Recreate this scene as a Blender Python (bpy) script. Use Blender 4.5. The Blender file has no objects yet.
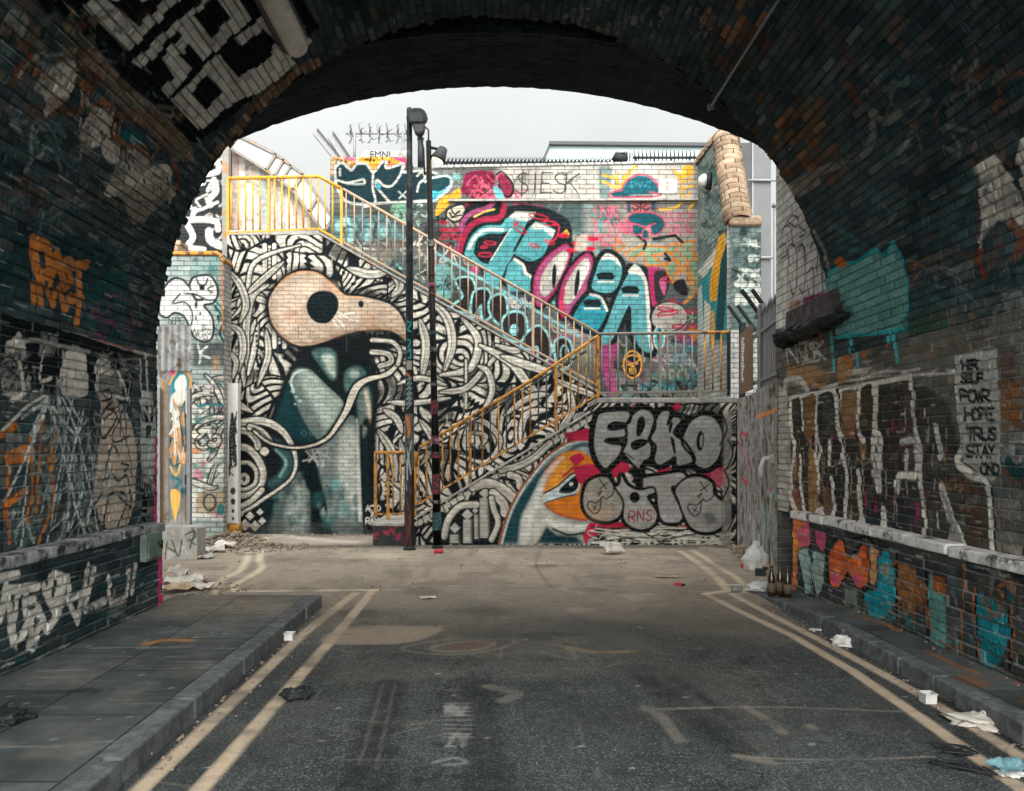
import bpy, bmesh, math, random
import numpy as np
from mathutils import Vector, Matrix, noise as mnoise

random.seed(7)
SC = bpy.context.scene
COL = SC.collection
F, CX, CY, EYE = 800.0, 500.0, 448.0, 1.62      # focal length in px, vanishing point, eye height

# ------------------------------------------------------------------ where a photo point lies on a surface
def wx(px, Y): return (px - CX) * Y / F
def wz(py, Y): return EYE - (py - CY) * Y / F
def front(Y): return lambda p: (wx(p[0], Y), wz(p[1], Y))
def side(X):
    def f(p):
        Y = F * X / (p[0] - CX)
        return (Y, wz(p[1], Y))
    return f
def ground(p):
    Y = F * EYE / (p[1] - CY)
    return (wx(p[0], Y), Y)
VR, VCX, VCZ = 3.43, 0.02, 2.55                 # the vault: radius, centre
def vault(p):
    dx, dz = (p[0] - CX) / F, -(p[1] - CY) / F
    bz = EYE - VCZ
    A = dx * dx + dz * dz; B = 2 * (-dx * VCX + dz * bz); C_ = VCX ** 2 + bz ** 2 - VR ** 2
    t = (-B + math.sqrt(B * B - 4 * A * C_)) / (2 * A)
    return (t, VR * math.atan2(EYE + dz * t - VCZ, dx * t - VCX))
def zoomed(ox, oy, s, pts):                      # points read off an enlarged crop
    return [(ox + x / s, oy + y / s) for x, y in pts]

def lin(c):
    c = np.asarray(c, float) / 255.0
    return np.where(c <= 0.04045, c / 12.92, ((c + 0.055) / 1.055) ** 2.4)

# ------------------------------------------------------------------ things and parts
ORIGIN = {}
def tag(o, label=None, cat=None, group=None, kind=None):
    if label: o['label'] = label
    if cat: o['category'] = cat
    if group: o['group'] = group
    if kind: o['kind'] = kind
    return o
def thing(name, label, cat, loc=(0, 0, 0), group=None, rz=0):
    o = bpy.data.objects.new(name, None); COL.objects.link(o)
    o.empty_display_size = 0.1
    o.location = loc; o.rotation_euler = (0, 0, rz)
    ORIGIN[o] = Vector(loc)
    return tag(o, label, cat, group)
def link(name, me, parent=None, loc=(0, 0, 0)):
    o = bpy.data.objects.new(name, me); COL.objects.link(o)
    if parent: o.parent = parent
    else: o.location = loc
    return o
def copy_thing(t, loc, label=None, rz=None, scale=None):
    r = t.copy(); COL.objects.link(r); r.location = loc
    if rz is not None: r.rotation_euler = (0, 0, rz)
    if scale: r.scale = (scale,) * 3
    if label: r['label'] = label
    for ch in list(t.children):
        c = ch.copy(); COL.objects.link(c); c.parent = r
        for g in ch.children:
            d = g.copy(); COL.objects.link(d); d.parent = c
    return r

class MB:
    """collects boxes, beams, tubes and turned shapes into ONE mesh"""
    def __init__(s): s.bm = bmesh.new()
    def box(s, c, d, rot=None, bev=0, seg=1):
        M = Matrix.Translation(c) @ (rot.to_4x4() if rot else Matrix.Identity(4)) @ Matrix.Diagonal((*d, 1))
        r = bmesh.ops.create_cube(s.bm, size=1, matrix=M)
        if bev:
            es = list({e for v in r['verts'] for e in v.link_edges})
            bmesh.ops.bevel(s.bm, geom=es, offset=bev, segments=seg, affect='EDGES', profile=0.5)
        return s
    def beam(s, a, b, w, h, bev=0):
        a, b = Vector(a), Vector(b); d = b - a
        q = d.to_track_quat('X', 'Z')
        return s.box((a + b) / 2, (d.length, w, h), q.to_matrix(), bev)
    def tube(s, pts, r, n=10, caps=True):
        pts = [Vector(p) for p in pts]
        rs = r if isinstance(r, (list, tuple)) else [r] * len(pts)
        rings = []
        up = None
        for i, p in enumerate(pts):
            d = (pts[min(i + 1, len(pts) - 1)] - pts[max(i - 1, 0)]).normalized()
            if up is None:
                up = d.orthogonal().normalized()
            up = (up - d * up.dot(d)).normalized()
            sd = d.cross(up)
            rings.append([s.bm.verts.new(p + (up * math.cos(2 * math.pi * k / n) + sd * math.sin(2 * math.pi * k / n)) * rs[i]) for k in range(n)])
        for a, b in zip(rings, rings[1:]):
            for k in range(n):
                f = s.bm.faces.new((a[k], a[(k + 1) % n], b[(k + 1) % n], b[k])); f.smooth = True
        if caps:
            s.bm.faces.new(rings[0][::-1]); s.bm.faces.new(rings[-1])
        return s
    def lathe(s, prof, o=(0, 0, 0), n=20, axis=None, smooth=True):
        q = Vector(axis).to_track_quat('Z', 'Y').to_matrix() if axis else Matrix.Identity(3)
        o = Vector(o); rings = []
        for r, z in prof:
            rings.append([s.bm.verts.new(o + q @ Vector((r * math.cos(2 * math.pi * k / n), r * math.sin(2 * math.pi * k / n), z))) for k in range(n)])
        for a, b in zip(rings, rings[1:]):
            for k in range(n):
                f = s.bm.faces.new((a[k], a[(k + 1) % n], b[(k + 1) % n], b[k])); f.smooth = smooth
        if prof[0][0] > 1e-4: s.bm.faces.new(rings[0][::-1])
        if prof[-1][0] > 1e-4: s.bm.faces.new(rings[-1])
        return s
    def prism(s, poly, a, b, axis='y'):
        """2D outline pushed from a to b along an axis (x,z outline for y; y,z for x; x,y for z)"""
        def P(p, t):
            return {'y': (p[0], t, p[1]), 'x': (t, p[0], p[1]), 'z': (p[0], p[1], t)}[axis]
        A = [s.bm.verts.new(P(p, a)) for p in poly]; B = [s.bm.verts.new(P(p, b)) for p in poly]
        n = len(poly)
        s.bm.faces.new(A); s.bm.faces.new(B[::-1])
        for k in range(n): s.bm.faces.new((A[k], B[k], B[(k + 1) % n], A[(k + 1) % n]))
        return s
    def quad(s, *p):
        s.bm.faces.new([s.bm.verts.new(q) for q in p]); return s
    def lump(s, c, r, seed=0, amp=0.3, freq=2.0, sub=3, rot=0, flat=None):
        r_ = bmesh.ops.create_icosphere(s.bm, subdivisions=sub, radius=1)
        R = Matrix.Rotation(rot, 3, 'Z')
        for v in r_['verts']:
            p = v.co.copy(); off = Vector((seed * 7.3, seed * 3.1, seed * 1.7))
            k = 1 + amp * mnoise.noise(p * freq + off) + amp * 0.6 * mnoise.noise(p * freq * 2.7 + off)
            k2 = abs(mnoise.noise(p * freq * 1.7 - off))
            p = p * (k - amp * 0.5 * k2)
            q = R @ Vector((p.x * r[0], p.y * r[1], p.z * r[2])) + Vector(c)
            if flat is not None and q.z < flat: q.z = flat + (q.z - flat) * 0.02
            v.co = q
        return s
    def sheet(s, c, w, l, seed=0, amp=0.02, rz=0, tilt=0, n=10, fold=0, thick=0.003):
        R = Matrix.Rotation(rz, 3, 'Z') @ Matrix.Rotation(tilt, 3, 'X')
        g = []
        for lay in (0, 1):
            rows = []
            for i in range(n + 1):
                row = []
                for j in range(n + 1):
                    x, y = (i / n - 0.5) * w, (j / n - 0.5) * l
                    z = amp * (mnoise.noise(Vector((x / max(w, l) * 3 + seed * 5.1, y / max(w, l) * 3, seed))) + 0.55) + fold * abs(x)
                    z += thick * lay
                    e = mnoise.noise(Vector((seed * 9 + i * 0.6, j * 0.6, 3))) * 0.04
                    row.append(s.bm.verts.new(R @ Vector((x + e * w, y + e * l, z)) + Vector(c)))
                rows.append(row)
            g.append(rows)
        for i in range(n):
            for j in range(n):
                a = g[1]; s.bm.faces.new((a[i][j], a[i + 1][j], a[i + 1][j + 1], a[i][j + 1]))
                a = g[0]; s.bm.faces.new((a[i][j + 1], a[i + 1][j + 1], a[i + 1][j], a[i][j]))
        for k in range(n):
            for (i0, j0, i1, j1) in ((k, 0, k + 1, 0), (k + 1, n, k, n), (0, k + 1, 0, k), (n, k, n, k + 1)):
                s.bm.faces.new((g[0][i0][j0], g[0][i1][j1], g[1][i1][j1], g[1][i0][j0]))
        return s
    def build(s, name, mat, parent=None, loc=None, smooth=False):
        bm = s.bm
        bmesh.ops.recalc_face_normals(bm, faces=bm.faces[:])
        uv = bm.loops.layers.uv.new('UVMap')
        for f in bm.faces:
            if smooth: f.smooth = True
            n = f.normal
            ax = max(range(3), key=lambda i: abs(n[i]))
            for l in f.loops:
                c = l.vert.co
                l[uv].uv = (c.y, c.z) if ax == 0 else ((c.x, c.z) if ax == 1 else (c.x, c.y))
        o0 = ORIGIN[parent] if parent in ORIGIN else (Vector(loc) if loc else Vector((0, 0, 0)))
        if loc and not parent: o0 = Vector(loc)
        bmesh.ops.translate(bm, verts=bm.verts[:], vec=-Vector(o0))
        me = bpy.data.meshes.new(name); bm.to_mesh(me); bm.free()
        if mat: me.materials.append(mat)
        o = link(name, me, parent, o0)
        ORIGIN[o] = Vector(o0)
        return o

# ------------------------------------------------------------------ sprayed paint, kept per vertex of a fine wall mesh
def catmull(pts, n=8, closed=False):
    P = [np.array(p, float) for p in pts]
    if len(P) < 3: return np.array(P)
    out = []
    m = len(P)
    rng = range(m if closed else m - 1)
    for i in rng:
        if closed: p0, p1, p2, p3 = P[(i - 1) % m], P[i], P[(i + 1) % m], P[(i + 2) % m]
        else: p0, p1, p2, p3 = P[max(i - 1, 0)], P[i], P[i + 1], P[min(i + 2, m - 1)]
        for k in range(n):
            t = k / n
            out.append(0.5 * (2 * p1 + (p2 - p0) * t + (2 * p0 - 5 * p1 + 4 * p2 - p3) * t * t + (3 * p1 - p0 - 3 * p2 + p3) * t ** 3))
    if not closed: out.append(P[-1])
    return np.array(out)

class Canvas:
    """U, V: sorted coordinates in metres along a wall; m maps a photo point to (u,v); k turns a stroke width into metres"""
    def __init__(s, U, V, m, k, soft=None):
        s.U, s.V, s.m, s.k = np.asarray(U), np.asarray(V), m, k
        s.P = np.zeros((len(V), len(U), 3)); s.A = np.zeros((len(V), len(U)))
        s.soft = soft
        s.rng = np.random.RandomState(3)
        s.n1 = s._noise(26); s.n2 = s._noise(7)
    def _noise(s, cell):
        g = s.rng.rand(len(s.V) // cell + 3, len(s.U) // cell + 3)
        y = np.arange(len(s.V)) / cell; x = np.arange(len(s.U)) / cell
        yi, xi = y.astype(int), x.astype(int); fy, fx = (y - yi)[:, None], (x - xi)[None, :]
        fy = fy * fy * (3 - 2 * fy); fx = fx * fx * (3 - 2 * fx)
        a = g[yi][:, xi]; b = g[yi][:, xi + 1]; c = g[yi + 1][:, xi]; d = g[yi + 1][:, xi + 1]
        return a * (1 - fy) * (1 - fx) + b * (1 - fy) * fx + c * fy * (1 - fx) + d * fy * fx
    def _box(s, lo, hi):
        i0, i1 = np.searchsorted(s.U, [lo[0], hi[0]]); j0, j1 = np.searchsorted(s.V, [lo[1], hi[1]])
        if i1 <= i0 or j1 <= j0: return None
        return slice(j0, j1), slice(i0, i1)
    def _h(s, sl):
        i, j = sl[1].start, sl[0].start
        hu = s.U[min(i + 1, len(s.U) - 1)] - s.U[max(i - 1, 0)]; hv = s.V[min(j + 1, len(s.V) - 1)] - s.V[max(j - 1, 0)]
        return max(hu, hv) / 2 * 1.1
    def blend(s, sl, cov, color):
        c = lin(color) if not callable(color) else color(sl)
        s.P[sl] = c * cov[..., None] + s.P[sl] * (1 - cov[..., None])
        s.A[sl] = cov + s.A[sl] * (1 - cov)
    def pts(s, pts, curve, closed=False, n=8, world=False):
        p = [q if world else s.m(q) for q in pts]
        return catmull(p, n, closed) if curve else np.array(p, float)
    def stroke(s, pts, w, color, soft=0, al=1, curve=True, closed=False, world=False, wear=0, n=8):
        p = s.pts(pts, curve, closed, n, world)
        if closed: p = np.vstack([p, p[:1]])
        if np.ndim(w) == 0: ws = np.full(len(p), w * s.k)
        else: ws = np.interp(np.linspace(0, 1, len(p)), np.linspace(0, 1, len(w)), w) * s.k
        pad = ws.max() / 2 + soft * s.k + 0.02
        sl = s._box(p.min(0) - pad, p.max(0) + pad)
        if sl is None: return
        uu, vv = s.U[sl[1]][None, :], s.V[sl[0]][:, None]
        best = np.full((vv.shape[0], uu.shape[1]), 1e9)
        for a, b, wa, wb in zip(p, p[1:], ws, ws[1:]):
            rad = max(wa, wb) / 2 + soft * s.k + 0.03
            lo, hi = np.minimum(a, b) - rad, np.maximum(a, b) + rad
            i0, i1 = np.searchsorted(uu[0], [lo[0], hi[0]]); j0, j1 = np.searchsorted(vv[:, 0], [lo[1], hi[1]])
            if i1 <= i0 or j1 <= j0: continue
            u, v = uu[:, i0:i1], vv[j0:j1]
            d = b - a; L = d @ d + 1e-12
            t = np.clip(((u - a[0]) * d[0] + (v - a[1]) * d[1]) / L, 0, 1)
            dist = np.hypot(u - a[0] - t * d[0], v - a[1] - t * d[1]) - (wa + (wb - wa) * t) / 2
            best[j0:j1, i0:i1] = np.minimum(best[j0:j1, i0:i1], dist)
        e = max(soft * s.k, s._h(sl))
        cov = np.clip(0.5 - best / e, 0, 1)
        if soft: cov = cov * cov * (3 - 2 * cov)
        s._put(sl, cov, color, al, wear)
    def _put(s, sl, cov, color, al, wear):
        if wear:
            nz = s.n1[sl] * 0.5 + s.n2[sl] * 0.5
            cov = cov * np.clip(1 - wear * 3 * np.clip(nz - 0.5, 0, 1) - 0.0, 0, 1)
        s.blend(sl, cov * al, color)
    def fill(s, pts, color, soft=0, al=1, curve=False, world=False, wear=0, n=6, grow=0):
        p = s.pts(pts, curve, True, n, world)
        pad = soft * s.k + grow * s.k + 0.03
        sl = s._box(p.min(0) - pad, p.max(0) + pad)
        if sl is None: return
        u, v = s.U[sl[1]][None, :], s.V[sl[0]][:, None]
        ins = np.zeros((v.shape[0], u.shape[1]), bool); best = np.full(ins.shape, 1e9)
        q = np.roll(p, -1, 0)
        for a, b in zip(p, q):
            if abs(b[1] - a[1]) > 1e-12:
                cr = ((a[1] > v) != (b[1] > v)) & (u < (b[0] - a[0]) * (v - a[1]) / (b[1] - a[1]) + a[0])
                ins ^= cr
            d = b - a; L = d @ d + 1e-12
            t = np.clip(((u - a[0]) * d[0] + (v - a[1]) * d[1]) / L, 0, 1)
            best = np.minimum(best, np.hypot(u - a[0] - t * d[0], v - a[1] - t * d[1]))
        sd = np.where(ins, -best, best) - grow * s.k
        e = max(soft * s.k, s._h(sl))
        cov = np.clip(0.5 - sd / e, 0, 1)
        if soft: cov = cov * cov * (3 - 2 * cov)
        s._put(sl, cov, color, al, wear)
    def ell(s, cx, cy, rx, ry, color, rot=0, soft=0, al=1, wear=0, ring=0):
        c, d = math.cos(rot), math.sin(rot)
        P = [(cx + rx * math.cos(t) * c - ry * math.sin(t) * d, cy + rx * math.cos(t) * d + ry * math.sin(t) * c) for t in np.linspace(0, 2 * math.pi, 25)[:-1]]
        if ring: s.stroke(P, ring, color, soft, al, curve=False, closed=True, wear=wear)
        else: s.fill(P, color, soft, al, wear=wear)
    def outlined(s, pts, fillc, line, w, curve=True, halo=0, wear=0.0, haloc=(16, 22, 24)):
        if halo: s.fill(pts, haloc, curve=curve, grow=halo)
        s.fill(pts, fillc, curve=curve, wear=wear)
        s.stroke(pts, w, line, curve=curve, closed=True)
    def text(s, t, x, y, h, color, w, adv=0.75, slant=0, rot=0, al=1, jit=0.0, wear=0, sy=1.0):
        """strokes of a hand-written alphabet; (x,y) is the top left corner in photo px"""
        c, d = math.cos(rot), math.sin(rot); ox = 0
        for ch in t:
            for st in FONT.get(ch, []):
                P = []
                for (a, b) in st:
                    a += s.rng.uniform(-jit, jit); b += s.rng.uniform(-jit, jit)
                    lx = (ox + a * 0.62 + slant * (1 - b)) * h; ly = b * h * sy
                    P.append((x + lx * c - ly * d, y + lx * d + ly * c))
                s.stroke(P, w, color, al=al, curve=len(P) > 3, wear=wear, n=4)
            ox += adv if ch != ' ' else adv * 0.6
    def scribble(s, x0, y0, x1, y1, n, colors, w, size, al=1, wear=0.3):
        """old half-readable tags: short runs of looping strokes"""
        R = s.rng
        for _ in range(n):
            x, y = R.uniform(x0, x1), R.uniform(y0, y1); h = size * R.uniform(0.5, 1.3)
            c = colors[R.randint(len(colors))]; ww = w * R.uniform(0.6, 1.5)
            for k in range(R.randint(2, 6)):
                P = [(x + R.uniform(-0.1, 0.8) * h, y + R.uniform(-0.5, 0.5) * h) for _ in range(R.randint(3, 6))]
                s.stroke(P, ww, c, al=al * R.uniform(0.5, 1), wear=wear, n=5)
                x += h * R.uniform(0.4, 0.8)
    def blots(s, x0, y0, x1, y1, n, colors, size, al=0.6, soft=0.5, wear=0.5):
        R = s.rng
        for _ in range(n):
            x, y = R.uniform(x0, x1), R.uniform(y0, y1); r = size * R.uniform(0.3, 1.2)
            P = [(x + r * R.uniform(0.5, 1.2) * math.cos(t), y + r * R.uniform(0.4, 1.1) * math.sin(t)) for t in np.linspace(0, 2 * math.pi, 9)[:-1]]
            s.fill(P, colors[R.randint(len(colors))], soft=soft * r, al=al * R.uniform(0.4, 1), curve=True, wear=wear)

FONT = {
 'A': [[(0, 1), (.5, 0), (1, 1)], [(.2, .62), (.8, .62)]], 'B': [[(0, 1), (0, 0), (.7, .05), (.85, .25), (.6, .46), (0, .5)], [(0, .5), (.7, .52), (1, .75), (.7, 1), (0, 1)]],
 'C': [[(1, .15), (.6, 0), (.1, .3), (.1, .75), (.55, 1), (1, .85)]], 'D': [[(0, 0), (0, 1)], [(0, 0), (.7, .1), (1, .5), (.7, .9), (0, 1)]],
 'E': [[(.9, 0), (0, 0), (0, 1)], [(0, 1), (.9, 1)], [(0, .5), (.7, .5)]], 'F': [[(.9, 0), (0, 0), (0, 1)], [(0, .5), (.7, .5)]],
 'G': [[(1, .15), (.5, 0), (.05, .4), (.2, .9), (.7, 1), (1, .75), (1, .55)], [(1, .55), (.6, .55)]], 'H': [[(0, 0), (0, 1)], [(1, 0), (1, 1)], [(0, .5), (1, .5)]],
 'I': [[(.5, 0), (.5, 1)]], 'J': [[(.8, 0), (.8, .7), (.5, 1), (.1, .8)]], 'K': [[(0, 0), (0, 1)], [(1, 0), (0, .55)], [(.25, .45), (1, 1)]], 'L': [[(0, 0), (0, 1), (.9, 1)]],
 'M': [[(0, 1), (.1, 0)], [(.1, 0), (.5, .6)], [(.5, .6), (.9, 0)], [(.9, 0), (1, 1)]], 'N': [[(0, 1), (0, 0)], [(0, 0), (1, 1)], [(1, 1), (1, 0)]],
 'O': [[(.5, 0), (.05, .3), (.1, .8), (.5, 1), (.95, .75), (.95, .25), (.5, 0)]], 'P': [[(0, 1), (0, 0), (.8, .05), (.95, .3), (.7, .5), (0, .52)]],
 'R': [[(0, 1), (0, 0), (.8, .05), (.95, .3), (.7, .5), (0, .52)], [(.35, .52), (1, 1)]], 'S': [[(.95, .1), (.5, 0), (.1, .2), (.4, .48), (.9, .65), (.8, .95), (.3, 1), (0, .88)]],
 'T': [[(0, 0), (1, 0)], [(.5, 0), (.5, 1)]], 'U': [[(0, 0), (.03, .7), (.4, 1), (.9, .8), (1, 0)]], 'V': [[(0, 0), (.5, 1)], [(.5, 1), (1, 0)]],
 'W': [[(0, 0), (.25, 1)], [(.25, 1), (.5, .3)], [(.5, .3), (.75, 1)], [(.75, 1), (1, 0)]], 'X': [[(0, 0), (1, 1)], [(1, 0), (0, 1)]], 'Y': [[(0, 0), (.5, .5)], [(1, 0), (.5, .5)], [(.5, .5), (.4, 1)]],
 'Z': [[(0, 0), (1, 0)], [(1, 0), (0, 1)], [(0, 1), (1, 1)]], '$': [[(.95, .1), (.5, 0), (.1, .2), (.4, .48), (.9, .65), (.8, .95), (.3, 1), (0, .88)], [(.5, -.15), (.45, 1.15)]],
 '0': [[(.5, 0), (.05, .3), (.1, .8), (.5, 1), (.95, .75), (.95, .25), (.5, 0)]], '1': [[(.2, .2), (.5, 0)], [(.5, 0), (.5, 1)]], '2': [[(.05, .2), (.5, 0), (.95, .25), (.5, .6), (0, 1)], [(0, 1), (1, 1)]],
 '3': [[(.05, .05), (.9, .1), (.4, .45), (.95, .75), (.5, 1), (0, .9)]], '8': [[(.5, .45), (.1, .25), (.5, 0), (.9, .25), (.5, .45), (.05, .75), (.5, 1), (.95, .75), (.5, .45)]], '9': [[(.9, .3), (.5, .5), (.1, .25), (.5, 0), (.9, .25), (.8, 1)]],
 '7': [[(0, 0), (1, 0)], [(1, 0), (.4, 1)]], '.': [[(.4, .95), (.5, 1)]], '-': [[(.1, .5), (.9, .5)]], '&': [[(1, 1), (.2, .3), (.5, 0), (.7, .25), (.1, .75), (.4, 1), (1, .6)]],
}

def grid_mesh(name, pos, uvs, canvas, mat, parent=None, keep=None, extra=None):
    """pos: (nv,nu,3) world points; uvs: (nv,nu,2) metres; the canvas gives paint and cover; extra: list of plain quads to close the body"""
    nv, nu = pos.shape[:2]
    co = pos.reshape(-1, 3)
    idx = np.arange(nv * nu).reshape(nv, nu)
    q = np.stack([idx[:-1, :-1], idx[:-1, 1:], idx[1:, 1:], idx[1:, :-1]], -1).reshape(-1, 4)
    a = np.linalg.norm(co[q[:, 0]] - co[q[:, 2]], axis=1); ok = np.ones(len(q), bool)
    if keep is not None:
        k = keep.reshape(-1); ok = k[q].any(1)
    area = np.linalg.norm(np.cross(co[q[:, 2]] - co[q[:, 0]], co[q[:, 3]] - co[q[:, 1]]), axis=1)
    q = q[ok & (area > 1e-9)]
    uv = uvs.reshape(-1, 2)
    col = np.concatenate([canvas.P / np.maximum(canvas.A, 1e-4)[..., None], canvas.A[..., None]], -1).reshape(-1, 4)
    if extra:
        ex = np.array(extra, float); n0 = len(co)
        co = np.vstack([co, ex.reshape(-1, 3)])
        q = np.vstack([q, np.arange(len(ex) * 4).reshape(-1, 4) + n0])
        e1 = []
        for f in ex:
            n = np.abs(np.cross(f[2] - f[0], f[3] - f[1])); ax = int(np.argmax(n))
            e1.append(f[:, [1, 2]] if ax == 0 else (f[:, [0, 2]] if ax == 1 else f[:, [0, 1]]))
        uv = np.vstack([uv, np.array(e1).reshape(-1, 2)])
        col = np.vstack([col, np.zeros((len(ex) * 4, 4))])
    o0 = np.array(ORIGIN[parent]) if parent in ORIGIN else np.zeros(3)
    used = np.zeros(len(co), bool); used[q.ravel()] = True
    new = np.cumsum(used) - 1
    q = new[q]; co = co[used]; uv = uv[used]; col = col[used]
    me = bpy.data.meshes.new(name)
    me.vertices.add(len(co)); me.vertices.foreach_set('co', (co - o0).ravel())
    me.loops.add(q.size); me.loops.foreach_set('vertex_index', q.ravel().astype(np.int32))
    me.polygons.add(len(q)); me.polygons.foreach_set('loop_start', np.arange(0, q.size, 4, dtype=np.int32))
    me.update(calc_edges=True)
    l = me.uv_layers.new(name='UVMap'); l.data.foreach_set('uv', uv[q.ravel()].ravel())
    at = me.color_attributes.new('paint', 'FLOAT_COLOR', 'POINT'); at.data.foreach_set('color', col.ravel())
    me.validate()
    me.materials.append(mat)
    o = link(name, me, parent); ORIGIN[o] = Vector(o0)
    return o

# ------------------------------------------------------------------ materials
class NT:
    def __init__(s, name):
        s.mat = bpy.data.materials.new(name); s.mat.use_nodes = True
        s.t = s.mat.node_tree; s.t.nodes.clear()
        s.out = s.n('ShaderNodeOutputMaterial'); s.b = s.n('ShaderNodeBsdfPrincipled')
        s.l(s.b.outputs[0], s.out.inputs[0])
    def n(s, typ, **kw):
        x = s.t.nodes.new(typ)
        for k, v in kw.items(): setattr(x, k, v)
        return x
    def l(s, a, b): s.t.links.new(a, b)
    def val(s, inp, v):
        if hasattr(v, 'links'): s.l(v, inp)
        else: inp.default_value = v
    def mix(s, f, a, b, mode='MIX'):
        x = s.n('ShaderNodeMix', data_type='RGBA', blend_type=mode)
        s.val(x.inputs[0], f)
        for i, v in ((6, a), (7, b)):
            if hasattr(v, 'links'): s.l(v, x.inputs[i])
            else: x.inputs[i].default_value = (*v[:3], 1)
        return x.outputs[2]
    def math(s, op, a, b=0.0, c=0.0, clamp=False):
        x = s.n('ShaderNodeMath', operation=op, use_clamp=clamp)
        for i, v in enumerate((a, b, c)): s.val(x.inputs[i], v)
        return x.outputs[0]
    def noise(s, vec, scale, detail=4, rough=0.6, dist=0):
        x = s.n('ShaderNodeTexNoise'); s.l(vec, x.inputs['Vector'])
        x.inputs['Scale'].default_value = scale; x.inputs['Detail'].default_value = detail
        x.inputs['Roughness'].default_value = rough; x.inputs['Distortion'].default_value = dist
        return x.outputs[0]
    def ramp(s, f, a, b):
        x = s.n('ShaderNodeMapRange', clamp=True); s.l(f, x.inputs[0])
        x.inputs[1].default_value = a; x.inputs[2].default_value = b
        return x.outputs[0]
    def bump(s, h, dist, strength=1.0, prev=None):
        x = s.n('ShaderNodeBump'); x.inputs['Strength'].default_value = strength; x.inputs['Distance'].default_value = dist
        s.l(h, x.inputs['Height'])
        if prev: s.l(prev, x.inputs['Normal'])
        return x.outputs[0]
    def vec(s, which='Object'):
        return s.n('ShaderNodeTexCoord').outputs[which]
    def uv(s):
        x = s.n('ShaderNodeUVMap'); x.uv_map = 'UVMap'; return x.outputs[0]

def brick_mat(name, c1, c2, mortar, bw=0.225, rh=0.075, ms=0.009, mpaint=0.5, wear=0.35, bump=0.012, rough=0.85, dirt=(0.5, 1.0), painted=True, tint=(0.82, 1.08), wob=0.006, peel=0.3, grime=0.72):
    t = NT(name); uv = t.uv(); ob = t.vec()
    nz = t.n('ShaderNodeTexNoise'); t.l(ob, nz.inputs['Vector']); nz.inputs['Scale'].default_value = 6
    wobv = t.n('ShaderNodeVectorMath', operation='MULTIPLY_ADD'); t.l(nz.outputs[1], wobv.inputs[0])
    wobv.inputs[1].default_value = (wob * 2,) * 3; t.l(uv, wobv.inputs[2])
    def brick(a, b, m):
        x = t.n('ShaderNodeTexBrick', offset=0.5, squash=1.0); t.l(wobv.outputs[0], x.inputs['Vector'])
        for k, v in (('Color1', a), ('Color2', b), ('Mortar', m)): x.inputs[k].default_value = (*v, 1)
        x.inputs['Scale'].default_value = 1; x.inputs['Mortar Size'].default_value = ms; x.inputs['Mortar Smooth'].default_value = 0.3
        x.inputs['Brick Width'].default_value = bw; x.inputs['Row Height'].default_value = rh
        return x
    bk = brick(c1, c2, mortar)
    big = t.noise(ob, 0.9, 6, 0.65); mid = t.noise(ob, 7, 5, 0.7); fine = t.noise(ob, 70, 3, 0.7)
    base = t.mix(1.0, bk.outputs[0], t.mix(t.ramp(big, 0.35, 0.65), (dirt[0],) * 3, (dirt[1],) * 3), 'MULTIPLY')
    base = t.mix(1.0, base, t.mix(t.ramp(mid, 0.3, 0.7), (0.75,) * 3, (1.2,) * 3), 'MULTIPLY')
    col = base
    if painted:
        at = t.n('ShaderNodeAttribute', attribute_name='paint')
        tb = brick((tint[0],) * 3, (tint[1],) * 3, (mpaint,) * 3)
        pc = t.mix(1.0, at.outputs[0], tb.outputs[0], 'MULTIPLY')
        pc = t.mix(1.0, pc, t.mix(t.ramp(mid, 0.32, 0.66), (grime,) * 3, (1.1,) * 3), 'MULTIPLY')
        pc = t.mix(1.0, pc, t.mix(t.ramp(fine, 0.3, 0.7), (0.78,) * 3, (1.12,) * 3), 'MULTIPLY')
        pc = t.mix(1.0, pc, t.mix(t.ramp(big, 0.38, 0.6), (0.5 + grime * 0.5,) * 3, (1.05,) * 3), 'MULTIPLY')
        pe = t.math('MULTIPLY', t.ramp(t.noise(ob, 22, 6, 0.75), 0.56, 0.72), wear)
        pe = t.math('ADD', pe, t.math('MULTIPLY', bk.outputs[1], peel), clamp=True)
        cov = t.math('MULTIPLY', at.outputs['Alpha'], t.math('SUBTRACT', 1.0, pe))
        col = t.mix(cov, base, pc)
    t.b.inputs['Specular IOR Level'].default_value = 0.04
    t.l(col, t.b.inputs['Base Color'])
    t.val(t.b.inputs['Roughness'], t.math('MULTIPLY_ADD', fine, 0.3, rough - 0.2))
    h = t.math('SUBTRACT', t.math('MULTIPLY_ADD', mid, 0.5, t.math('MULTIPLY', fine, 0.18)), bk.outputs[1])
    t.l(t.bump(h, bump, 0.9), t.b.inputs['Normal'])
    return t.mat

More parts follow.
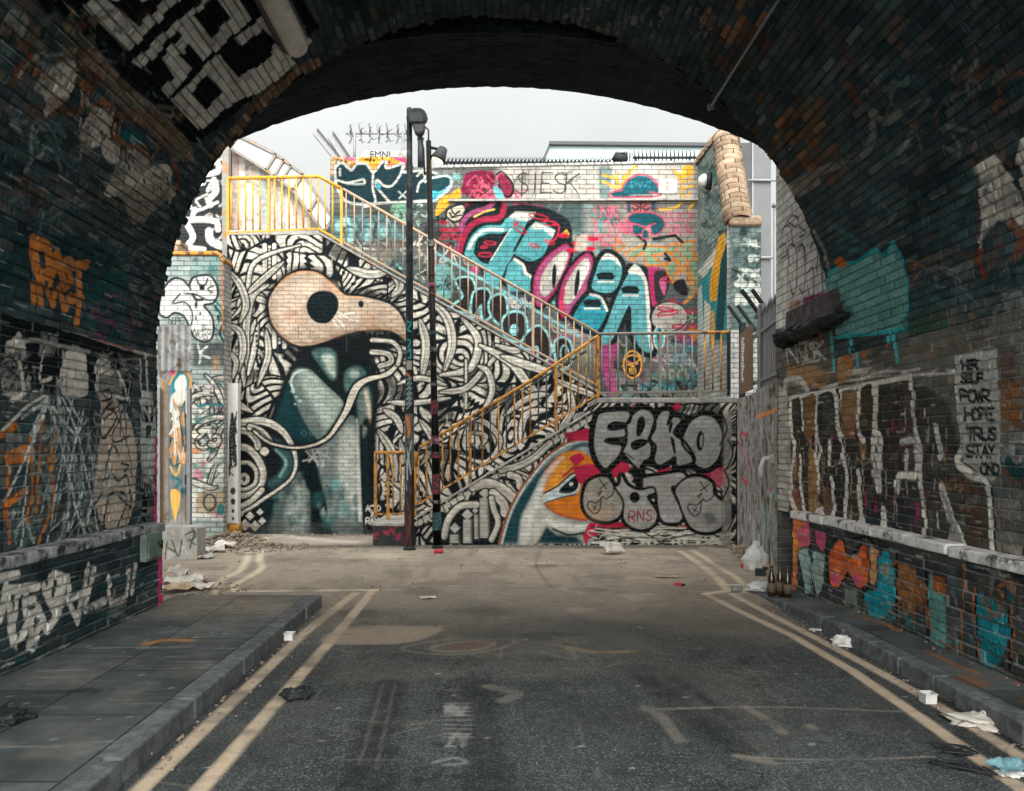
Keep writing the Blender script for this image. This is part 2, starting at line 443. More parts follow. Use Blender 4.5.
def plain_mat(name, c, rough=0.6, metal=0.0, var=0.25, scale=12, bump=0.0, dirt=None, dscale=5, dthr=(0.5, 0.7), painted=False, spec=0.12):
    t = NT(name); ob = t.vec()
    n1 = t.noise(ob, scale, 6, 0.65)
    col = t.mix(1.0, (*c,), t.mix(t.ramp(n1, 0.3, 0.7), (1 - var,) * 3, (1 + var * 0.6,) * 3), 'MULTIPLY')
    if dirt is not None:
        col = t.mix(t.ramp(t.noise(ob, dscale, 7, 0.7), *dthr), col, dirt)
    if painted:
        at = t.n('ShaderNodeAttribute', attribute_name='paint')
        pe = t.math('MULTIPLY', t.ramp(t.noise(ob, 25, 6, 0.7), 0.5, 0.7), 0.5)
        col = t.mix(t.math('MULTIPLY', at.outputs['Alpha'], t.math('SUBTRACT', 1.0, pe)), col, at.outputs[0])
    t.l(col, t.b.inputs['Base Color'])
    t.val(t.b.inputs['Roughness'], t.math('MULTIPLY_ADD', n1, 0.3, rough - 0.15))
    t.b.inputs['Metallic'].default_value = metal
    t.b.inputs['Specular IOR Level'].default_value = spec
    if bump: t.l(t.bump(t.noise(ob, scale * 3, 5, 0.7), bump, 0.8), t.b.inputs['Normal'])
    return t.mat
# ================================================================== materials in use
def soot(name, **k):
    a = dict(c1=(0.030, 0.052, 0.058), c2=(0.070, 0.098, 0.103), mortar=(0.15, 0.165, 0.162), mpaint=0.9, wear=0.55, grime=0.85, bump=0.02, ms=0.007, peel=0.4, dirt=(0.55, 1.1), tint=(0.75, 1.15), wob=0.004); a.update(k)  # pale joints put the glint of brick edges into the mortar colour
    return brick_mat(name, **a)
M = {}
M['vault'] = soot('sooty_vault_brick', mortar=(0.045, 0.062, 0.066), bump=0.026)
M['tunnel'] = soot('sooty_wall_brick')
M['tunnel_right'] = soot('worn_wall_brick', c1=(0.065, 0.072, 0.070), c2=(0.15, 0.146, 0.132), mortar=(0.20, 0.20, 0.185))
M['mural'] = brick_mat('mural_brick', (0.30, 0.27, 0.22), (0.36, 0.33, 0.28), (0.10, 0.095, 0.085), mpaint=0.5, wear=0.16, bump=0.014, tint=(0.78, 1.02), peel=0.12, grime=0.68, ms=0.0065, wob=0.011)
M['stairwall'] = brick_mat('stair_wall_brick', (0.28, 0.26, 0.22), (0.36, 0.33, 0.28), (0.26, 0.25, 0.22), mpaint=0.75, wear=0.22, bump=0.010, peel=0.15, tint=(0.85, 1.06), ms=0.008)
M['backwall'] = brick_mat('back_wall_brick', (0.33, 0.30, 0.255), (0.43, 0.40, 0.34), (0.16, 0.15, 0.13), mpaint=0.42, wear=0.16, bump=0.012, peel=0.12, tint=(0.70, 0.92), grime=0.64, bw=0.3, rh=0.1, ms=0.009)
M['hutwall'] = brick_mat('hut_brick', (0.30, 0.30, 0.27), (0.40, 0.40, 0.365), (0.12, 0.12, 0.11), tint=(0.72, 0.95), mpaint=0.4, wear=0.15, bump=0.010, bw=0.24, rh=0.09)
M['darkbrick'] = brick_mat('dark_brick', (0.035, 0.04, 0.04), (0.065, 0.065, 0.062), (0.085, 0.085, 0.08), mpaint=0.7, wear=0.2)
M['coping'] = brick_mat('buff_coping_brick', (0.20, 0.135, 0.085), (0.36, 0.26, 0.175), (0.05, 0.042, 0.035), painted=False, bw=0.36, rh=0.115, ms=0.010, bump=0.03, dirt=(0.45, 1.1), wob=0.02)
M['stone'] = plain_mat('worn_stone', (0.30, 0.28, 0.25), 0.85, var=0.35, bump=0.01, dirt=(0.10, 0.10, 0.095))
M['concrete'] = plain_mat('stained_concrete', (0.30, 0.29, 0.27), 0.88, var=0.3, bump=0.006, dirt=(0.12, 0.115, 0.105), dscale=2.5)
M['deck'] = brick_mat('sooty_soffit', (0.010, 0.015, 0.017), (0.026, 0.034, 0.036), (0.03, 0.036, 0.037), painted=False, bump=0.02)
M['yellow'] = plain_mat('yellow_rail_paint', (0.50, 0.25, 0.03), 0.5, var=0.15, dirt=(0.24, 0.12, 0.045), dthr=(0.54, 0.62), dscale=9)
M['orange'] = plain_mat('rusty_orange_rail_paint', (0.42, 0.19, 0.035), 0.6, var=0.3, dirt=(0.09, 0.055, 0.035), dthr=(0.5, 0.58), dscale=9)
M['pinkgrey'] = plain_mat('faded_rail_paint', (0.30, 0.21, 0.145), 0.6, var=0.25, dirt=(0.34, 0.16, 0.045), dthr=(0.55, 0.62), dscale=5)
M['railgrey'] = plain_mat('worn_grey_rail_paint', (0.19, 0.175, 0.155), 0.6, var=0.25, dirt=(0.26, 0.13, 0.045), dthr=(0.55, 0.62), dscale=5)
M['darkrail'] = plain_mat('dark_rail_steel', (0.05, 0.052, 0.05), 0.55, var=0.3, dirt=(0.22, 0.11, 0.04), dthr=(0.55, 0.7))
M['black'] = plain_mat('black_pole_paint', (0.010, 0.013, 0.014), 0.45, var=0.3, dirt=(0.06, 0.06, 0.055), painted=True)
M['blackiron'] = plain_mat('black_iron', (0.02, 0.022, 0.023), 0.5, var=0.3)
M['steel'] = plain_mat('galvanised_steel', (0.20, 0.20, 0.195), 0.5, metal=0.2, var=0.2, dirt=(0.16, 0.13, 0.10), dthr=(0.58, 0.75))
M['sheetiron'] = plain_mat('corrugated_sheet', (0.27, 0.265, 0.25), 0.7, metal=0.0, var=0.4, dirt=(0.085, 0.055, 0.035), painted=True, dthr=(0.50, 0.62), dscale=4)
M['cladding'] = plain_mat('grey_cladding', (0.105, 0.107, 0.105), 0.55, var=0.12, scale=2)
M['glazed'] = plain_mat('pale_green_glazing', (0.36, 0.43, 0.41), 0.35, var=0.12, scale=1)
M['wood'] = plain_mat('weathered_boards', (0.48, 0.41, 0.33), 0.8, var=0.5, scale=9, bump=0.006, dirt=(0.12, 0.15, 0.15), dthr=(0.48, 0.62), dscale=4)
M['brownboard'] = plain_mat('brown_board', (0.16, 0.105, 0.065), 0.75, var=0.35, painted=True)
M['panel'] = plain_mat('translucent_roof_sheet', (0.46, 0.45, 0.42), 0.4, var=0.12, scale=4)
M['lampbody'] = plain_mat('grey_lamp_housing', (0.055, 0.058, 0.058), 0.45, var=0.15)
M['lampdiff'] = plain_mat('grimy_diffuser', (0.62, 0.56, 0.49), 0.35, var=0.25, scale=8, dirt=(0.22, 0.19, 0.16), dthr=(0.55, 0.75))
M['whiteplastic'] = plain_mat('white_plastic', (0.47, 0.46, 0.43), 0.4, var=0.25)
M['paper'] = plain_mat('dirty_paper', (0.46, 0.43, 0.37), 0.8, var=0.35, dirt=(0.22, 0.18, 0.14))
M['card'] = plain_mat('torn_cardboard', (0.34, 0.25, 0.16), 0.85, var=0.3)
M['bottle'] = plain_mat('brown_glass', (0.022, 0.011, 0.006), 0.12, var=0.1, spec=.5)
M['bottlelabel'] = plain_mat('bottle_label', (0.10, 0.075, 0.05), 0.6, var=0.4, scale=30)
M['blackplastic'] = plain_mat('black_plastic', (0.015, 0.017, 0.018), 0.4, var=0.2)
M['redplastic'] = plain_mat('red_plastic', (0.42, 0.035, 0.05), 0.45, var=0.2)
M['bluepack'] = plain_mat('pale_blue_wrapper', (0.10, 0.19, 0.21), 0.4, var=0.35, scale=18)
M['boxgreen'] = plain_mat('grey_green_box_paint', (0.12, 0.165, 0.14), 0.6, var=0.25, dirt=(0.05, 0.055, 0.05))
M['rubble'] = plain_mat('rubble_earth', (0.25, 0.20, 0.155), 0.9, var=0.5, scale=25, bump=0.02, dirt=(0.12, 0.09, 0.065))
M['brickred'] = plain_mat('broken_brick', (0.27, 0.16, 0.10), 0.9, var=0.35, bump=0.01)

def emit_mat(name, c, st):
    t = NT(name); t.b.inputs['Emission Color'].default_value = (*c, 1); t.b.inputs['Emission Strength'].default_value = st
    t.b.inputs['Base Color'].default_value = (*c, 1)
    return t.mat
M['lit'] = emit_mat('lit_lamp_glass', (1.0, 0.62, 0.25), 4.0)

# asphalt with worn paint
def asphalt():
    t = NT('dusty_asphalt'); ob = t.vec()
    fine = t.noise(ob, 85, 3, 0.85); mid = t.noise(ob, 9, 7, 0.75); big = t.noise(ob, 0.8, 5, 0.6)
    mp = t.n('ShaderNodeMapping'); t.l(ob, mp.inputs[0]); mp.inputs['Scale'].default_value = (9, 1.2, 1); streak = t.noise(mp.outputs[0], 3, 6, 0.75)
    col = t.mix(t.ramp(fine, 0.36, 0.68), (0.008, 0.014, 0.016), (0.080, 0.091, 0.091))
    col = t.mix(1.0, col, t.mix(t.ramp(big, 0.35, 0.65), (0.65,) * 3, (1.3,) * 3), 'MULTIPLY')
    col = t.mix(1.0, col, t.mix(t.ramp(mid, 0.3, 0.7), (0.6,) * 3, (1.35,) * 3), 'MULTIPLY')
    col = t.mix(1.0, col, t.mix(t.ramp(streak, 0.35, 0.7), (0.75,) * 3, (1.35, 1.3, 1.2)), 'MULTIPLY')
    vo = t.n('ShaderNodeTexVoronoi'); t.l(ob, vo.inputs['Vector']); vo.inputs['Scale'].default_value = 120
    sep = t.n('ShaderNodeSeparateColor'); t.l(vo.outputs['Color'], sep.inputs[0])
    col = t.mix(t.math('MULTIPLY', t.ramp(sep.outputs[0], 0.84, 0.90), 0.4), col, (0.22, 0.225, 0.215))
    col = t.mix(t.math('MULTIPLY', t.ramp(sep.outputs[1], 0.74, 0.80), 0.55), col, (0.010, 0.013, 0.014))
    ck = t.n('ShaderNodeTexVoronoi', feature='DISTANCE_TO_EDGE'); nv = t.n('ShaderNodeTexNoise'); t.l(ob, nv.inputs['Vector']); nv.inputs['Scale'].default_value = 2.5; nv.inputs['Detail'].default_value = 6
    va = t.n('ShaderNodeVectorMath', operation='MULTIPLY_ADD'); t.l(nv.outputs[1], va.inputs[0]); va.inputs[1].default_value = (.9, .9, .9); t.l(ob, va.inputs[2]); t.l(va.outputs[0], ck.inputs['Vector']); ck.inputs['Scale'].default_value = 0.45
    col = t.mix(t.math('MULTIPLY', t.math('SUBTRACT', 1.0, t.ramp(ck.outputs[0], 0.002, 0.007)), 0.75), col, (0.012, 0.014, 0.014))
    at = t.n('ShaderNodeAttribute', attribute_name='paint')
    pe = t.math('MULTIPLY', t.ramp(t.math('MULTIPLY_ADD', mid, 0.5, t.math('MULTIPLY', fine, 0.5)), 0.47, 0.60), 0.62)
    pc = t.mix(1.0, at.outputs[0], t.mix(t.ramp(fine, 0.3, 0.7), (0.5,) * 3, (1.3,) * 3), 'MULTIPLY')
    pc = t.mix(1.0, pc, t.mix(t.ramp(mid, 0.3, 0.7), (0.75,) * 3, (1.15,) * 3), 'MULTIPLY')
    col = t.mix(t.math('MULTIPLY', at.outputs['Alpha'], t.math('SUBTRACT', 1.0, pe)), col, pc)
    t.l(col, t.b.inputs['Base Color']); t.val(t.b.inputs['Roughness'], t.math('MULTIPLY_ADD', mid, 0.3, 0.68))
    t.b.inputs['Specular IOR Level'].default_value = 0.08
    t.l(t.bump(t.math('MULTIPLY_ADD', fine, 0.8, mid), 0.008, 0.9), t.b.inputs['Normal'])
    return t.mat
M['asphalt'] = asphalt()
M['paving'] = brick_mat('paving_slabs', (0.042, 0.053, 0.054), (0.088, 0.097, 0.096), (0.025, 0.028, 0.029), bw=0.9, rh=0.655, ms=0.007, wob=0.003, bump=0.008, dirt=(0.6, 1.25), wear=0.6, mpaint=0.8, rough=0.75)
M['kerb'] = plain_mat('granite_kerb', (0.095, 0.105, 0.103), 0.75, var=0.55, scale=14, bump=0.006, dirt=(0.04, 0.042, 0.042))
M['earth'] = plain_mat('far_ground', (0.34, 0.36, 0.36), 0.9, var=0.3, scale=2)

# ================================================================== camera, sky, sun
cam = bpy.data.cameras.new('camera'); cob = bpy.data.objects.new('camera', cam); COL.objects.link(cob)
cob.location = (0, 0, EYE); cob.rotation_euler = (math.radians(90), 0, 0)
cam.sensor_width = 36; cam.lens = F / 1024 * 36
cam.shift_x = (512 - CX) / 1024; cam.shift_y = (CY - 395.5) / 1024
cam.clip_start = 0.05; cam.clip_end = 2000
SC.camera = cob
W = bpy.data.worlds.new('World'); SC.world = W; W.use_nodes = True
wt = W.node_tree; wt.nodes.clear()
sky = wt.nodes.new('ShaderNodeTexSky'); sky.sky_type = 'NISHITA'; sky.sun_disc = False
SUN_EL, SUN_AZ = math.radians(38), math.radians(177)
SKY_UP, SKY_GLOW = 2.0, 9.0
sky.sun_elevation = SUN_EL; sky.sun_rotation = SUN_AZ; sky.dust_density = 3.0; sky.air_density = 1.0
hs = wt.nodes.new('ShaderNodeHueSaturation'); hs.inputs['Saturation'].default_value = 0.12
wt.links.new(sky.outputs[0], hs.inputs['Color'])
tc = wt.nodes.new('ShaderNodeTexCoord'); nz = wt.nodes.new('ShaderNodeTexNoise'); nz.inputs['Scale'].default_value = 2.2; nz.inputs['Detail'].default_value = 6
wt.links.new(tc.outputs['Generated'], nz.inputs['Vector'])
mr = wt.nodes.new('ShaderNodeMapRange'); mr.inputs[1].default_value = 0.35; mr.inputs[2].default_value = 0.7; wt.links.new(nz.outputs[0], mr.inputs[0])
cl = wt.nodes.new('ShaderNodeMix'); cl.data_type = 'RGBA'; cl.inputs[6].default_value = (6.4, 6.6, 6.65, 1); cl.inputs[7].default_value = (8.3, 8.45, 8.4, 1)
wt.links.new(mr.outputs[0], cl.inputs[0])
mx = wt.nodes.new('ShaderNodeMix'); mx.data_type = 'RGBA'; mx.inputs[0].default_value = 0.75      # an overcast deck over most of the blue
wt.links.new(hs.outputs[0], mx.inputs[6]); wt.links.new(cl.outputs[2], mx.inputs[7])
# overcast sky, brighter overhead; glow around the hidden sun boosted to fill the tunnel
d = Vector((math.sin(SUN_AZ) * math.cos(SUN_EL), math.cos(SUN_AZ) * math.cos(SUN_EL), math.sin(SUN_EL)))
def wmath(op, a, b):
    x = wt.nodes.new('ShaderNodeMath'); x.operation = op
    for i, v in enumerate((a, b)):
        if hasattr(v, 'links'): wt.links.new(v, x.inputs[i])
        else: x.inputs[i].default_value = v
    return x.outputs[0]
sp_ = wt.nodes.new('ShaderNodeSeparateXYZ'); wt.links.new(tc.outputs['Generated'], sp_.inputs[0])
dt = wt.nodes.new('ShaderNodeVectorMath'); dt.operation = 'DOT_PRODUCT'; wt.links.new(tc.outputs['Generated'], dt.inputs[0]); dt.inputs[1].default_value = d
up_ = wmath('MULTIPLY', wmath('MAXIMUM', sp_.outputs[2], 0.0), SKY_UP)
gl = wmath('MULTIPLY', wmath('POWER', wmath('MAXIMUM', dt.outputs['Value'], 0.0), 2.0), SKY_GLOW)
lum = wmath('ADD', wmath('ADD', up_, gl), 0.47)
ml = wt.nodes.new('ShaderNodeVectorMath'); ml.operation = 'SCALE'; wt.links.new(mx.outputs[2], ml.inputs[0]); wt.links.new(lum, ml.inputs['Scale'])
bg = wt.nodes.new('ShaderNodeBackground'); bg.inputs[1].default_value = 0.05
wo = wt.nodes.new('ShaderNodeOutputWorld'); wt.links.new(ml.outputs[0], bg.inputs[0]); wt.links.new(bg.outputs[0], wo.inputs[0])
sl_ = bpy.data.lights.new('sun', 'SUN'); sl_.energy = 0.42; sl_.angle = math.radians(45); sl_.color = (1.0, 0.96, 0.90)
so = bpy.data.objects.new('sun', sl_); COL.objects.link(so)
d = Vector((math.sin(SUN_AZ) * math.cos(SUN_EL), math.cos(SUN_AZ) * math.cos(SUN_EL), math.sin(SUN_EL)))
so.rotation_euler = d.to_track_quat('Z', 'Y').to_euler(); so.location = (0, -5, 30)
SC.view_settings.view_transform = 'Standard'; SC.view_settings.look = 'None'; SC.view_settings.gamma = 1; SC.view_settings.exposure = 1.2
SC.render.engine = 'CYCLES'; SC.cycles.use_denoising = True; SC.cycles.max_bounces = 8; SC.cycles.diffuse_bounces = 5
SC.cycles.sample_clamp_indirect = 6

# ================================================================== canvases
BU, BV = 0.225 / 22, 0.075 / 8
def al(a, b, h): return np.arange(math.ceil(a / h - 1e-6), math.floor(b / h + 1e-6) + 1) * h   # rows that fall on the joints
def ar(a, b, h): return np.linspace(a, b, max(2, int(round((b - a) / h)) + 1))
def fr_canvas(x0, x1, z0, z1, Y, h): return Canvas(ar(x0, x1, h), ar(z0, z1, h), front(Y), Y / F)
YF, YB, YW = 13.36, 15.0, 16.6
c_mural = fr_canvas(wx(227, YB), wx(606, YB), 0.0, 5.62, YB, 0.0145)
c_stair = fr_canvas(wx(402, YF), wx(738, YF), 0.0, wz(399, YF), YF, 0.0125)
c_back = fr_canvas(wx(330, YW), wx(701, YW), 2.2, wz(155, YW), YW, 0.0155)
c_hut = fr_canvas(-8.4, wx(224, 14.6), 0.0, wz(255, 14.6), 14.6, 0.0155)
c_bw = fr_canvas(-8.8, wx(224, 16.8), 3.6, 9.0, 16.8, 0.017)
def along(y1): return np.concatenate([ar(0.2, 4.2, 0.4)[:-1], al(4.2, y1, BU), [y1]])
def up(z0, z1): return np.concatenate([[z0], al(z0 + 0.003, z1 - 0.003, BV), [z1]])
c_lw = Canvas(along(7.95), up(0.85, 2.55), side(-3.41), 0.01)
c_lp = Canvas(along(7.7), up(0.06, 0.85), side(-3.25), 0.01)
c_rw = Canvas(along(9.95), up(0.85, 2.55), side(3.45), 0.01)
c_rp = Canvas(along(9.1), up(0.0, 0.85), side(3.33), 0.01)
c_fw = Canvas(ar(8.25, 10.0, 0.02), ar(2.55, 5.25, 0.012), side(3.45), 0.01)
c_va = Canvas(along(8.1), up(0, math.pi * VR), vault, 0.01)
rows = [2.4]
while rows[-1] < 16.9: rows.append(rows[-1] + max(0.008, rows[-1] ** 2 / (F * EYE) * 0.8))
c_rd = Canvas(ar(-7.5, 5.0, 0.018), np.array(rows), ground, 0.01)
c_lpv = Canvas(ar(-3.3, -1.92, 0.012), np.concatenate([ar(0.2, 3, 0.5)[:-1], ar(3, 8.16, 0.016)]), ground, 0.01)
c_rpv = Canvas(ar(2.95, 3.4, 0.012), np.concatenate([ar(0.2, 3, 0.5)[:-1], ar(3, 9.0, 0.016)]), ground, 0.01)
c_ret = Canvas(ar(14.45, 16.6, 0.025), ar(2.2, 7.62, 0.018), side(4.1), 0.01)
c_pier = fr_canvas(wx(731, 14.35), wx(761, 14.35), 2.0, wz(226, 14.35), 14.35, 0.016)
c_pole = None
# ================================================================== sprayed paint, wall by wall (points read off the photograph, laid on each wall in metres)
BK = (17, 23, 25); WH = (208, 200, 184); TEAL = (76, 144, 146); DTEAL = (24, 62, 66); PINK = (150, 70, 106); RED = (132, 24, 48); ORG = (204, 124, 44)
R_ = np.random.RandomState(11)

def ribbon(c, P, w, white=WH, ow=2.3, shade=True):
    w = np.asarray(w, float) if np.ndim(w) else w; wm = float(np.mean(w))
    c.stroke(P, w + ow * 1.6, (30, 34, 34), soft=1.6, al=.97)
    c.stroke(P, w, white)
    if shade:
        c.stroke([(x + wm * .30, y + wm * .30) for x, y in P], w * .35, (104, 102, 96), soft=wm * .5, al=.5)
        if R_.rand() < .35: c.stroke([(x - wm * .12, y - wm * .1) for x, y in P], .9, (40, 44, 44), al=.85)

def ornament(c, x0, y0, x1, y1, n, ws=(5, 11), seed=1, white=WH):
    """interlaced calligraphic bands, hooks, chains of beads and lozenges"""
    R = np.random.RandomState(seed)
    for i in range(n):
        x, y = R.uniform(x0, x1), R.uniform(y0, y1); w = R.uniform(*ws); k = R.randint(8)
        a = R.choice([math.pi / 2, math.pi / 2, 0.6, -0.6, 2.2, 0, R.uniform(0, 6.28)])
        if k <= 2:      # long S band
            L = R.uniform(18, 46); b = R.uniform(-14, 14)
            P = [(x + math.cos(a) * t * L - math.sin(a) * b * math.sin(t * 3.1), y + math.sin(a) * t * L + math.cos(a) * b * math.sin(t * 3.1)) for t in np.linspace(-.5, .5, 6)]
            ribbon(c, P, [w * .1, w * .9, w, w * .8, w * .1] if R.rand() < .55 else [w * .25, w, w * .4])
        elif k == 3:    # hook or spiral
            r = R.uniform(6, 15); t0 = R.uniform(0, 6.28); s = R.choice([-1, 1])
            P = [(x + r * (1 - .14 * t) * math.cos(t0 + s * t), y + r * (1 - .14 * t) * math.sin(t0 + s * t)) for t in np.linspace(0, 4.6, 10)]
            ribbon(c, P, np.array([w * .9, w * .6, w * .15]))
        elif k == 4:    # straight pair with beads between
            L = R.uniform(20, 44); nx, ny = -math.sin(a), math.cos(a); g = w * .9
            c.stroke([(x - math.cos(a) * L / 2, y - math.sin(a) * L / 2), (x + math.cos(a) * L / 2, y + math.sin(a) * L / 2)], g * 2 + w, BK, soft=1.5)
            for sgn in (-1, 1):
                c.stroke([(x + nx * g * sgn - math.cos(a) * L / 2, y + ny * g * sgn - math.sin(a) * L / 2), (x + nx * g * sgn + math.cos(a) * L / 2, y + ny * g * sgn + math.sin(a) * L / 2)], w * .75, white, curve=False)
            for t in np.arange(-L / 2 + 2, L / 2 - 1, 4.0): c.ell(x + math.cos(a) * t, y + math.sin(a) * t, 1.4, 1.4, white)
        elif k == 5:    # lozenges
            for q in range(R.randint(1, 4)):
                X, Y = x + q * 9 * math.cos(a), y + q * 9 * math.sin(a); s = R.uniform(3, 5.2)
                c.fill([(X, Y - s - 1.6), (X + s + 1.6, Y), (X, Y + s + 1.6), (X - s - 1.6, Y)], BK); c.fill([(X, Y - s), (X + s, Y), (X, Y + s), (X - s, Y)], white)
        elif k == 6:    # pointed leaf
            L = R.uniform(12, 26); b = R.uniform(4, 8)
            tip, tail = (x + math.cos(a) * L, y + math.sin(a) * L), (x - math.cos(a) * L * .4, y - math.sin(a) * L * .4)
            nx, ny = -math.sin(a) * b, math.cos(a) * b
            P = [tail, (x + nx, y + ny), tip, (x - nx * .4, y - ny * .4)]
            c.fill(P, BK, curve=True, grow=2.2, soft=1.2); c.fill(P, white, curve=True)
        else:           # arc band
            r = R.uniform(14, 34); t0 = R.uniform(0, 6.28)
            P = [(x + r * math.cos(t0 + t), y + r * math.sin(t0 + t)) for t in np.linspace(0, R.uniform(1, 2.2), 7)]
            ribbon(c, P, [w * .1, w, w * .9, w * .15])

def calligraffiti(c, Y, x0, y0, x1, y1, ncell, seed, per=(6.0, 9.5)):
    """flat black lettering strokes on white: cells of parallel arcs, uprights and lozenges that lock into each other"""
    R = np.random.RandomState(seed)
    i0, i1 = np.searchsorted(c.U, [wx(x0, Y), wx(x1, Y)]); j0, j1 = np.searchsorted(c.V, [wz(y1, Y), wz(y0, Y)])
    sl = (slice(j0, j1), slice(i0, i1))
    X = np.broadcast_to(CX + c.U[i0:i1][None] * F / Y, (j1 - j0, i1 - i0)); Z = np.broadcast_to((CY - (c.V[j0:j1] - EYE) * F / Y)[:, None], X.shape)
    Xw = X + 7 * np.sin(Z / 17 + 1) + 4 * np.sin(X / 9 + Z / 23); Zw = Z + 7 * np.sin(X / 19) + 4 * np.sin(Z / 11 - X / 29)
    P = np.stack([R.uniform(x0 - 10, x1 + 10, ncell), R.uniform(y0 - 10, y1 + 10, ncell)], 1)
    d1 = np.full(X.shape, 1e9); d2 = d1.copy(); who = np.zeros(X.shape, int)
    for k in range(ncell):
        d = np.hypot((Xw - P[k, 0]) * R.uniform(.7, 1.4), Zw - P[k, 1])
        n1 = d < d1; d2 = np.where(n1, d1, np.minimum(d2, d)); who = np.where(n1, k, who); d1 = np.where(n1, d, d1)
    ink = np.zeros(X.shape)
    for k in range(ncell):
        m = who == k
        if not m.any(): continue
        x, y = Xw[m] - P[k, 0], Zw[m] - P[k, 1]; p = R.uniform(*per); kind = R.randint(6)
        a = R.choice([0, 0, .5, -.5, math.pi / 2, R.uniform(0, 3)])
        if kind <= 2:       # arcs round a point off the cell
            r0, t0 = R.uniform(8, 34), R.uniform(0, 6.28); q = np.hypot(x - r0 * math.cos(t0), y - r0 * math.sin(t0)); along = np.arctan2(y - r0 * math.sin(t0), x - r0 * math.cos(t0)) * 9
        else:
            q = x * math.cos(a) + y * math.sin(a); along = -x * math.sin(a) + y * math.cos(a); q = q + 2.2 * np.sin(along / 8 + k)
        t = (q / p) % 1; row = np.floor(q / p)
        gap = np.abs(t - .5) * p        # px from the middle of the black gap
        w = 0.9 + .9 * np.abs(np.sin(along / R.uniform(11, 22) + row * 1.7))
        v = np.clip(w - gap + .5, 0, 1)
        if kind == 4:       # uprights cut into beads and lozenges
            u = (along / 7) % 1; v = np.maximum(v, np.where(row % 3 == 0, np.clip((np.abs(u - .5) * 7 + np.abs(t - .5 - .5 * np.sign(t - .5)) * p) - 3.0, 0, 1), 0))
        if kind in (1, 5):  # stroke ends: slanted cuts
            u = ((along + row * 9 + q * .7) / R.uniform(24, 40)) % 1; v = np.maximum(v, np.clip(1.4 - np.abs(u - .5) * 30, 0, 1))
        ink[m] = v
    edge = np.clip(1.9 - (d2 - d1) * .75 + .5, 0, 1); ink = np.maximum(ink, edge)
    ink = np.maximum(ink, np.clip((c.n1[sl] - .72) * 9, 0, .85))
    c.blend(sl, np.ones(X.shape), WH); c.blend(sl, ink, BK)
    c.blend(sl, np.clip((c.n2[sl] - .55) * 1.6, 0, .4) * (1 - ink), (150, 146, 136))

# ------------------------------------------------------------------ bird mural on the upper flight wall
c = c_mural
c.fill([(220, 230), (610, 230), (610, 540), (220, 540)], (34, 38, 38))
calligraffiti(c, YB, 220, 230, 612, 540, 150, 5)
ornament(c, 226, 236, 600, 530, 26, (4, 6), 3)
# bands beside the head that can be read off one by one
for P, w in ([[(300, 245), (255, 262), (246, 300), (232, 318)], 5], [[(268, 285), (252, 296), (246, 330), (248, 372)], 9], [[(258, 325), (254, 350), (248, 375)], 6], [[(266, 330), (268, 356), (258, 384)], 7],
             [[(283, 262), (262, 280), (248, 293)], 7], [[(228, 270), (240, 285), (246, 305), (240, 322)], 8], [[(229, 325), (240, 332), (243, 350), (238, 372)], 8], [[(229, 352), (236, 362), (233, 378)], 6],
             [[(344, 247), (362, 252), (374, 262), (378, 280)], 9], [[(348, 268), (368, 274), (388, 272)], 10], [[(384, 262), (400, 284), (392, 296)], 9], [[(430, 300), (447, 318), (452, 345), (444, 372)], 10],
             [[(420, 320), (426, 345), (422, 378)], 10], [[(440, 375), (470, 368), (478, 340), (462, 318)], 9], [[(466, 360), (466, 408)], 9], [[(440, 392), (466, 388), (486, 366)], 7], [[(478, 366), (488, 372), (492, 392), (482, 412)], 7],
             [[(480, 345), (510, 362), (528, 384), (540, 396)], 10], [[(502, 356), (530, 366), (552, 372)], 10], [[(496, 345), (516, 350), (524, 340), (516, 330)], 8], [[(388, 402), (412, 403), (450, 398)], 6], [[(398, 384), (420, 378), (446, 385)], 6],
             [[(505, 415), (528, 398), (548, 394)], 7], [[(520, 440), (526, 415), (548, 410)], 8], [[(420, 420), (432, 438), (438, 470)], 8], [[(400, 440), (405, 470), (402, 510)], 8], [[(452, 425), (480, 420), (500, 440), (486, 462), (460, 455)], 6], [[(470, 432), (486, 436), (480, 448)], 4],
             [[(384, 410), (396, 418), (402, 432)], 8], [[(378, 430), (392, 452), (396, 480)], 9], [[(568, 385), (572, 410), (560, 428)], 8], [[(556, 380), (580, 390), (596, 396)], 7]):
    ribbon(c, P, [w * .2, w * .72, w * .78, w * .7, w * .2])
for i in range(11): c.ell(256 + .2 * i, 326 + 5 * i, 1.3, 1.5, BK)
# body in teal shadow
body = [(292, 374), (282, 400), (272, 426), (264, 445), (266, 480), (262, 534), (371, 534), (369, 470), (372, 420), (374, 390), (368, 362), (344, 342), (316, 345)]
c.fill(body, BK, curve=True, soft=6, grow=6)
c.fill(body, (11, 34, 38), curve=True, soft=4)
c.fill([(291, 376), (282, 402), (276, 424), (283, 436), (300, 440), (314, 438), (300, 408), (292, 390)], (20, 56, 60), curve=True, soft=8, al=.8)
hump = [(291, 378), (295, 370), (306, 368), (316, 373), (326, 384), (344, 402), (341, 414), (333, 426), (324, 438), (316, 438), (304, 420), (295, 400)]
c.fill(hump, (104, 114, 108), curve=True, soft=3.5)
c.fill([(300, 373), (312, 374), (326, 388), (341, 402), (336, 418), (326, 430), (318, 414), (306, 394)], (160, 172, 160), curve=True, soft=9, al=.9)
c.stroke([(294, 392), (291, 381), (297, 372), (308, 370)], 2.2, (178, 188, 176), soft=1)
for (x, y, r) in ((290, 382, 1.5), (292, 391, 1.5), (296, 397, 1.6), (300, 401, 1.8), (295, 404, 1.2)): c.ell(x, y, r, r, (140, 165, 158), soft=.8)
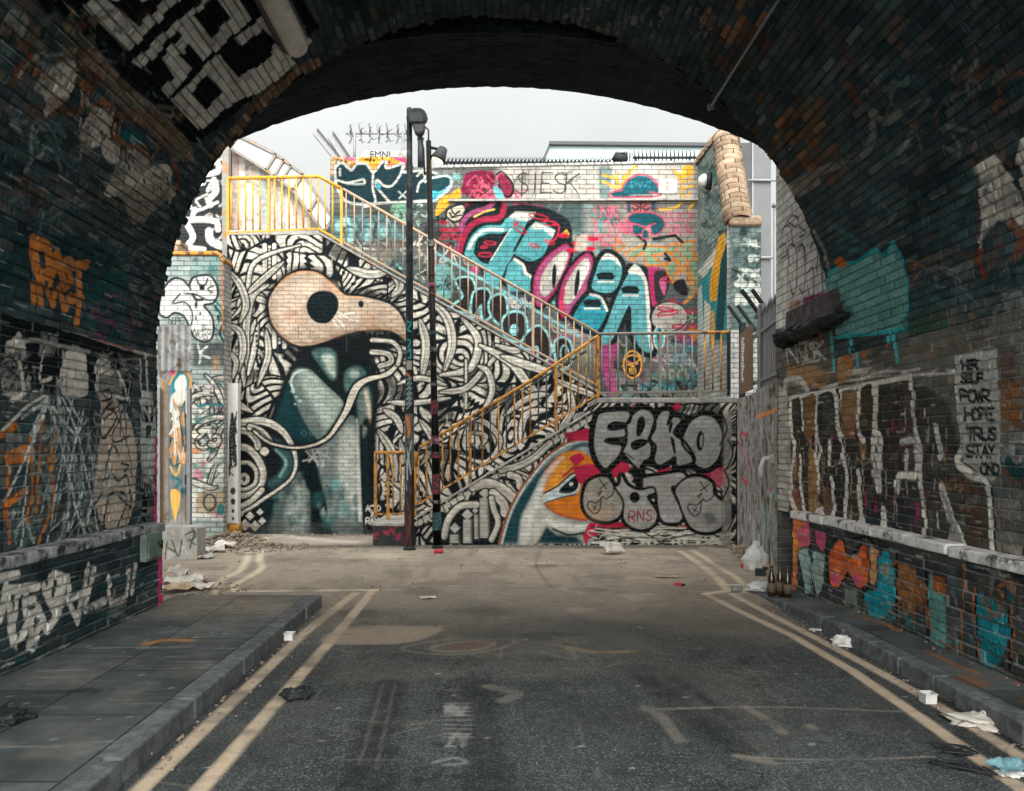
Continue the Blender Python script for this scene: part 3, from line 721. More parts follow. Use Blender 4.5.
c.stroke([(314, 371), (326, 383), (344, 401), (342, 414), (332, 428)], 2.2, BK, soft=1.5); c.stroke([(330, 430), (320, 448), (320, 470), (328, 500), (336, 533)], 3, BK, soft=2.5, al=.8)
# neck and shoulder
c.fill([(300, 346), (345, 336), (395, 332), (400, 345), (372, 362), (345, 392), (330, 384), (318, 372), (300, 366)], BK, curve=True, soft=7)
c.fill([(312, 352), (324, 347), (336, 354), (337, 376), (331, 380), (322, 368)], (70, 98, 92), curve=True, soft=4)
c.fill([(322, 356), (333, 356), (335, 376), (329, 372)], (170, 178, 164), curve=True, soft=5, al=.8)
c.fill([(345, 372), (358, 366), (366, 374), (356, 386), (346, 392)], (72, 100, 94), curve=True, soft=4); c.ell(354, 374, 5, 4, (176, 184, 172), soft=5, al=.8)
c.fill([(357, 388), (367, 386), (371, 402), (368, 430), (360, 436), (358, 410)], (96, 112, 104), curve=True, soft=6); c.stroke([(366, 392), (369, 412), (367, 428)], 4, (206, 186, 158), soft=3, al=.8)
# legs: left, seam, right
c.fill([(283, 480), (302, 470), (312, 488), (318, 534), (272, 534), (276, 505)], (84, 92, 88), curve=True, soft=7)
c.fill([(292, 492), (302, 490), (306, 534), (284, 534)], (168, 174, 164), curve=True, soft=9, al=.7)
c.fill([(306, 452), (318, 470), (324, 500), (332, 534), (312, 534), (310, 500), (300, 468)], (8, 22, 25), curve=True, soft=4)
c.fill([(330, 430), (346, 415), (360, 426), (361, 470), (364, 520), (363, 534), (334, 534), (326, 500), (318, 466), (320, 446)], (108, 116, 110), curve=True, soft=4)
c.fill([(340, 436), (354, 428), (358, 460), (361, 505), (360, 520), (346, 500), (338, 466)], (182, 184, 172), curve=True, soft=9, al=.75)
c.fill([(362, 424), (368, 440), (370, 534), (378, 534), (378, 470), (370, 420)], BK, curve=True, soft=5)
for (x, y, r, col) in ((318, 500, 6, (44, 96, 98)), (330, 520, 7, (52, 110, 112)), (292, 520, 5, (40, 92, 92)), (336, 484, 5, (92, 150, 150)), (344, 508, 6, (96, 150, 148)), (330, 492, 4, (24, 66, 70))): c.ell(x, y, r, r * 1.3, col, soft=7, al=.55)
for k in range(60): c.ell(R_.uniform(272, 362), R_.uniform(478, 532), R_.uniform(1, 4), R_.uniform(2, 7), [(30, 74, 78), (150, 160, 150), (20, 50, 54), (84, 120, 116)][k % 4], soft=4, al=.4)
c.stroke([(361, 426), (362, 470), (364.5, 533)], 2.6, BK, soft=1.2); c.stroke([(357, 440), (358.5, 470), (360, 520)], 3, (200, 198, 186), soft=2, al=.7); c.stroke([(283, 480), (300, 470), (312, 488)], 3, (10, 26, 28), soft=3)
# triangle scrawl and rings on the leg
for P in ([(305, 450), (322, 467), (328, 448), (305, 450)], [(309, 462), (318, 450), (329, 458)], [(303, 461), (326, 455)], [(312, 448), (318, 466), (312, 452)], [(318, 452), (324, 466)]): c.stroke(P, 1.7, (160, 156, 148), curve=False, al=.75)
for x in (304, 311.5, 318.5): c.ell(x, 433, 2.4, 2.4, (70, 108, 106), ring=.9, al=.8)
c.stroke([(322, 492), (327, 485), (331, 494), (322, 492)], 1, (40, 80, 82), curve=False)
c.text('RB', 309, 452, 9, (150, 148, 140), .9, al=.6)
# big rings at the lower left
c.fill([(238, 420), (262, 420), (284, 432), (296, 452), (294, 474), (278, 492), (262, 504), (262, 532), (238, 532)], BK, curve=True, soft=4)
ribbon(c, [(239, 423), (262, 421), (281, 430), (292, 446), (296, 462), (292, 477), (280, 488), (265, 498), (252, 507), (240, 513)], [7, 7, 5, 3, 2.5, 2.6, 3, 3])
c.stroke([(262, 438), (280, 446), (288, 462), (282, 476), (272, 484)], 9, (52, 84, 84), soft=6, al=.8); c.stroke([(276, 450), (286, 462), (280, 476)], 3, (120, 150, 144), soft=2, al=.8)
ribbon(c, [(239, 446), (250, 450), (259, 461), (263, 474), (259, 487), (248, 494), (239, 496)], 6.5)
ribbon(c, [(239, 463), (249, 463), (256, 471), (255, 483), (246, 489), (240, 489)], 3.4)
c.ell(244, 479, 5.5, 6, WH, soft=1); c.ell(244, 479, 2, 3, (70, 72, 70), soft=1)
ribbon(c, [(239, 430), (248, 432), (256, 440), (258, 447)], 6); ribbon(c, [(250, 427), (262, 432), (270, 442)], 6)
c.fill([(264, 447), (269, 451), (265, 456), (260, 452)], WH, curve=True)
ribbon(c, [(240, 507), (252, 500), (262, 490)], 5)
for (x, y, s) in ((245, 525, 6), (255, 526, 5.5), (262, 521, 4), (240, 514, 4), (250, 516, 4.5), (260, 512, 3.5)): c.fill([(x, y - s), (x + s, y), (x, y + s), (x - s, y)], WH)
# tentacle
T = [(402, 356), (397.3, 364.5), (389, 372.9), (380.6, 376.3), (366.7, 379.8), (357, 386.8), (351.4, 397.9), (347.3, 409), (338.9, 423), (328, 437.5), (312.5, 445.3), (295, 447.7), (278, 445.3), (265.6, 440.6), (254, 431)]
tw = [1.5, 3, 4.4, 3.6, 4.6, 6.6, 6.8, 5.6, 4, 2.8, 2.2, 1.9, 1.9, 2, 1.8]
c.stroke(T, [a + 5 for a in tw], BK, soft=3); c.stroke(T, tw, (206, 196, 176))
ribbon(c, [(372, 340), (392, 342), (400, 352), (398, 364)], 3.6); ribbon(c, [(372, 352), (388, 354), (391, 362), (380, 366)], 4.5)
# skull
skull = [(269.4, 311.7), (268.8, 302), (271.8, 293.7), (277.9, 285.3), (287.5, 276.8), (297, 272), (308, 271), (318.7, 273.6), (327, 279), (335.5, 286.5), (345, 295), (361, 296.7), (375.5, 299.7), (387.5, 303.3), (395.9, 309.3), (402, 317.7), (405.5, 326), (407, 341), (400, 335.3), (390.4, 330.6), (377.9, 328.8), (359.8, 330.6), (340, 335.3), (322.4, 342.3), (308.5, 345.3), (297.3, 345), (286.2, 339.5), (277.9, 331), (272.3, 322.8)]
c.fill(skull, BK, curve=True, grow=5, soft=9); c.fill(skull, BK, curve=True, grow=2.5, soft=2)
c.fill(skull, (176, 155, 134), curve=True, n=5)
c.stroke([(276, 288), (286, 277.5), (298, 272.6), (309, 272), (320, 275), (334, 287), (344, 295.5), (362, 298)], 2.0, (196, 136, 74), soft=1.5, al=.55)
c.fill([(276, 300), (288, 288), (304, 280), (322, 286), (304, 298), (300, 318), (292, 330), (280, 322)], (206, 182, 160), curve=True, soft=12, al=.8)
for (x, y, r) in ((292, 316, 9), (330, 288, 7), (370, 322, 10)): c.ell(x, y, r, r * .8, (172, 134, 106), soft=9, al=.55)
c.stroke([(272, 318), (282, 334), (300, 343), (322, 340), (358, 329), (392, 329), (405, 338)], 4, (150, 116, 92), soft=4, al=.6)
for P in ([(338, 316), (346, 314), (354, 313)], [(338, 312), (350, 319), (358, 321)], [(336, 318), (344, 326)], [(333, 320), (338, 328)]): c.stroke(P, 1.8, (206, 206, 194), al=.8, soft=1)
c.fill([(306.5, 307), (309, 298), (315, 292.5), (324, 290.8), (333, 293), (338, 300), (338, 309), (333, 318), (327, 323), (317, 322.5), (310, 317)], (14, 24, 28), curve=True)
c.ell(361, 304, 2.8, 3.4, (22, 30, 32), soft=1)
for k in range(46): x, y = R_.uniform(230, 595), R_.uniform(250, 520); c.stroke([(x, y), (x + R_.uniform(-.6, .6), y + R_.uniform(5, 26))], R_.uniform(.6, 1.3), [BK, (60, 64, 64), (190, 184, 170)][k % 3], al=.7)
c.fill([(226, 524), (372, 524), (372, 540), (226, 540)], (70, 74, 70), soft=9, al=.55, wear=.5); c.fill([(372, 532), (600, 532), (600, 545), (372, 545)], (60, 62, 60), soft=6, al=.5)
# signature
c.fill([(366, 500), (383, 500), (383, 530), (367, 530)], BK, soft=3)
c.text('ACTO', 366, 505.5, 5.5, (210, 206, 196), 1.0, adv=.66); c.text('X', 371, 512, 4.6, (210, 206, 196), 1.1); c.text('RA', 366, 518, 6, (210, 206, 196), 1.1, adv=.72)
c.text('Y', 374.5, 518, 6, (210, 206, 196), 1.1)

# ------------------------------------------------------------------ lower flight wall: columns, eagle head, two silver throw-ups
c = c_stair
z7 = lambda P: zoomed(430, 420, 6.02, P)
c.fill([(395, 390), (745, 390), (745, 550), (395, 550)], (34, 37, 37))
calligraffiti(c, YF, 395, 395, 745, 550, 130, 9, (4.5, 7))
c.stroke([(402, 534), (417, 524), (470, 492), (540, 450), (600, 412)], 5, (196, 190, 176)); 
for i in range(28):
    t = i / 28; x, y = 408 + t * 190, 528 - t * 118; c.stroke([(x - 1, y - 4), (x + 3, y + 4)], 1.2, BK, curve=False)
c.fill(z7([(80, 640), (120, 540), (200, 480), (280, 520), (240, 480), (300, 420), (370, 420), (480, 500), (440, 600), (420, 740), (80, 740)]), BK, curve=True, soft=1)
ribbon(c, z7([(85, 700), (110, 600), (180, 520), (280, 510)]), 6, ow=2)
for P in (z7([(300, 470), (350, 470), (355, 710), (300, 710)]), z7([(200, 600), (250, 600), (250, 740), (200, 740)]), z7([(120, 690), (170, 690), (175, 740), (120, 740)]), z7([(265, 570), (290, 570), (292, 715), (268, 715)])):
    c.fill(P, (176, 172, 160)); c.stroke([P[1], P[2]], 2.5, (92, 92, 88), soft=2.5, curve=False, al=.7)
for (x, y, s) in ((330, 440, 34), (225, 570, 34), (150, 650, 32), (272, 545, 18)):
    c.fill(z7([(x - s, y), (x, y - s), (x + s, y), (x, y + s)]), (186, 180, 168))
ribbon(c, z7([(260, 400), (340, 380), (430, 410), (500, 470)]), 9, ow=2); ribbon(c, z7([(380, 440), (440, 500), (450, 560)]), 8, ow=2); ribbon(c, z7([(370, 470), (385, 540), (410, 620), (370, 720)]), 5, ow=2)
ribbon(c, z7([(430, 300), (520, 280), (620, 230), (720, 140)]), 6, ow=2); ribbon(c, z7([(480, 330), (530, 350), (540, 400)]), 6, ow=2)
eag = z7([(410, 745), (440, 640), (480, 530), (540, 420), (620, 310), (700, 220), (800, 150), (920, 110), (1010, 120), (1010, 745)])
c.fill(eag, (150, 156, 150))
c.fill(z7([(425, 745), (470, 600), (540, 450), (640, 320), (740, 230), (860, 180), (760, 270), (660, 400), (600, 560), (575, 745)]), (22, 64, 70), soft=7)
c.fill(z7([(560, 745), (590, 600), (660, 440), (690, 520), (760, 590), (900, 640), (900, 680), (780, 680), (700, 650), (680, 745)]), (190, 188, 174), soft=8)
c.fill(z7([(640, 745), (700, 640), (760, 690), (880, 700), (920, 745)]), (16, 52, 58), soft=5)
c.stroke(z7([(415, 745), (443, 640), (483, 530), (543, 420), (623, 310), (703, 220), (803, 150), (920, 112)]), 2.2, (150, 84, 44))
c.stroke(z7([(432, 745), (460, 640), (500, 530), (560, 420), (640, 310), (720, 222), (830, 150), (940, 128)]), 2.0, (186, 196, 190), soft=1)
c.stroke(z7([(760, 300), (800, 230), (900, 150), (990, 160)]), 4, (54, 92, 96), soft=3)
face = z7([(885, 182), (800, 200), (740, 250), (690, 320), (668, 420), (690, 500), (760, 560), (860, 592), (940, 605), (1010, 560), (1000, 300), (960, 220)])
c.fill(face, (206, 116, 34), curve=True); c.fill(z7([(720, 310), (800, 230), (880, 200), (850, 320), (760, 420), (700, 420)]), (218, 146, 52), curve=True, soft=8, al=.8)
c.stroke(z7([(668, 420), (690, 500), (760, 560), (860, 592), (940, 605)]), 2.5, (170, 60, 26), soft=2.5, al=.8)
c.stroke(z7([(700, 300), (670, 420)]), 3, (176, 66, 28), soft=3, al=.7)
c.fill(z7([(690, 450), (780, 410), (840, 350), (880, 330), (890, 400), (850, 440), (760, 460), (700, 495)]), (170, 182, 180), curve=True); c.fill(z7([(790, 425), (830, 380), (875, 350), (875, 410), (830, 432)]), (14, 28, 34), curve=True); c.stroke(z7([(840, 350), (885, 345), (888, 400), (850, 435)]), 2, (70, 104, 108))
c.fill(z7([(680, 448), (770, 400), (845, 335), (895, 315), (905, 400), (870, 448), (770, 470), (690, 500)]), (188, 198, 194), curve=True); c.fill(z7([(775, 432), (825, 375), (885, 335), (890, 405), (845, 440)]), (10, 20, 26), curve=True); c.ell(*z7([(850, 385)])[0], 2, 2, (206, 208, 200)); c.stroke(z7([(680, 445), (770, 396), (845, 330), (900, 312)]), 1.6, (24, 40, 46)); c.stroke(z7([(690, 500), (780, 470), (880, 446)]), 1.4, (40, 60, 64))
c.stroke(z7([(560, 740), (585, 600), (640, 470), (700, 330), (800, 225)]), [9, 12, 9, 5, 2], (214, 212, 200), soft=5, al=.85); c.stroke(z7([(700, 600), (790, 640), (900, 650), (960, 630)]), [3, 8, 6, 2], (216, 214, 202), soft=3, al=.9); c.stroke(z7([(740, 655), (830, 690), (930, 680)]), 2.2, (14, 38, 44), soft=1.5)
c.fill(z7([(800, 80), (900, 60), (930, 110), (830, 130)]), (140, 28, 52), soft=2)
for P in ([(840, 230), (900, 200), (930, 230), (880, 270)], [(870, 290), (1000, 270), (1020, 330), (920, 390)], [(960, 620), (1030, 640), (1030, 680), (930, 720)], [(920, 690), (960, 680), (940, 750)]): c.fill(z7(P), (186, 34, 68), curve=True)
c.stroke(z7([(800, 340), (860, 290), (900, 250)]), 2, (186, 34, 68))
z8 = lambda P: zoomed(575, 395, 5.106, P)
for P in ([(0, 200), (70, 170), (80, 230), (0, 230)], [(0, 370), (90, 380), (60, 440), (20, 450)], [(190, 350), (250, 330), (280, 380), (200, 420)], [(400, 400), (480, 360), (480, 400), (410, 412)], [(640, 395), (770, 370), (775, 450), (700, 465)], [(60, 700), (200, 640), (270, 690), (60, 720)], [(520, 680), (570, 660), (570, 700), (530, 720)], [(745, 190), (780, 190), (775, 285), (755, 285)], [(490, 70), (520, 40), (545, 60), (510, 80)], [(290, 70), (310, 50), (305, 75)]):
    c.fill(z8(P), (176, 34, 64), curve=True, soft=1); 
for k in range(12):
    x = 690 + k * 7; c.stroke(z8([(x, 380), (x + 18, 460)]), 1, (196, 110, 124), curve=False, al=.7)
for k in range(60): c.stroke([(R_.uniform(590, 735), R_.uniform(526, 544)) for _ in range(3)], R_.uniform(.6, 1.6), [WH, BK][k % 2])
for x in (274, 345, 375, 410, 500, 530, 560, 630, 680, 760): c.fill(z8([(x, 735), (x + 14, 750), (x, 765), (x - 14, 750)]), WH)
SIL = (148, 146, 140); SILS = (158, 155, 148)
Fp = z8([(125, 92), (200, 80), (278, 84), (272, 142), (205, 140), (172, 158), (182, 176), (250, 168), (256, 214), (170, 224), (160, 240), (238, 256), (230, 305), (192, 350), (152, 378), (112, 332), (92, 262), (95, 190), (106, 130)])
Ep = z8([(280, 120), (305, 88), (348, 68), (398, 95), (408, 165), (375, 225), (392, 262), (384, 322), (345, 345), (334, 395), (322, 395), (312, 345), (258, 302), (240, 290), (262, 240), (262, 160)])
Kp = z8([(430, 92), (488, 84), (474, 150), (502, 108), (546, 128), (505, 192), (560, 240), (600, 300), (606, 342), (522, 366), (512, 320), (492, 330), (432, 362), (402, 330), (412, 262), (385, 215)])
Op = z8([(558, 190), (590, 132), (650, 100), (715, 116), (752, 180), (754, 258), (728, 335), (672, 378), (615, 360), (596, 310), (560, 270), (545, 232)])
for P in (Fp, Ep, Kp, Op): c.fill(P, (14, 18, 19), curve=True, grow=4.6)
for P in (Op, Kp, Ep, Fp): c.fill(P, (14, 18, 19), curve=True, grow=1.6); c.fill(P, SIL, curve=True)
for q in range(46):
    x, y = R_.uniform(100, 740), R_.uniform(100, 360); c.stroke(z8([(x, y), (x + R_.uniform(10, 40), y - R_.uniform(5, 40))]), R_.uniform(1, 3), [(160, 158, 152), (116, 116, 113), (150, 140, 128)][R_.randint(3)], soft=3, al=.30)
for P in (Op, Kp, Ep, Fp): c.stroke(P, 2.6, (12, 16, 17), closed=True)
c.fill(z8([(322, 130), (345, 112), (356, 150), (338, 196), (316, 204)]), (12, 16, 17), curve=True, grow=.6); c.fill(z8([(286, 248), (330, 226), (374, 236), (345, 262), (300, 280)]), (12, 16, 17), curve=True, grow=.4)
c.fill(z8([(170, 155), (195, 140), (262, 150), (255, 172), (190, 182)]), (12, 16, 17), curve=True); c.fill(z8([(160, 226), (200, 222), (240, 240), (236, 256), (180, 252)]), (12, 16, 17), curve=True)
c.fill(z8([(478, 170), (492, 135), (500, 150), (486, 196)]), (12, 16, 17), curve=True); c.fill(z8([(490, 215), (506, 240), (512, 300), (500, 270)]), (12, 16, 17), curve=True, grow=.6)
c.ell(*z8([(640, 234)])[0], 3.9, 10, (12, 16, 17), rot=.06); c.ell(*z8([(645, 236)])[0], 1.6, 6.5, SIL, rot=.06)
c.stroke(z8([(330, 340), (325, 470)]), 3.6, (12, 16, 17)); c.fill(z8([(210, 330), (262, 318), (330, 350), (388, 330), (345, 372), (335, 470), (322, 470), (318, 372), (270, 350)]), (12, 16, 17))
c.fill(z8([(255, 300), (300, 330), (345, 340), (330, 358), (322, 372)]), SIL, curve=True)
Cp = z8([(38, 520), (60, 450), (110, 418), (165, 418), (198, 460), (240, 505), (248, 570), (222, 628), (160, 650), (85, 630), (45, 585)])
Up = z8([(236, 405), (268, 455), (325, 482), (395, 470), (410, 500), (372, 520), (402, 568), (422, 612), (405, 662), (350, 690), (290, 678), (246, 632), (246, 545), (215, 492), (205, 470), (226, 450)])
Tp = z8([(345, 424), (450, 404), (545, 392), (577, 440), (555, 466), (495, 470), (512, 520), (532, 560), (552, 618), (532, 652), (472, 656), (436, 632), (420, 560), (415, 505), (388, 470), (345, 484)])
Dp = z8([(510, 482), (565, 425), (640, 414), (704, 450), (712, 505), (762, 550), (775, 600), (765, 650), (728, 692), (660, 705), (592, 680), (552, 612), (530, 550)])
for P in (Cp, Up, Tp, Dp): c.fill(P, (14, 18, 19), curve=True, grow=2.6)
for P, s in ((Cp, (150, 142, 130)), (Tp, SILS), (Up, SILS), (Dp, (156, 152, 145))): c.fill(P, s, curve=True); c.stroke(P, 2.2, (12, 16, 17), closed=True)
c.fill(z8([(70, 560), (150, 570), (200, 600), (120, 640), (70, 610)]), (190, 148, 96), curve=True, soft=8, al=.35)
c.ell(*z8([(305, 522)])[0], 5.2, 5.4, (12, 16, 17)); c.stroke(z8([(345, 424), (345, 484), (388, 470)]), 1.4, (12, 16, 17), curve=False)
for ox in (0, 512):
    oy = 12 if ox else 0
    c.stroke(z8([(125 + ox, 430 + oy), (160 + ox, 480 + oy)]), 1.1, (12, 16, 17)); c.stroke(z8([(170 + ox, 445 + oy), (128 + ox, 478 + oy)]), 1.1, (12, 16, 17))
    c.stroke(z8([(192 + ox, 440 + oy), (196 + ox, 500 + oy), (160 + ox, 530 + oy), (140 + ox, 520 + oy), (130 + ox, 560 + oy), (124 + ox, 590 + oy), (95 + ox, 606 + oy), (66 + ox, 570 + oy), (72 + ox, 545 + oy), (110 + ox, 550 + oy), (140 + ox, 520 + oy)]), 1.2, (12, 16, 17))
    c.stroke(z8([(90 + ox, 565 + oy), (112 + ox, 585 + oy)]), 1, (12, 16, 17)); c.stroke(z8([(110 + ox, 562 + oy), (92 + ox, 588 + oy)]), 1, (12, 16, 17)); c.stroke(z8([(112 + ox, 505 + oy), (135 + ox, 490 + oy), (120 + ox, 515 + oy)]), 1.1, (12, 16, 17))
c.text('RNS', *z8([(272, 596)])[0], 10, (140, 30, 46), 1.3, adv=.85, slant=.1, rot=-.06)
c.fill(z8([(660, 610), (700, 600), (720, 640), (680, 660)]), (70, 76, 76), curve=True, soft=6, al=.7)
# bare bricks at the right end
c.fill([(724, 410), (732, 410), (731, 545), (722, 545)], (150, 146, 136), soft=3, al=.75); c.stroke([(737, 400), (737, 548)], 2.4, (20, 22, 22), curve=False)
for x, y in ((722, 415), (728, 440), (724, 470), (730, 500)): c.stroke([(x, y), (x + 5, y + 14), (x - 2, y + 30)], 1.6, BK)

# ------------------------------------------------------------------ back wall: turquoise piece, dark blue throw-up, hat and moustache
c = c_back
a1 = lambda P: zoomed(430, 160, 6.086, P); a2 = lambda P: zoomed(560, 160, 6.083, P); a3 = lambda P: zoomed(430, 240, 5.653, P); a4 = lambda P: zoomed(560, 260, 5.648, P); s7 = lambda P: zoomed(300, 90, 5.12, P)
c.fill([(325, 203), (705, 203), (705, 420), (325, 420)], (58, 66, 65), al=.9, soft=2)
c.fill([(325, 150), (500, 150), (500, 205), (325, 205)], (70, 76, 76), al=.8, soft=14); c.fill([(500, 203), (590, 203), (600, 260), (500, 240)], (64, 84, 84), al=.8, soft=12)
c.fill([(585, 205), (704, 205), (704, 258), (585, 258)], (150, 146, 136), al=.75, soft=12)
c.blots(330, 205, 705, 420, 90, [(36, 50, 50), (92, 96, 90), (54, 76, 75), (22, 29, 31), (120, 116, 108)], 14, .75, .3); c.scribble(430, 205, 560, 260, 40, [BK, (150, 40, 66), (150, 146, 136)], 1.5, 12, wear=0)
c.blots(330, 250, 560, 420, 60, [(74, 110, 108), (30, 40, 42), (140, 132, 120), (60, 84, 82)], 26, .7)
c.blots(520, 330, 700, 410, 50, [(150, 146, 136), (40, 46, 46), (96, 124, 104), (150, 60, 110)], 18, .7)
c.scribble(330, 230, 560, 400, 60, [BK, (120, 168, 166), (190, 186, 174)], 1.6, 18)
c.scribble(600, 340, 700, 400, 46, [BK, (170, 166, 156), (84, 112, 96), (60, 140, 150)], 1.6, 14)
# dark blue throw-up left
sk = s7([(180, 420), (185, 390), (220, 375), (262, 410), (290, 380), (340, 380), (375, 420), (420, 370), (440, 365), (445, 400), (530, 378), (530, 420), (640, 410), (720, 440), (775, 460), (760, 510), (690, 560), (600, 570), (400, 580), (330, 585), (240, 570), (190, 500)])
c.fill(s7([(145, 310), (560, 310), (560, 380), (145, 420)]), (150, 120, 76), soft=3); c.blots(332, 150, 412, 168, 40, [(206, 140, 52), (190, 70, 120), (40, 50, 52), (210, 200, 180)], 7, .9, .2)
c.scribble(330, 150, 412, 168, 26, [BK, (206, 140, 52), (200, 190, 170)], 1.3, 9)
c.fill(s7([(150, 320), (175, 330), (175, 440), (150, 430)]), (170, 140, 110), soft=2); c.stroke(s7([(150, 330), (205, 350)]), 2.2, ORG)
c.fill(s7([(300, 350), (380, 318), (470, 330), (530, 370), (440, 372), (370, 410), (330, 378)]), (214, 152, 56), curve=True)
for k in range(14): c.ell(*s7([(R_.uniform(310, 470), R_.uniform(325, 370))])[0], 1.2, 1.2, BK)
c.fill(s7([(460, 330), (540, 350), (555, 385), (480, 350)]), (170, 60, 110), soft=1)
c.fill(sk, (20, 46, 52), curve=True); c.stroke(sk, 2.4, (184, 182, 172), closed=True)
c.stroke(s7([(375, 420), (372, 500), (385, 575), (330, 600)]), 2.2, (184, 182, 172)); c.stroke(s7([(190, 460), (240, 475), (300, 462), (325, 458), (330, 478), (300, 482), (240, 480)]), 2, (184, 182, 172))
c.stroke(s7([(530, 378), (510, 440), (470, 490), (430, 490), (395, 460), (390, 490), (420, 530), (460, 575)]), 2.2, (184, 182, 172)); c.fill(s7([(392, 470), (412, 490), (408, 515), (390, 498)]), (70, 150, 170), curve=True)
c.stroke(s7([(505, 520), (545, 555)]), 1.5, (184, 190, 184)); c.stroke(s7([(545, 518), (508, 555)]), 1.5, (184, 190, 184))
c.stroke(s7([(600, 440), (625, 420), (640, 450), (610, 480), (600, 520)]), 2.2, (184, 182, 172)); c.stroke(s7([(640, 470), (700, 440), (765, 450), (770, 490), (700, 520), (680, 545), (700, 560)]), 2.2, (170, 196, 196)); c.fill(s7([(690, 520), (740, 500), (760, 510), (700, 545)]), (90, 170, 190), curve=True)
c.fill(s7([(200, 400), (210, 400), (210, 440), (200, 440)]), (190, 188, 180))
# below: pale green and grey
c.fill(s7([(470, 590), (560, 590), (560, 670), (480, 660)]), (108, 146, 122), curve=True, soft=2); c.scribble(380, 205, 412, 222, 10, [(150, 176, 156), (50, 60, 58)], 1.2, 10)
c.fill(s7([(150, 650), (420, 640), (560, 760), (160, 770)]), (92, 132, 132), soft=6, al=.8)
for (x, y) in ((190, 690), (260, 700), (350, 700), (420, 720), (250, 750), (340, 750)): c.ell(*s7([(x, y)])[0], 8, 10, (50, 66, 68), ring=1.8, al=.8); c.ell(*s7([(x + 8, y + 6)])[0], 4, 5, (136, 186, 182), soft=2, al=.7)
c.text('ONOS', *s7([(250, 650)])[0], 7, (150, 200, 196), 1.1, adv=.2, rot=1.4)
# throw-ups seen between the balusters
brownletters = [a3([(150, 230), (230, 220), (250, 300), (210, 400), (130, 380), (190, 320)]), a3([(250, 300), (330, 290), (340, 420), (300, 440), (290, 360), (240, 430)]), a3([(350, 330), (420, 320), (430, 440), (390, 470), (340, 400)]), a3([(430, 430), (480, 410), (530, 430), (545, 520), (500, 570), (430, 540), (410, 480)]), a3([(560, 520), (620, 490), (670, 560), (670, 660), (620, 680), (610, 600), (560, 610), (520, 590)]), a3([(710, 580), (770, 560), (800, 620), (790, 700), (730, 720)])]
for P in brownletters: c.fill(P, (130, 186, 184), curve=True, grow=2.2); c.fill(P, (38, 32, 30), curve=True)
c.fill(a3([(20, 160), (100, 140), (140, 220), (110, 330), (20, 300)]), (96, 146, 142), curve=True, soft=3); c.scribble(432, 270, 450, 290, 9, [BK], 1.1, 8)
c.ell(*a3([(475, 508)])[0], 4.2, 6, (136, 190, 186)); c.ell(*a3([(760, 640)])[0], 4, 8, (120, 170, 170), ring=1.5); c.fill(a3([(240, 150), (275, 160), (265, 200), (235, 185)]), (176, 66, 118), curve=True)
c.stroke(a3([(30, 70), (200, 170), (400, 280), (600, 400), (840, 540)]), 3, (120, 176, 178), al=.8)
# red scrawls, yellow blob, pink bands at the left
c.fill(a1([(10, 100), (110, 95), (130, 140), (60, 190), (10, 200)]), (24, 60, 66), curve=True); c.stroke(a1([(10, 110), (100, 95), (130, 130), (100, 190), (40, 230), (15, 250)]), 2.4, (176, 196, 192)); c.fill(a1([(10, 190), (60, 200), (30, 240), (10, 240)]), (70, 160, 180), curve=True)
c.fill(a1([(180, 170), (185, 230), (110, 280), (60, 330), (30, 330), (60, 240), (130, 200)]), (214, 154, 48), curve=True)
c.fill(a1([(110, 300), (200, 270), (215, 330), (160, 375), (105, 350)]), (200, 190, 165), curve=True); c.stroke(a1([(110, 300), (200, 270), (215, 330), (160, 375), (105, 350)]), 2, BK, closed=True)
for P in ([(130, 300), (150, 330), (180, 310)], [(140, 345), (190, 335)], [(120, 320), (135, 350)]): c.stroke(a1(P), 2, BK)
for x in (140, 160): c.text('83'[int(x > 150)], *a1([(x, 82)])[0], 6, (130, 190, 186), 1.2)
c.fill(a1([(230, 75), (380, 70), (390, 150), (330, 180), (400, 230), (360, 290), (215, 290), (250, 230), (190, 200), (200, 140)]), (118, 30, 58), curve=True); c.scribble(462, 172, 496, 205, 20, [BK, (196, 90, 110), (120, 20, 44)], 1.6, 12, wear=0)
c.fill(a1([(410, 100), (450, 80), (500, 150), (490, 215), (440, 200)]), (124, 36, 64), curve=True); c.stroke(a1([(405, 90), (440, 75), (505, 150), (490, 220), (440, 210), (420, 150)]), 2.2, BK); c.stroke(a1([(410, 100), (430, 80), (450, 90)]), 1.3, (190, 90, 110))
c.fill(a1([(385, 165), (430, 180), (450, 235), (410, 240)]), (110, 178, 186), curve=True)
BG = (20, 28, 31)
c.fill(a1([(220, 290), (400, 250), (470, 280), (560, 270), (700, 290), (790, 330), (852, 380), (852, 520), (700, 650), (640, 800), (500, 800), (300, 640), (180, 580), (170, 480)]), BG, curve=True, soft=2)
c.stroke(a1([(395, 250), (350, 290), (260, 320), (205, 370), (185, 420)]), 4.6, PINK); c.stroke(a1([(270, 345), (330, 315), (390, 300)]), 2, (216, 170, 90)); c.stroke(a1([(452, 285), (425, 348), (330, 362), (255, 395), (205, 470), (178, 565)]), 5.6, (146, 34, 60)); c.stroke(a1([(215, 400), (180, 470), (170, 560)]), 1.2, PINK)
c.stroke(a1([(480, 375), (440, 420), (340, 425), (270, 480), (235, 570)]), 8.2, TEAL); c.stroke(a1([(440, 425), (340, 425), (265, 480), (230, 570)]), 3.6, (200, 200, 190)); c.stroke(a1([(235, 560), (290, 620), (340, 650)]), 6, TEAL)
c.fill(a1([(300, 470), (390, 460), (440, 480), (380, 580), (340, 630), (290, 600), (270, 540)]), BG, curve=True)
c.fill(a1([(480, 350), (520, 315), (620, 320), (640, 350), (595, 370), (500, 590), (470, 640), (410, 770), (380, 790), (330, 720), (360, 620), (420, 540), (495, 410)]), TEAL)
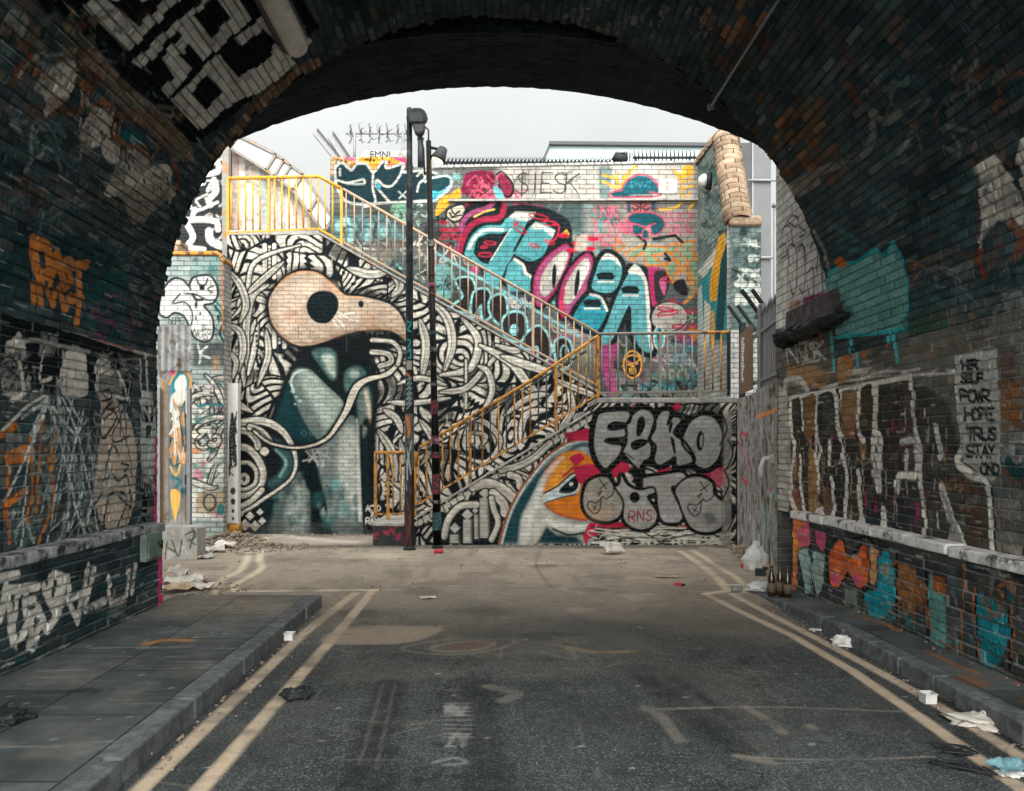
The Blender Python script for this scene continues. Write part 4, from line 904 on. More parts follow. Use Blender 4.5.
c.fill(a1([(480, 350), (520, 315), (640, 320), (600, 370), (520, 360)]), (206, 200, 186), soft=3); c.stroke(a1([(490, 420), (370, 610)]), 1.2, (200, 196, 184)); c.stroke(a1([(600, 372), (505, 565)]), 1.6, BK, curve=False)
c.fill(a1([(602, 410), (640, 378), (700, 380), (760, 430), (740, 480), (695, 570), (640, 608), (600, 600), (515, 562)]), TEAL, curve=False); c.fill(a1([(612, 415), (642, 378), (760, 430), (745, 470), (690, 420), (640, 420)]), (206, 200, 186), soft=3)
c.stroke(a1([(500, 560), (600, 610), (650, 600), (700, 570)]), 1.3, TEAL)
c.fill(a1([(510, 600), (545, 630), (575, 680), (648, 745), (610, 800), (480, 800), (455, 720), (475, 640)]), TEAL, curve=False); c.stroke(a1([(515, 605), (565, 640), (585, 690), (640, 730), (615, 790)]), 3, (206, 200, 186))
for (x, y, rx, ry, ro) in ((660, 345, 60, 14, .2), (730, 385, 45, 13, .1), (548, 422, 45, 14, .6), (365, 505, 35, 10, .1), (330, 530, 20, 6, 0), (335, 576, 40, 12, .0), (636, 522, 28, 10, .3), (728, 500, 30, 9, .4), (120, 425, 60, 8, 0), (90, 468, 30, 12, -.3), (165, 470, 30, 14, .1), (80, 380, 24, 8, .1), (525, 380, 14, 5, .2)):
    c.ell(*a1([(x, y)])[0], rx / 6.1, ry / 6.1, (170, 34, 56), rot=ro, ring=1.4)
c.fill(a1([(790, 460), (830, 420), (850, 450), (840, 475)]), (206, 150, 60)); c.stroke(a1([(750, 390), (785, 400), (770, 470), (720, 510)]), 1.6, (186, 40, 70))
# the two pink eyes
for out, inn, slot in ((a3([(770, 25), (790, 70), (770, 150), (720, 260), (660, 345), (612, 372), (588, 310), (597, 200), (645, 115), (705, 60)]), a3([(758, 60), (778, 95), (748, 185), (702, 270), (652, 320), (624, 290), (630, 210), (684, 120)]), (a3([(702, 205)])[0], 2.3, 12.5, .05)),
                       (a4([(150, -35), (185, 10), (180, 90), (130, 200), (62, 300), (15, 322), (-5, 250), (10, 150), (60, 50)]), a4([(150, -10), (166, 40), (112, 165), (64, 240), (22, 240), (32, 150), (92, 40)]), (a4([(96, 130)])[0], 2.4, 14, .12))):
    c.fill(out, BG, curve=True, grow=4); c.fill(out, PINK, curve=True); c.stroke(out, 1.4, (160, 30, 76), closed=True); c.fill(inn, (170, 164, 152), curve=True); c.fill([(x * .6 + inn[1][0] * .4, y * .6 + inn[1][1] * .4) for x, y in inn], (205, 198, 186), curve=True, soft=4, al=.8)
    (cx_, cy_), rx, ry, ro = slot
    c.ell(cx_, cy_, rx, ry, BG, rot=ro)
c.stroke(a4([(20, 170), (10, 260), (20, 315), (60, 300)]), 3, (186, 34, 70), al=.9)
# B and A
for P in (a4([(222, 10), (262, -35), (320, -10), (350, 60), (318, 160), (262, 186), (182, 158), (205, 60)]), a4([(170, 195), (225, 215), (262, 285), (242, 350), (192, 402), (80, 340), (108, 262)]), a4([(385, 80), (425, 20), (480, 90), (502, 240), (514, 420), (520, 520), (462, 505), (420, 440), (402, 400), (396, 262), (370, 290), (305, 432), (252, 490), (236, 430), (272, 340), (322, 205)])):
    c.fill(P, BG, grow=5, curve=True)
c.fill(a4([(222, 10), (262, -35), (320, -10), (350, 60), (318, 160), (262, 186), (182, 158), (205, 60)]), (84, 148, 150), curve=True); c.fill(a4([(225, 5), (262, -38), (320, -12), (345, 40), (300, 0), (250, -5)]), (206, 200, 186), curve=True)
c.fill(a4([(170, 195), (225, 215), (262, 285), (242, 350), (192, 402), (80, 340), (108, 262)]), (40, 126, 138), curve=True); c.stroke(a4([(172, 195), (228, 212), (266, 285)]), 2.4, (206, 200, 186))
c.fill(a4([(385, 80), (425, 20), (480, 90), (502, 240), (514, 420), (520, 520), (462, 505), (420, 440), (402, 400), (396, 262), (370, 290), (305, 432), (252, 490), (236, 430), (272, 340), (322, 205)]), (84, 146, 150), curve=True); c.stroke(a4([(395, 62), (430, 40), (478, 110), (496, 240), (506, 420), (518, 500)]), 3.4, (206, 200, 186)); c.fill(a4([(390, 70), (425, 25), (465, 90), (430, 80)]), (206, 200, 186), curve=True)
c.stroke(a4([(398, 270), (400, 400)]), 1.5, BK, curve=False)
for (x, y) in ((255, 92), (180, 245), (395, 170)):
    c.fill(a4([(x - 52, y - 12), (x - 20, y - 24), (x + 40, y - 22), (x + 55, y + 2), (x + 45, y + 20), (x - 40, y + 18)]), (16, 30, 34)); c.stroke(a4([(x - 40, y + 30), (x + 45, y + 30)]), 2, (206, 206, 196), curve=False)
# right of the A
c.fill(a4([(500, 20), (560, 40), (590, 140), (560, 240), (520, 250)]), (170, 46, 96), curve=True, soft=2); c.fill(a4([(530, 90), (560, 60), (620, 90), (600, 200), (545, 240)]), (46, 44, 46), curve=True, soft=1); c.fill(a4([(560, 120), (600, 100), (590, 200)]), (190, 90, 130), curve=True, soft=1)
c.ell(*a4([(620, 330)])[0], 18, 17, (158, 152, 140)); c.ell(*a4([(615, 320)])[0], 19, 15, BK, ring=1.4)
for (x, y, rx, ry) in ((600, 280, 45, 12), (610, 300, 60, 12), (665, 375, 30, 9), (620, 105, 35, 16), (720, 190, 30, 10), (740, 290, 30, 10), (660, 230, 40, 8), (700, 430, 40, 12), (760, 370, 20, 9)): c.ell(*a4([(x, y)])[0], rx / 5.6, ry / 5.6, (170, 36, 64), ring=1.6, rot=R_.uniform(-.2, .3))
c.ell(*a4([(560, 440)])[0], 5.4, 11.5, (84, 170, 176)); c.ell(*a4([(562, 430)])[0], 2.4, 7, (20, 26, 30)); c.ell(*a4([(560, 440)])[0], 5.4, 11.5, (205, 200, 190), ring=1.3)
for k in range(5): a = k * 1.25; c.stroke(a4([(742, 325), (742 + 26 * math.cos(a), 325 + 26 * math.sin(a))]), 1.3, (140, 160, 130), curve=False)
c.fill(a4([(720, 400), (750, 380), (790, 410), (760, 460)]), (196, 112, 50), curve=True, soft=1)
c.fill(a4([(240, 500), (300, 480), (340, 470), (300, 600), (320, 740), (270, 745)]), (150, 62, 106), curve=True, soft=2); c.fill(a4([(225, 590), (260, 600), (300, 650), (260, 660)]), (150, 62, 106))
# little orange face
c.ell(*a4([(410, 590)])[0], 9, 13.5, (26, 26, 26)); c.ell(*a4([(410, 590)])[0], 9, 13.5, (214, 150, 54), ring=1.7); c.ell(*a4([(410, 560)])[0], 6.5, 4, (214, 150, 54), ring=1.2)
for (x, y, cc) in ((392, 578, PINK), (435, 585, PINK), (392, 590, (214, 150, 54)), (430, 580, (214, 150, 54)), (410, 600, (214, 150, 54))): c.ell(*a4([(x, y)])[0], 1.7, 1.5, cc)
for k in range(4): c.stroke(a4([(392 + k * 11, 612), (394 + k * 11, 640)]), 1.1, (214, 150, 54), curve=False)
# sage and orange wildstyle
c.fill(a2([(330, 520), (470, 460), (600, 500), (700, 460), (820, 500), (840, 780), (700, 760), (640, 660), (520, 640), (420, 620)]), (150, 146, 134), soft=4, al=.9)
for P in ([(350, 480), (395, 520), (360, 560), (325, 530)], [(400, 560), (500, 520), (640, 530), (720, 500), (700, 560), (560, 580), (640, 640), (520, 640), (510, 560), (430, 610)], [(740, 500), (820, 490), (800, 560), (840, 600), (790, 640), (830, 740), (800, 790), (770, 700), (700, 640), (760, 580)], [(640, 640), (700, 600), (720, 680), (690, 750), (650, 680)]):
    c.fill(a2(P), (124, 146, 118)); c.stroke(a2(P), 2.0, (200, 116, 44), curve=False, closed=True)
c.fill(a4([(655, -60), (745, -40), (775, 60), (770, 180), (700, 245), (740, 150), (700, 60), (660, 0)]), (124, 146, 118), curve=True); c.stroke(a4([(600, -60), (690, 30), (750, 100), (765, 180), (700, 245)]), 2.4, (200, 116, 44)); c.stroke(a4([(660, -60), (720, 20), (740, 130)]), 1.8, (200, 116, 44)); c.stroke(a4([(780, -40), (700, 40), (640, 80)]), 2, (200, 116, 44))
for P in ([(470, 460), (520, 500), (510, 540)], [(700, 460), (745, 500)], [(570, 480), (700, 458)], [(640, 570), (670, 610), (640, 600)]): c.stroke(a2(P), 3, (28, 32, 32))
c.fill(a4([(640, 130), (700, 110), (720, 200), (660, 180)]), (32, 34, 38), curve=True); c.fill(a4([(640, 225), (690, 215), (700, 245)]), (40, 90, 104))
# tags along the top
c.text('$IESK', 516, 173, 20, (40, 44, 44), 1.3, adv=.62, slant=.05, jit=.03)
c.scribble(560, 172, 576, 186, 3, [(50, 54, 54)], 1, 9)
c.fill(a2([(235, 40), (320, 40), (300, 240), (240, 240)]), (96, 120, 118), soft=3, al=.85)
for P in ([(260, 90), (345, 120), (340, 170)], [(260, 130), (330, 165)], [(345, 120), (350, 80)], [(380, 110), (465, 35)], [(360, 170), (420, 90)], [(690, 60), (740, 110), (800, 40)], [(700, 80), (800, 90)], [(720, 110), (810, 60)], [(730, 110), (745, 240), (700, 290), (605, 300)], [(750, 130), (810, 120)], [(740, 180), (820, 150)], [(790, 200), (770, 250), (820, 250), (780, 300)]):
    c.stroke(a2(P), 2.6, (214, 160, 60))
c.fill(a2([(740, 50), (800, 30), (815, 80), (770, 110)]), (214, 160, 60), curve=True, soft=1)
c.fill(a2([(370, 190), (400, 130), (470, 92), (540, 100), (590, 150), (605, 205), (370, 215)]), (26, 92, 104), curve=False); c.fill(a2([(305, 205), (370, 180), (420, 215), (600, 215), (590, 225), (330, 232)]), (24, 78, 88))
c.stroke(a2([(372, 185), (405, 128), (470, 90), (545, 100), (592, 150), (608, 215), (420, 228), (320, 228), (303, 208), (330, 190), (375, 182)]), 1.8, (190, 76, 100))
for k in range(16): c.ell(*a2([(R_.uniform(420, 560), R_.uniform(130, 170))])[0], .9, 1.3, (60, 126, 138))
c.stroke(a2([(545, 195), (605, 205)]), 1.6, (190, 76, 100), curve=False)
c.fill(a2([(408, 240), (430, 238), (432, 320), (410, 318)]), (26, 84, 92)); c.fill(a2([(552, 240), (582, 240), (580, 310), (556, 310)]), (26, 84, 92)); c.fill(a2([(432, 240), (555, 240), (555, 315), (435, 320)]), (170, 92, 96), al=.85)
for P in ([(440, 265), (480, 285), (460, 305), (440, 290)], [(545, 262), (505, 285), (525, 305), (545, 290)], [(492, 245), (492, 320)], [(450, 250), (488, 268)], [(540, 248), (498, 268)]): c.stroke(a2(P), 1.3, (60, 26, 36))
c.stroke(a2([(405, 238), (408, 322)]), 1.4, (150, 60, 84)); c.stroke(a2([(584, 238), (582, 316)]), 1.4, (150, 60, 84))
mous = a2([(412, 345), (450, 322), (520, 318), (590, 330), (635, 365), (635, 410), (600, 450), (560, 452), (545, 400), (515, 415), (480, 395), (440, 390), (420, 370)])
c.fill(mous, (24, 80, 88), curve=True); c.stroke(mous, 1.5, (190, 76, 100), closed=True)
c.fill(a2([(445, 390), (490, 400), (515, 412), (495, 450), (455, 455), (435, 430)]), (24, 80, 88), curve=True); c.stroke(a2([(445, 390), (490, 400), (515, 412), (495, 450), (455, 455), (435, 430)]), 1.3, (190, 76, 100), closed=True); c.stroke(a2([(515, 412), (580, 385)]), 1.4, (190, 76, 100)); c.fill(a2([(505, 425), (535, 425), (540, 475), (500, 475)]), (24, 80, 88)); c.stroke(a2([(505, 425), (500, 475), (540, 478), (535, 425)]), 1.3, (190, 76, 100))
c.fill(a2([(350, 380), (410, 340), (430, 400), (440, 450), (380, 450)]), (170, 84, 100), soft=3, al=.4)
for k in range(9): c.stroke(a2([(350 + 4 * k, 385 + 8 * k), (440, 380 + 8 * k)]), 1.1, (190, 90, 110), al=.8)
for t_, x, y, h in (('INK', 185, 280, 75), ('1980', 195, 370, 75), ('1NZ0', 180, 460, 60), ('DUCY', 640, 318, 55), ('DEN', 668, 395, 55)):
    c.text(t_, *a2([(x, y)])[0], h / 6.08, (200, 90, 112), 1.5, adv=.85, jit=.03)
c.stroke(a2([(165, 280), (205, 282)]), 1.2, (60, 150, 150), al=.8); c.stroke(a2([(250, 355), (300, 350)]), 1.2, (60, 150, 150), al=.8); c.stroke(a2([(240, 370), (250, 440)]), 1.2, (60, 150, 150), al=.8)
c.scribble(585, 205, 615, 240, 4, [(60, 150, 150), (200, 90, 112)], 1, 9)
for (x, y) in ((20, 460), (150, 470), (110, 510), (180, 540), (70, 550), (200, 480)): c.ell(*a2([(x, y)])[0], 6, 2.4, (176, 30, 56), soft=.5)
c.fill(a2([(100, 460), (170, 450), (160, 550), (90, 550)]), (190, 178, 160), soft=3, al=.7)

# ------------------------------------------------------------------ return wall and pier
c = c_ret; c.m = lambda p: (16.6 - (p[0] - 697) / 31 * 2.15, wz(p[1], 16.6 - (p[0] - 697) / 31 * 2.15)); c.k = 15.5 / F
c.fill([(697, 150), (729, 110), (729, 345), (697, 345)], (98, 118, 110), al=.8)
c.blots(697, 150, 729, 250, 60, [(120, 140, 132), (64, 104, 100), (150, 152, 142), (70, 88, 84)], 9, .8, .3); c.scribble(697, 160, 728, 250, 40, [(160, 164, 154), (60, 90, 88), (44, 60, 58)], 1.6, 12)
c.fill([(697, 272), (706, 262), (720, 244), (727, 236), (729, 246), (716, 262), (706, 280)], (200, 196, 184), soft=3)
c.fill([(697, 285), (706, 275), (722, 255), (729, 250), (729, 340), (697, 340)], (52, 136, 140), soft=2)
c.fill([(711, 282), (716, 256), (720, 238), (726, 232), (727, 250), (722, 262), (718, 300), (711, 302)], (218, 156, 44)); c.fill([(722, 262), (728, 240), (729, 262), (724, 340), (716, 340)], (24, 70, 74)); c.fill([(697, 290), (702, 284), (705, 345), (697, 345)], (170, 186, 178), soft=2)
c.fill([(705, 300), (712, 306), (710, 345), (704, 345)], (206, 200, 184), soft=2); c.fill([(712, 310), (716, 312), (716, 345), (712, 345)], (204, 150, 60), soft=1)
c = c_pier
c.fill([(728, 220), (765, 220), (765, 330), (728, 330)], (52, 82, 78), al=.85)
c.blots(731, 228, 761, 310, 46, [(40, 66, 64), (84, 124, 116), (190, 196, 184), (140, 150, 140), (24, 40, 42)], 6, .85, .2); c.scribble(731, 240, 760, 305, 26, [(190, 194, 182), (30, 44, 44)], 1.6, 9); c.blots(734, 280, 760, 305, 14, [(204, 202, 190)], 6, .9, .2)

# ------------------------------------------------------------------ hut wall with the white cartoon; gate; black wall
c = c_hut; h5 = lambda P: zoomed(150, 250, 5.278, P); h6 = lambda P: zoomed(150, 380, 4.944, P)
c.fill([(40, 250), (226, 250), (226, 540), (40, 540)], (126, 146, 140), al=.55)
c.blots(194, 255, 222, 300, 20, [(60, 112, 108), (120, 156, 148), (30, 60, 60)], 8, .8, .3)
for k in range(9): c.stroke(h5([(330 + 6 * k, 260 + 18 * k), (370, 300 + 18 * k), (395, 380 + 14 * k)]), 2.6, [(36, 86, 84), (130, 164, 154), (24, 50, 50)][k % 3])
toon = h5([(60, 240), (90, 180), (130, 150), (175, 160), (205, 190), (225, 150), (270, 135), (320, 140), (352, 190), (355, 240), (330, 280), (285, 292), (325, 350), (335, 420), (320, 470), (280, 482), (235, 460), (215, 420), (180, 350), (130, 330), (90, 355), (50, 330)])
c.fill(toon, BK, curve=True, grow=1.4); c.fill(toon, (206, 204, 196), curve=True); c.stroke(toon, 1.9, (26, 34, 34), closed=True)
for P in ([(160, 230), (120, 280), (180, 275), (215, 310), (225, 360), (210, 415)], [(190, 230), (240, 235), (300, 262), (345, 262)], [(245, 150), (260, 180), (290, 185), (305, 150)], [(335, 190), (305, 205), (330, 225)], [(205, 190), (215, 210)]): c.stroke(h5(P), 1.7, (28, 34, 34))
c.fill(h5([(258, 180), (290, 180), (288, 212), (262, 212)]), (24, 30, 30)); c.stroke(h5([(225, 235), (245, 262), (275, 262)]), 3, (30, 36, 36))
for (x, y, a, b) in ((243, 290, 7, 22), (265, 335, 6, 10), (242, 360, 5, 14)): c.ell(*h5([(x, y)])[0], a / 5.2, b / 5.2, (30, 34, 34))
c.text('NEPE', *h5([(98, 358)])[0], 6, (30, 34, 34), .9, adv=.6); c.text('NOS', *h5([(235, 415)])[0], 7, (30, 34, 34), .9, adv=.8, rot=.3); c.scribble(200, 325, 210, 340, 3, [(40, 44, 44)], 1, 7)
c.fill(h5([(225, 490), (400, 480), (400, 620), (225, 620)]), (50, 54, 52), soft=6, al=.85); c.stroke(h5([(250, 490), (265, 560), (260, 600)]), 2, (170, 176, 168)); c.stroke(h5([(300, 510), (265, 545), (315, 570)]), 2.4, (180, 184, 176))
c.fill(h5([(330, 560), (360, 560), (370, 640), (335, 640)]), (166, 130, 100), soft=6, al=.7)
c.fill([(190, 384), (226, 384), (226, 520), (190, 520)], (190, 190, 178), al=.85, soft=3)
c.blots(194, 384, 224, 515, 60, [(60, 100, 98), (150, 160, 150), (206, 204, 192), (24, 44, 44), (200, 120, 60), (190, 90, 120)], 7, .8, .2); ornament(c, 198, 390, 222, 490, 20, (3, 6), 41); c.blots(194, 384, 224, 515, 40, [(60, 100, 98), (206, 204, 192), (24, 44, 44), (180, 184, 172)], 5, .8, .2)
c.stroke(h6([(240, 130), (300, 120), (370, 128)]), 2.4, (30, 110, 118)); c.fill(h6([(230, 560), (380, 545), (380, 660), (230, 660)]), (150, 132, 96), soft=4, al=.8); c.ell(*h6([(295, 605)])[0], 6, 8, (60, 66, 64), ring=2.4); c.ell(*h6([(350, 640)])[0], 4, 6, (50, 110, 112), soft=1); c.stroke([(222, 262), (223, 330)], 3, (176, 110, 60), soft=2, al=.7)
YG_ = 13.2
c_gate = Canvas(ar(wx(159, YG_), wx(192, YG_), .012), ar(0.0, wz(370, YG_), .013), front(YG_), YG_ / F); c_gate2 = Canvas(ar(wx(159, YG_), wx(192, YG_), .009), ar(wz(371, YG_), wz(326, YG_), .013), front(YG_), YG_ / F)
c = c_gate
g6 = lambda P: zoomed(150, 380, 4.944, P)
c.fill([(166, 370), (190, 370), (190, 530), (166, 530)], (120, 116, 104), al=.5)
c.fill(g6([(85, 0), (200, 0), (205, 620), (90, 700)]), (96, 104, 100), al=.8)
c.fill(g6([(100, 20), (140, -40), (180, -30), (200, 20), (190, 60), (120, 90)]), (30, 118, 124), curve=True); c.fill(g6([(120, 30), (145, -20), (175, -20), (180, 40), (150, 80)]), (206, 200, 188), curve=True)
c.stroke(g6([(95, 20), (140, -50), (195, -20), (200, 40)]), 2.2, (206, 140, 56)); c.fill(g6([(105, 80), (190, 60), (200, 210), (110, 230)]), (196, 190, 178), curve=True, soft=2)
for P in ([(115, 200), (115, 340), (130, 430)], [(140, 190), (135, 330)], [(100, 260), (110, 380)], [(170, 330), (200, 420)], [(110, 480), (150, 500), (120, 540)]): c.stroke(g6(P), 3, (26, 96, 102))
for P in ([(125, 250), (125, 380)], [(150, 300), (170, 380)], [(180, 150), (195, 260)]): c.stroke(g6(P), 2.4, (206, 196, 176))
for k in range(30): c.stroke(g6([(R_.uniform(95, 195), R_.uniform(90, 420)) for _ in range(3)]), R_.uniform(.8, 2.2), [(206, 198, 184), (24, 40, 42), (190, 130, 70), (28, 96, 102)][R_.randint(4)])
c.fill(g6([(100, 560), (125, 540), (150, 570), (135, 660), (120, 690)]), (210, 160, 76), curve=True); c.fill(g6([(150, 540), (205, 520), (205, 560), (160, 580)]), (22, 70, 78), soft=2); c.fill(g6([(165, 570), (205, 560), (205, 690), (170, 690)]), (110, 92, 74), soft=4); c.stroke(g6([(100, 430), (130, 470), (150, 420)]), 1.8, (210, 160, 76))
c.fill([(160, 380), (166, 380), (165, 530), (160, 530)], (150, 112, 70), soft=2, al=.7); c.text('VOS', 186, 362, 8, (220, 216, 206), 1, adv=0, rot=0); c.fill([(168, 366), (174, 360), (176, 374), (170, 376)], (190, 80, 120), soft=2)
c = c_gate2
for k in range(10): c.scribble(162, 330, 188, 352, 1, [(200, 200, 194), (120, 120, 116)], 1.2, 8, .5)
c = c_bw
b4 = lambda P: zoomed(120, 180, 3.594, P)
c.fill([(100, 60), (226, 60), (226, 300), (100, 300)], (22, 27, 28), al=.7)
for P, w in (([(338, 0), (345, 40), (320, 70), (325, 90)], 6), ([(250, 90), (275, 110), (350, 80)], 3), ([(270, 105), (262, 125)], 5), ([(215, 145), (300, 142), (345, 150), (352, 178)], 6), ([(245, 165), (262, 205), (245, 240), (300, 250)], 6), ([(320, 185), (325, 215), (360, 235), (430, 250)], 8), ([(268, -150), (320, -130), (345, -90)], 7), ([(310, -70), (350, -60), (350, -30), (300, -20)], 6), ([(280, -60), (310, -100)], 5), ([(260, 20), (300, 10)], 5)):
    c.stroke(b4(P), w, (206, 204, 196))
c.scribble(178, 150, 222, 240, 8, [(190, 190, 182)], 2.4, 16)
# ------------------------------------------------------------------ the vault (stroke widths in cm here)
c = c_va
q1 = lambda P: zoomed(0, 0, 3.953, P); q3 = lambda P: zoomed(150, 0, 3.413, P)
S0, S1 = 0, math.pi * VR
ww = dict(world=True)
def rnd_world(c, n, u0, u1, v0, v1, cols, size, al, soft=.5, wear=.5, aspect=1.0):
    for _ in range(n):
        x, y = R_.uniform(u0, u1), R_.uniform(v0, v1); r = size * R_.uniform(.3, 1.2)
        P = [(x + r * aspect * R_.uniform(.5, 1.2) * math.cos(t), y + r * R_.uniform(.4, 1.1) * math.sin(t)) for t in np.linspace(0, 2 * math.pi, 9)[:-1]]
        c.fill(P, cols[R_.randint(len(cols))], soft=soft * r * 100, al=al * R_.uniform(.4, 1), curve=True, wear=wear, **ww)
rnd_world(c, 60, -12, 4.2, S0, S1, [(22, 40, 44), (48, 48, 45), (18, 34, 38), (70, 72, 68)], .8, .5)
rnd_world(c, 90, 4.2, 8.1, S0, S1, [(20, 40, 44), (40, 50, 50), (16, 34, 38), (62, 66, 62)], .5, .5)
rnd_world(c, 40, 5, 8.1, S1 - 3.2, S1 - 1.8, [(72, 58, 46), (86, 68, 52), (48, 50, 46)], .22, .6, .3)
def flecks(c, n, u0, u1, v0, v1, cols, al=.8, lm=.22):
    for k in range(n):          # painted glints, old paint and lime on the arrises of single courses
        u = R_.uniform(u0, u1); v = (math.floor(R_.uniform(v0, v1) / .075) + R_.choice([.10, .9, .5, .12])) * .075; l = R_.uniform(.03, lm)
        c.stroke([(u, v), (u + l * .5, v + R_.uniform(-.004, .004)), (u + l, v)], R_.uniform(.5, 1.5), cols[R_.randint(len(cols))], al=al * R_.uniform(.3, 1), **ww)
def chips(c, n, u0, u1, v0, v1, cols, al=.7):
    for k in range(n):          # single bricks with another coat or none
        v = math.floor(R_.uniform(v0, v1) / .075); u = math.floor(R_.uniform(u0, u1) / .225) * .225 + (.1125 if v % 2 == 0 else 0); v *= .075
        c.fill([(u + .008, v + .008), (u + .217, v + .008), (u + .217, v + .067), (u + .008, v + .067)], cols[R_.randint(len(cols))], al=al * R_.uniform(.25, 1), wear=.6, soft=1.5, **ww)
chips(c, 420, 4.3, 8.1, S1 - 4.2, S1, [(120, 140, 140), (20, 30, 32), (74, 96, 98), (130, 112, 92), (36, 60, 64)], .38)
chips(c, 520, 4.3, 8.1, 0, 6.2, [(110, 130, 130), (18, 28, 30), (70, 90, 92), (120, 104, 86), (36, 60, 64)], .38)
flecks(c, 500, 4.3, 8.1, 0, S1, [(150, 158, 154), (110, 122, 120), (130, 104, 80)], .6)
# bare buff brick ring on the left of the mouth
n_ = 26
a_, b_ = vault((200, 150))[1], vault((318, 56))[1]
for k in range(n_):
    v0 = b_ + (a_ - b_) * k / n_; v1 = b_ + (a_ - b_) * (k + .82) / n_
    c.fill([(7.93, v0), (8.2, v0), (8.2, v1), (7.93, v1)], [(150, 118, 92), (128, 100, 80), (166, 132, 104), (108, 88, 74)][R_.randint(4)], al=.9, **ww)
c.fill([(7.96, .8), (8.2, .8), (8.2, b_), (7.96, b_)], (60, 56, 52), al=.4, soft=6, **ww)
# black panel with white block letters
c.fill(q1([(60, -260), (150, 0), (330, 220), (560, 420), (770, 610), (830, 560), (1010, 420), (1020, 335), (1180, 190), (1270, 120), (1000, -300)]), (13, 18, 19))
LW = (206, 202, 192)
def wpoly(P, f=q1): c.fill(f(P), LW, wear=.25)
def bpoly(P, f=q1): c.fill(f(P), (13, 18, 19))
wpoly([(345, 38), (400, -10), (470, 40), (560, 120), (640, 40), (700, -20), (760, -40), (735, 12), (525, 222)]); bpoly([(440, 0), (520, -60), (640, 0), (560, 62), (535, 100)]); wpoly([(555, -5), (590, -20), (600, 5), (572, 20)])
wpoly([(538, 262), (700, 115), (850, -10), (930, -20), (1004, 92), (905, 180), (822, 262), (765, 195), (690, 285), (575, 285)]); bpoly([(775, 75), (862, 3), (925, 88), (845, 168)]); bpoly([(572, 288), (655, 205), (695, 155), (722, 140), (735, 158), (660, 240), (700, 300), (650, 330)]); bpoly([(735, 205), (758, 188), (815, 255), (790, 290)])
wpoly([(650, 245), (690, 205), (778, 290), (730, 345), (682, 406), (650, 368), (700, 320)])
wpoly([(692, 412), (780, 330), (875, 228), (950, 320), (1012, 285), (1080, 215), (1100, 190), (1180, 270), (1060, 370), (960, 420), (905, 450), (805, 535)]); bpoly([(768, 385), (832, 312), (895, 380), (828, 450)]); bpoly([(925, 210), (990, 150), (1085, 225), (1030, 285), (950, 322)])
wpoly([(940, 170), (1100, 40), (1150, 90), (1215, 150), (1240, 170), (1150, 262), (1120, 200), (1050, 130), (960, 200)]); bpoly([(1070, 110), (1110, 85), (1180, 170), (1150, 195)])
wpoly([(240, -60), (330, -140), (480, 10), (430, 10), (330, -60)])
# brown course band under the panel, pale blotches and worn tags on the left haunch
for P, col in (([(260, 110), (340, 150), (470, 290), (560, 380), (640, 440), (780, 600), (760, 660), (640, 570), (480, 420), (380, 300)], (124, 104, 86)), ([(175, 320), (230, 270), (300, 250), (320, 310), (290, 390), (250, 440), (190, 470), (200, 400), (150, 370)], (212, 202, 186)),
               ([(370, 470), (400, 440), (455, 470), (450, 530), (420, 580), (380, 600), (335, 550)], (206, 194, 178)), ([(420, 600), (450, 565), (500, 600), (480, 660), (440, 650)], (204, 192, 176)), ([(500, 620), (590, 610), (615, 680), (560, 760), (440, 790), (450, 720)], (190, 180, 166)), ([(600, 690), (690, 670), (700, 740), (620, 800), (540, 790)], (204, 192, 176)),
               ([(700, 740), (720, 790), (680, 800)], (180, 160, 140))):
    c.fill(q1(P), col, wear=.75, al=.9, curve=True)
for P, w, col in (([(240, 250), (320, 210), (370, 330), (360, 430), (420, 420)], 4, (120, 80, 46)), ([(420, 410), (470, 470), (480, 560), (560, 600), (620, 640), (650, 590)], 5, (140, 84, 40)), ([(90, 300), (140, 230), (100, 180)], 7, (126, 74, 44)), ([(330, 460), (360, 390), (340, 340)], 6, (130, 84, 52)), ([(20, 130), (60, 60), (110, 90), (90, 150)], 5, (120, 124, 116)), ([(150, 130), (170, 220), (140, 270)], 5, (104, 96, 86)), ([(700, 640), (730, 720), (715, 770)], 4, (150, 76, 36))):
    c.stroke(q1(P), w, col, wear=.5, al=.85)
c.fill(q1([(510, 530), (560, 520), (580, 570), (540, 590), (505, 560)]), (30, 110, 112), curve=True, wear=.3); c.stroke(q1([(490, 480), (560, 530), (600, 560)]), 6, (56, 76, 74), wear=.5)
c.fill(q1([(60, 70), (120, 80), (110, 120), (40, 140)]), (130, 128, 118), curve=True, wear=.8, al=.8); c.fill(q1([(0, -40), (110, -10), (180, 60), (90, 60)]), (92, 76, 62), wear=.6, al=.8)
c.scribble(0, 20, 80, 120, 12, [(90, 88, 80), (110, 70, 44), (40, 70, 70)], 4, 26, .7, .6); c.scribble(0, 130, 110, 230, 8, [(70, 78, 76), (50, 66, 66)], 3, 30, .6, .7)
q2 = lambda P: zoomed(0, 190, 3.953, P)
c.fill(q2([(500, 0), (700, 0), (640, 90), (560, 150), (520, 90)]), (150, 138, 122), wear=.8, al=.8, curve=True); c.stroke(q2([(470, 20), (520, 60), (560, 140)]), 3, (150, 144, 134), wear=.6); c.stroke(q2([(180, 30), (200, 80), (140, 150)]), 6, (66, 76, 76), soft=6, al=.6)
for k in range(70): x = R_.uniform(330, 720); y = x * .95 + R_.uniform(20, 170); c.stroke(q1([(x, y), (x + R_.uniform(-12, 12), y + R_.uniform(10, 60))]), R_.uniform(1.2, 3.2), [(196, 186, 170), (24, 32, 34), (150, 146, 138)][k % 3], wear=.4, al=.8)
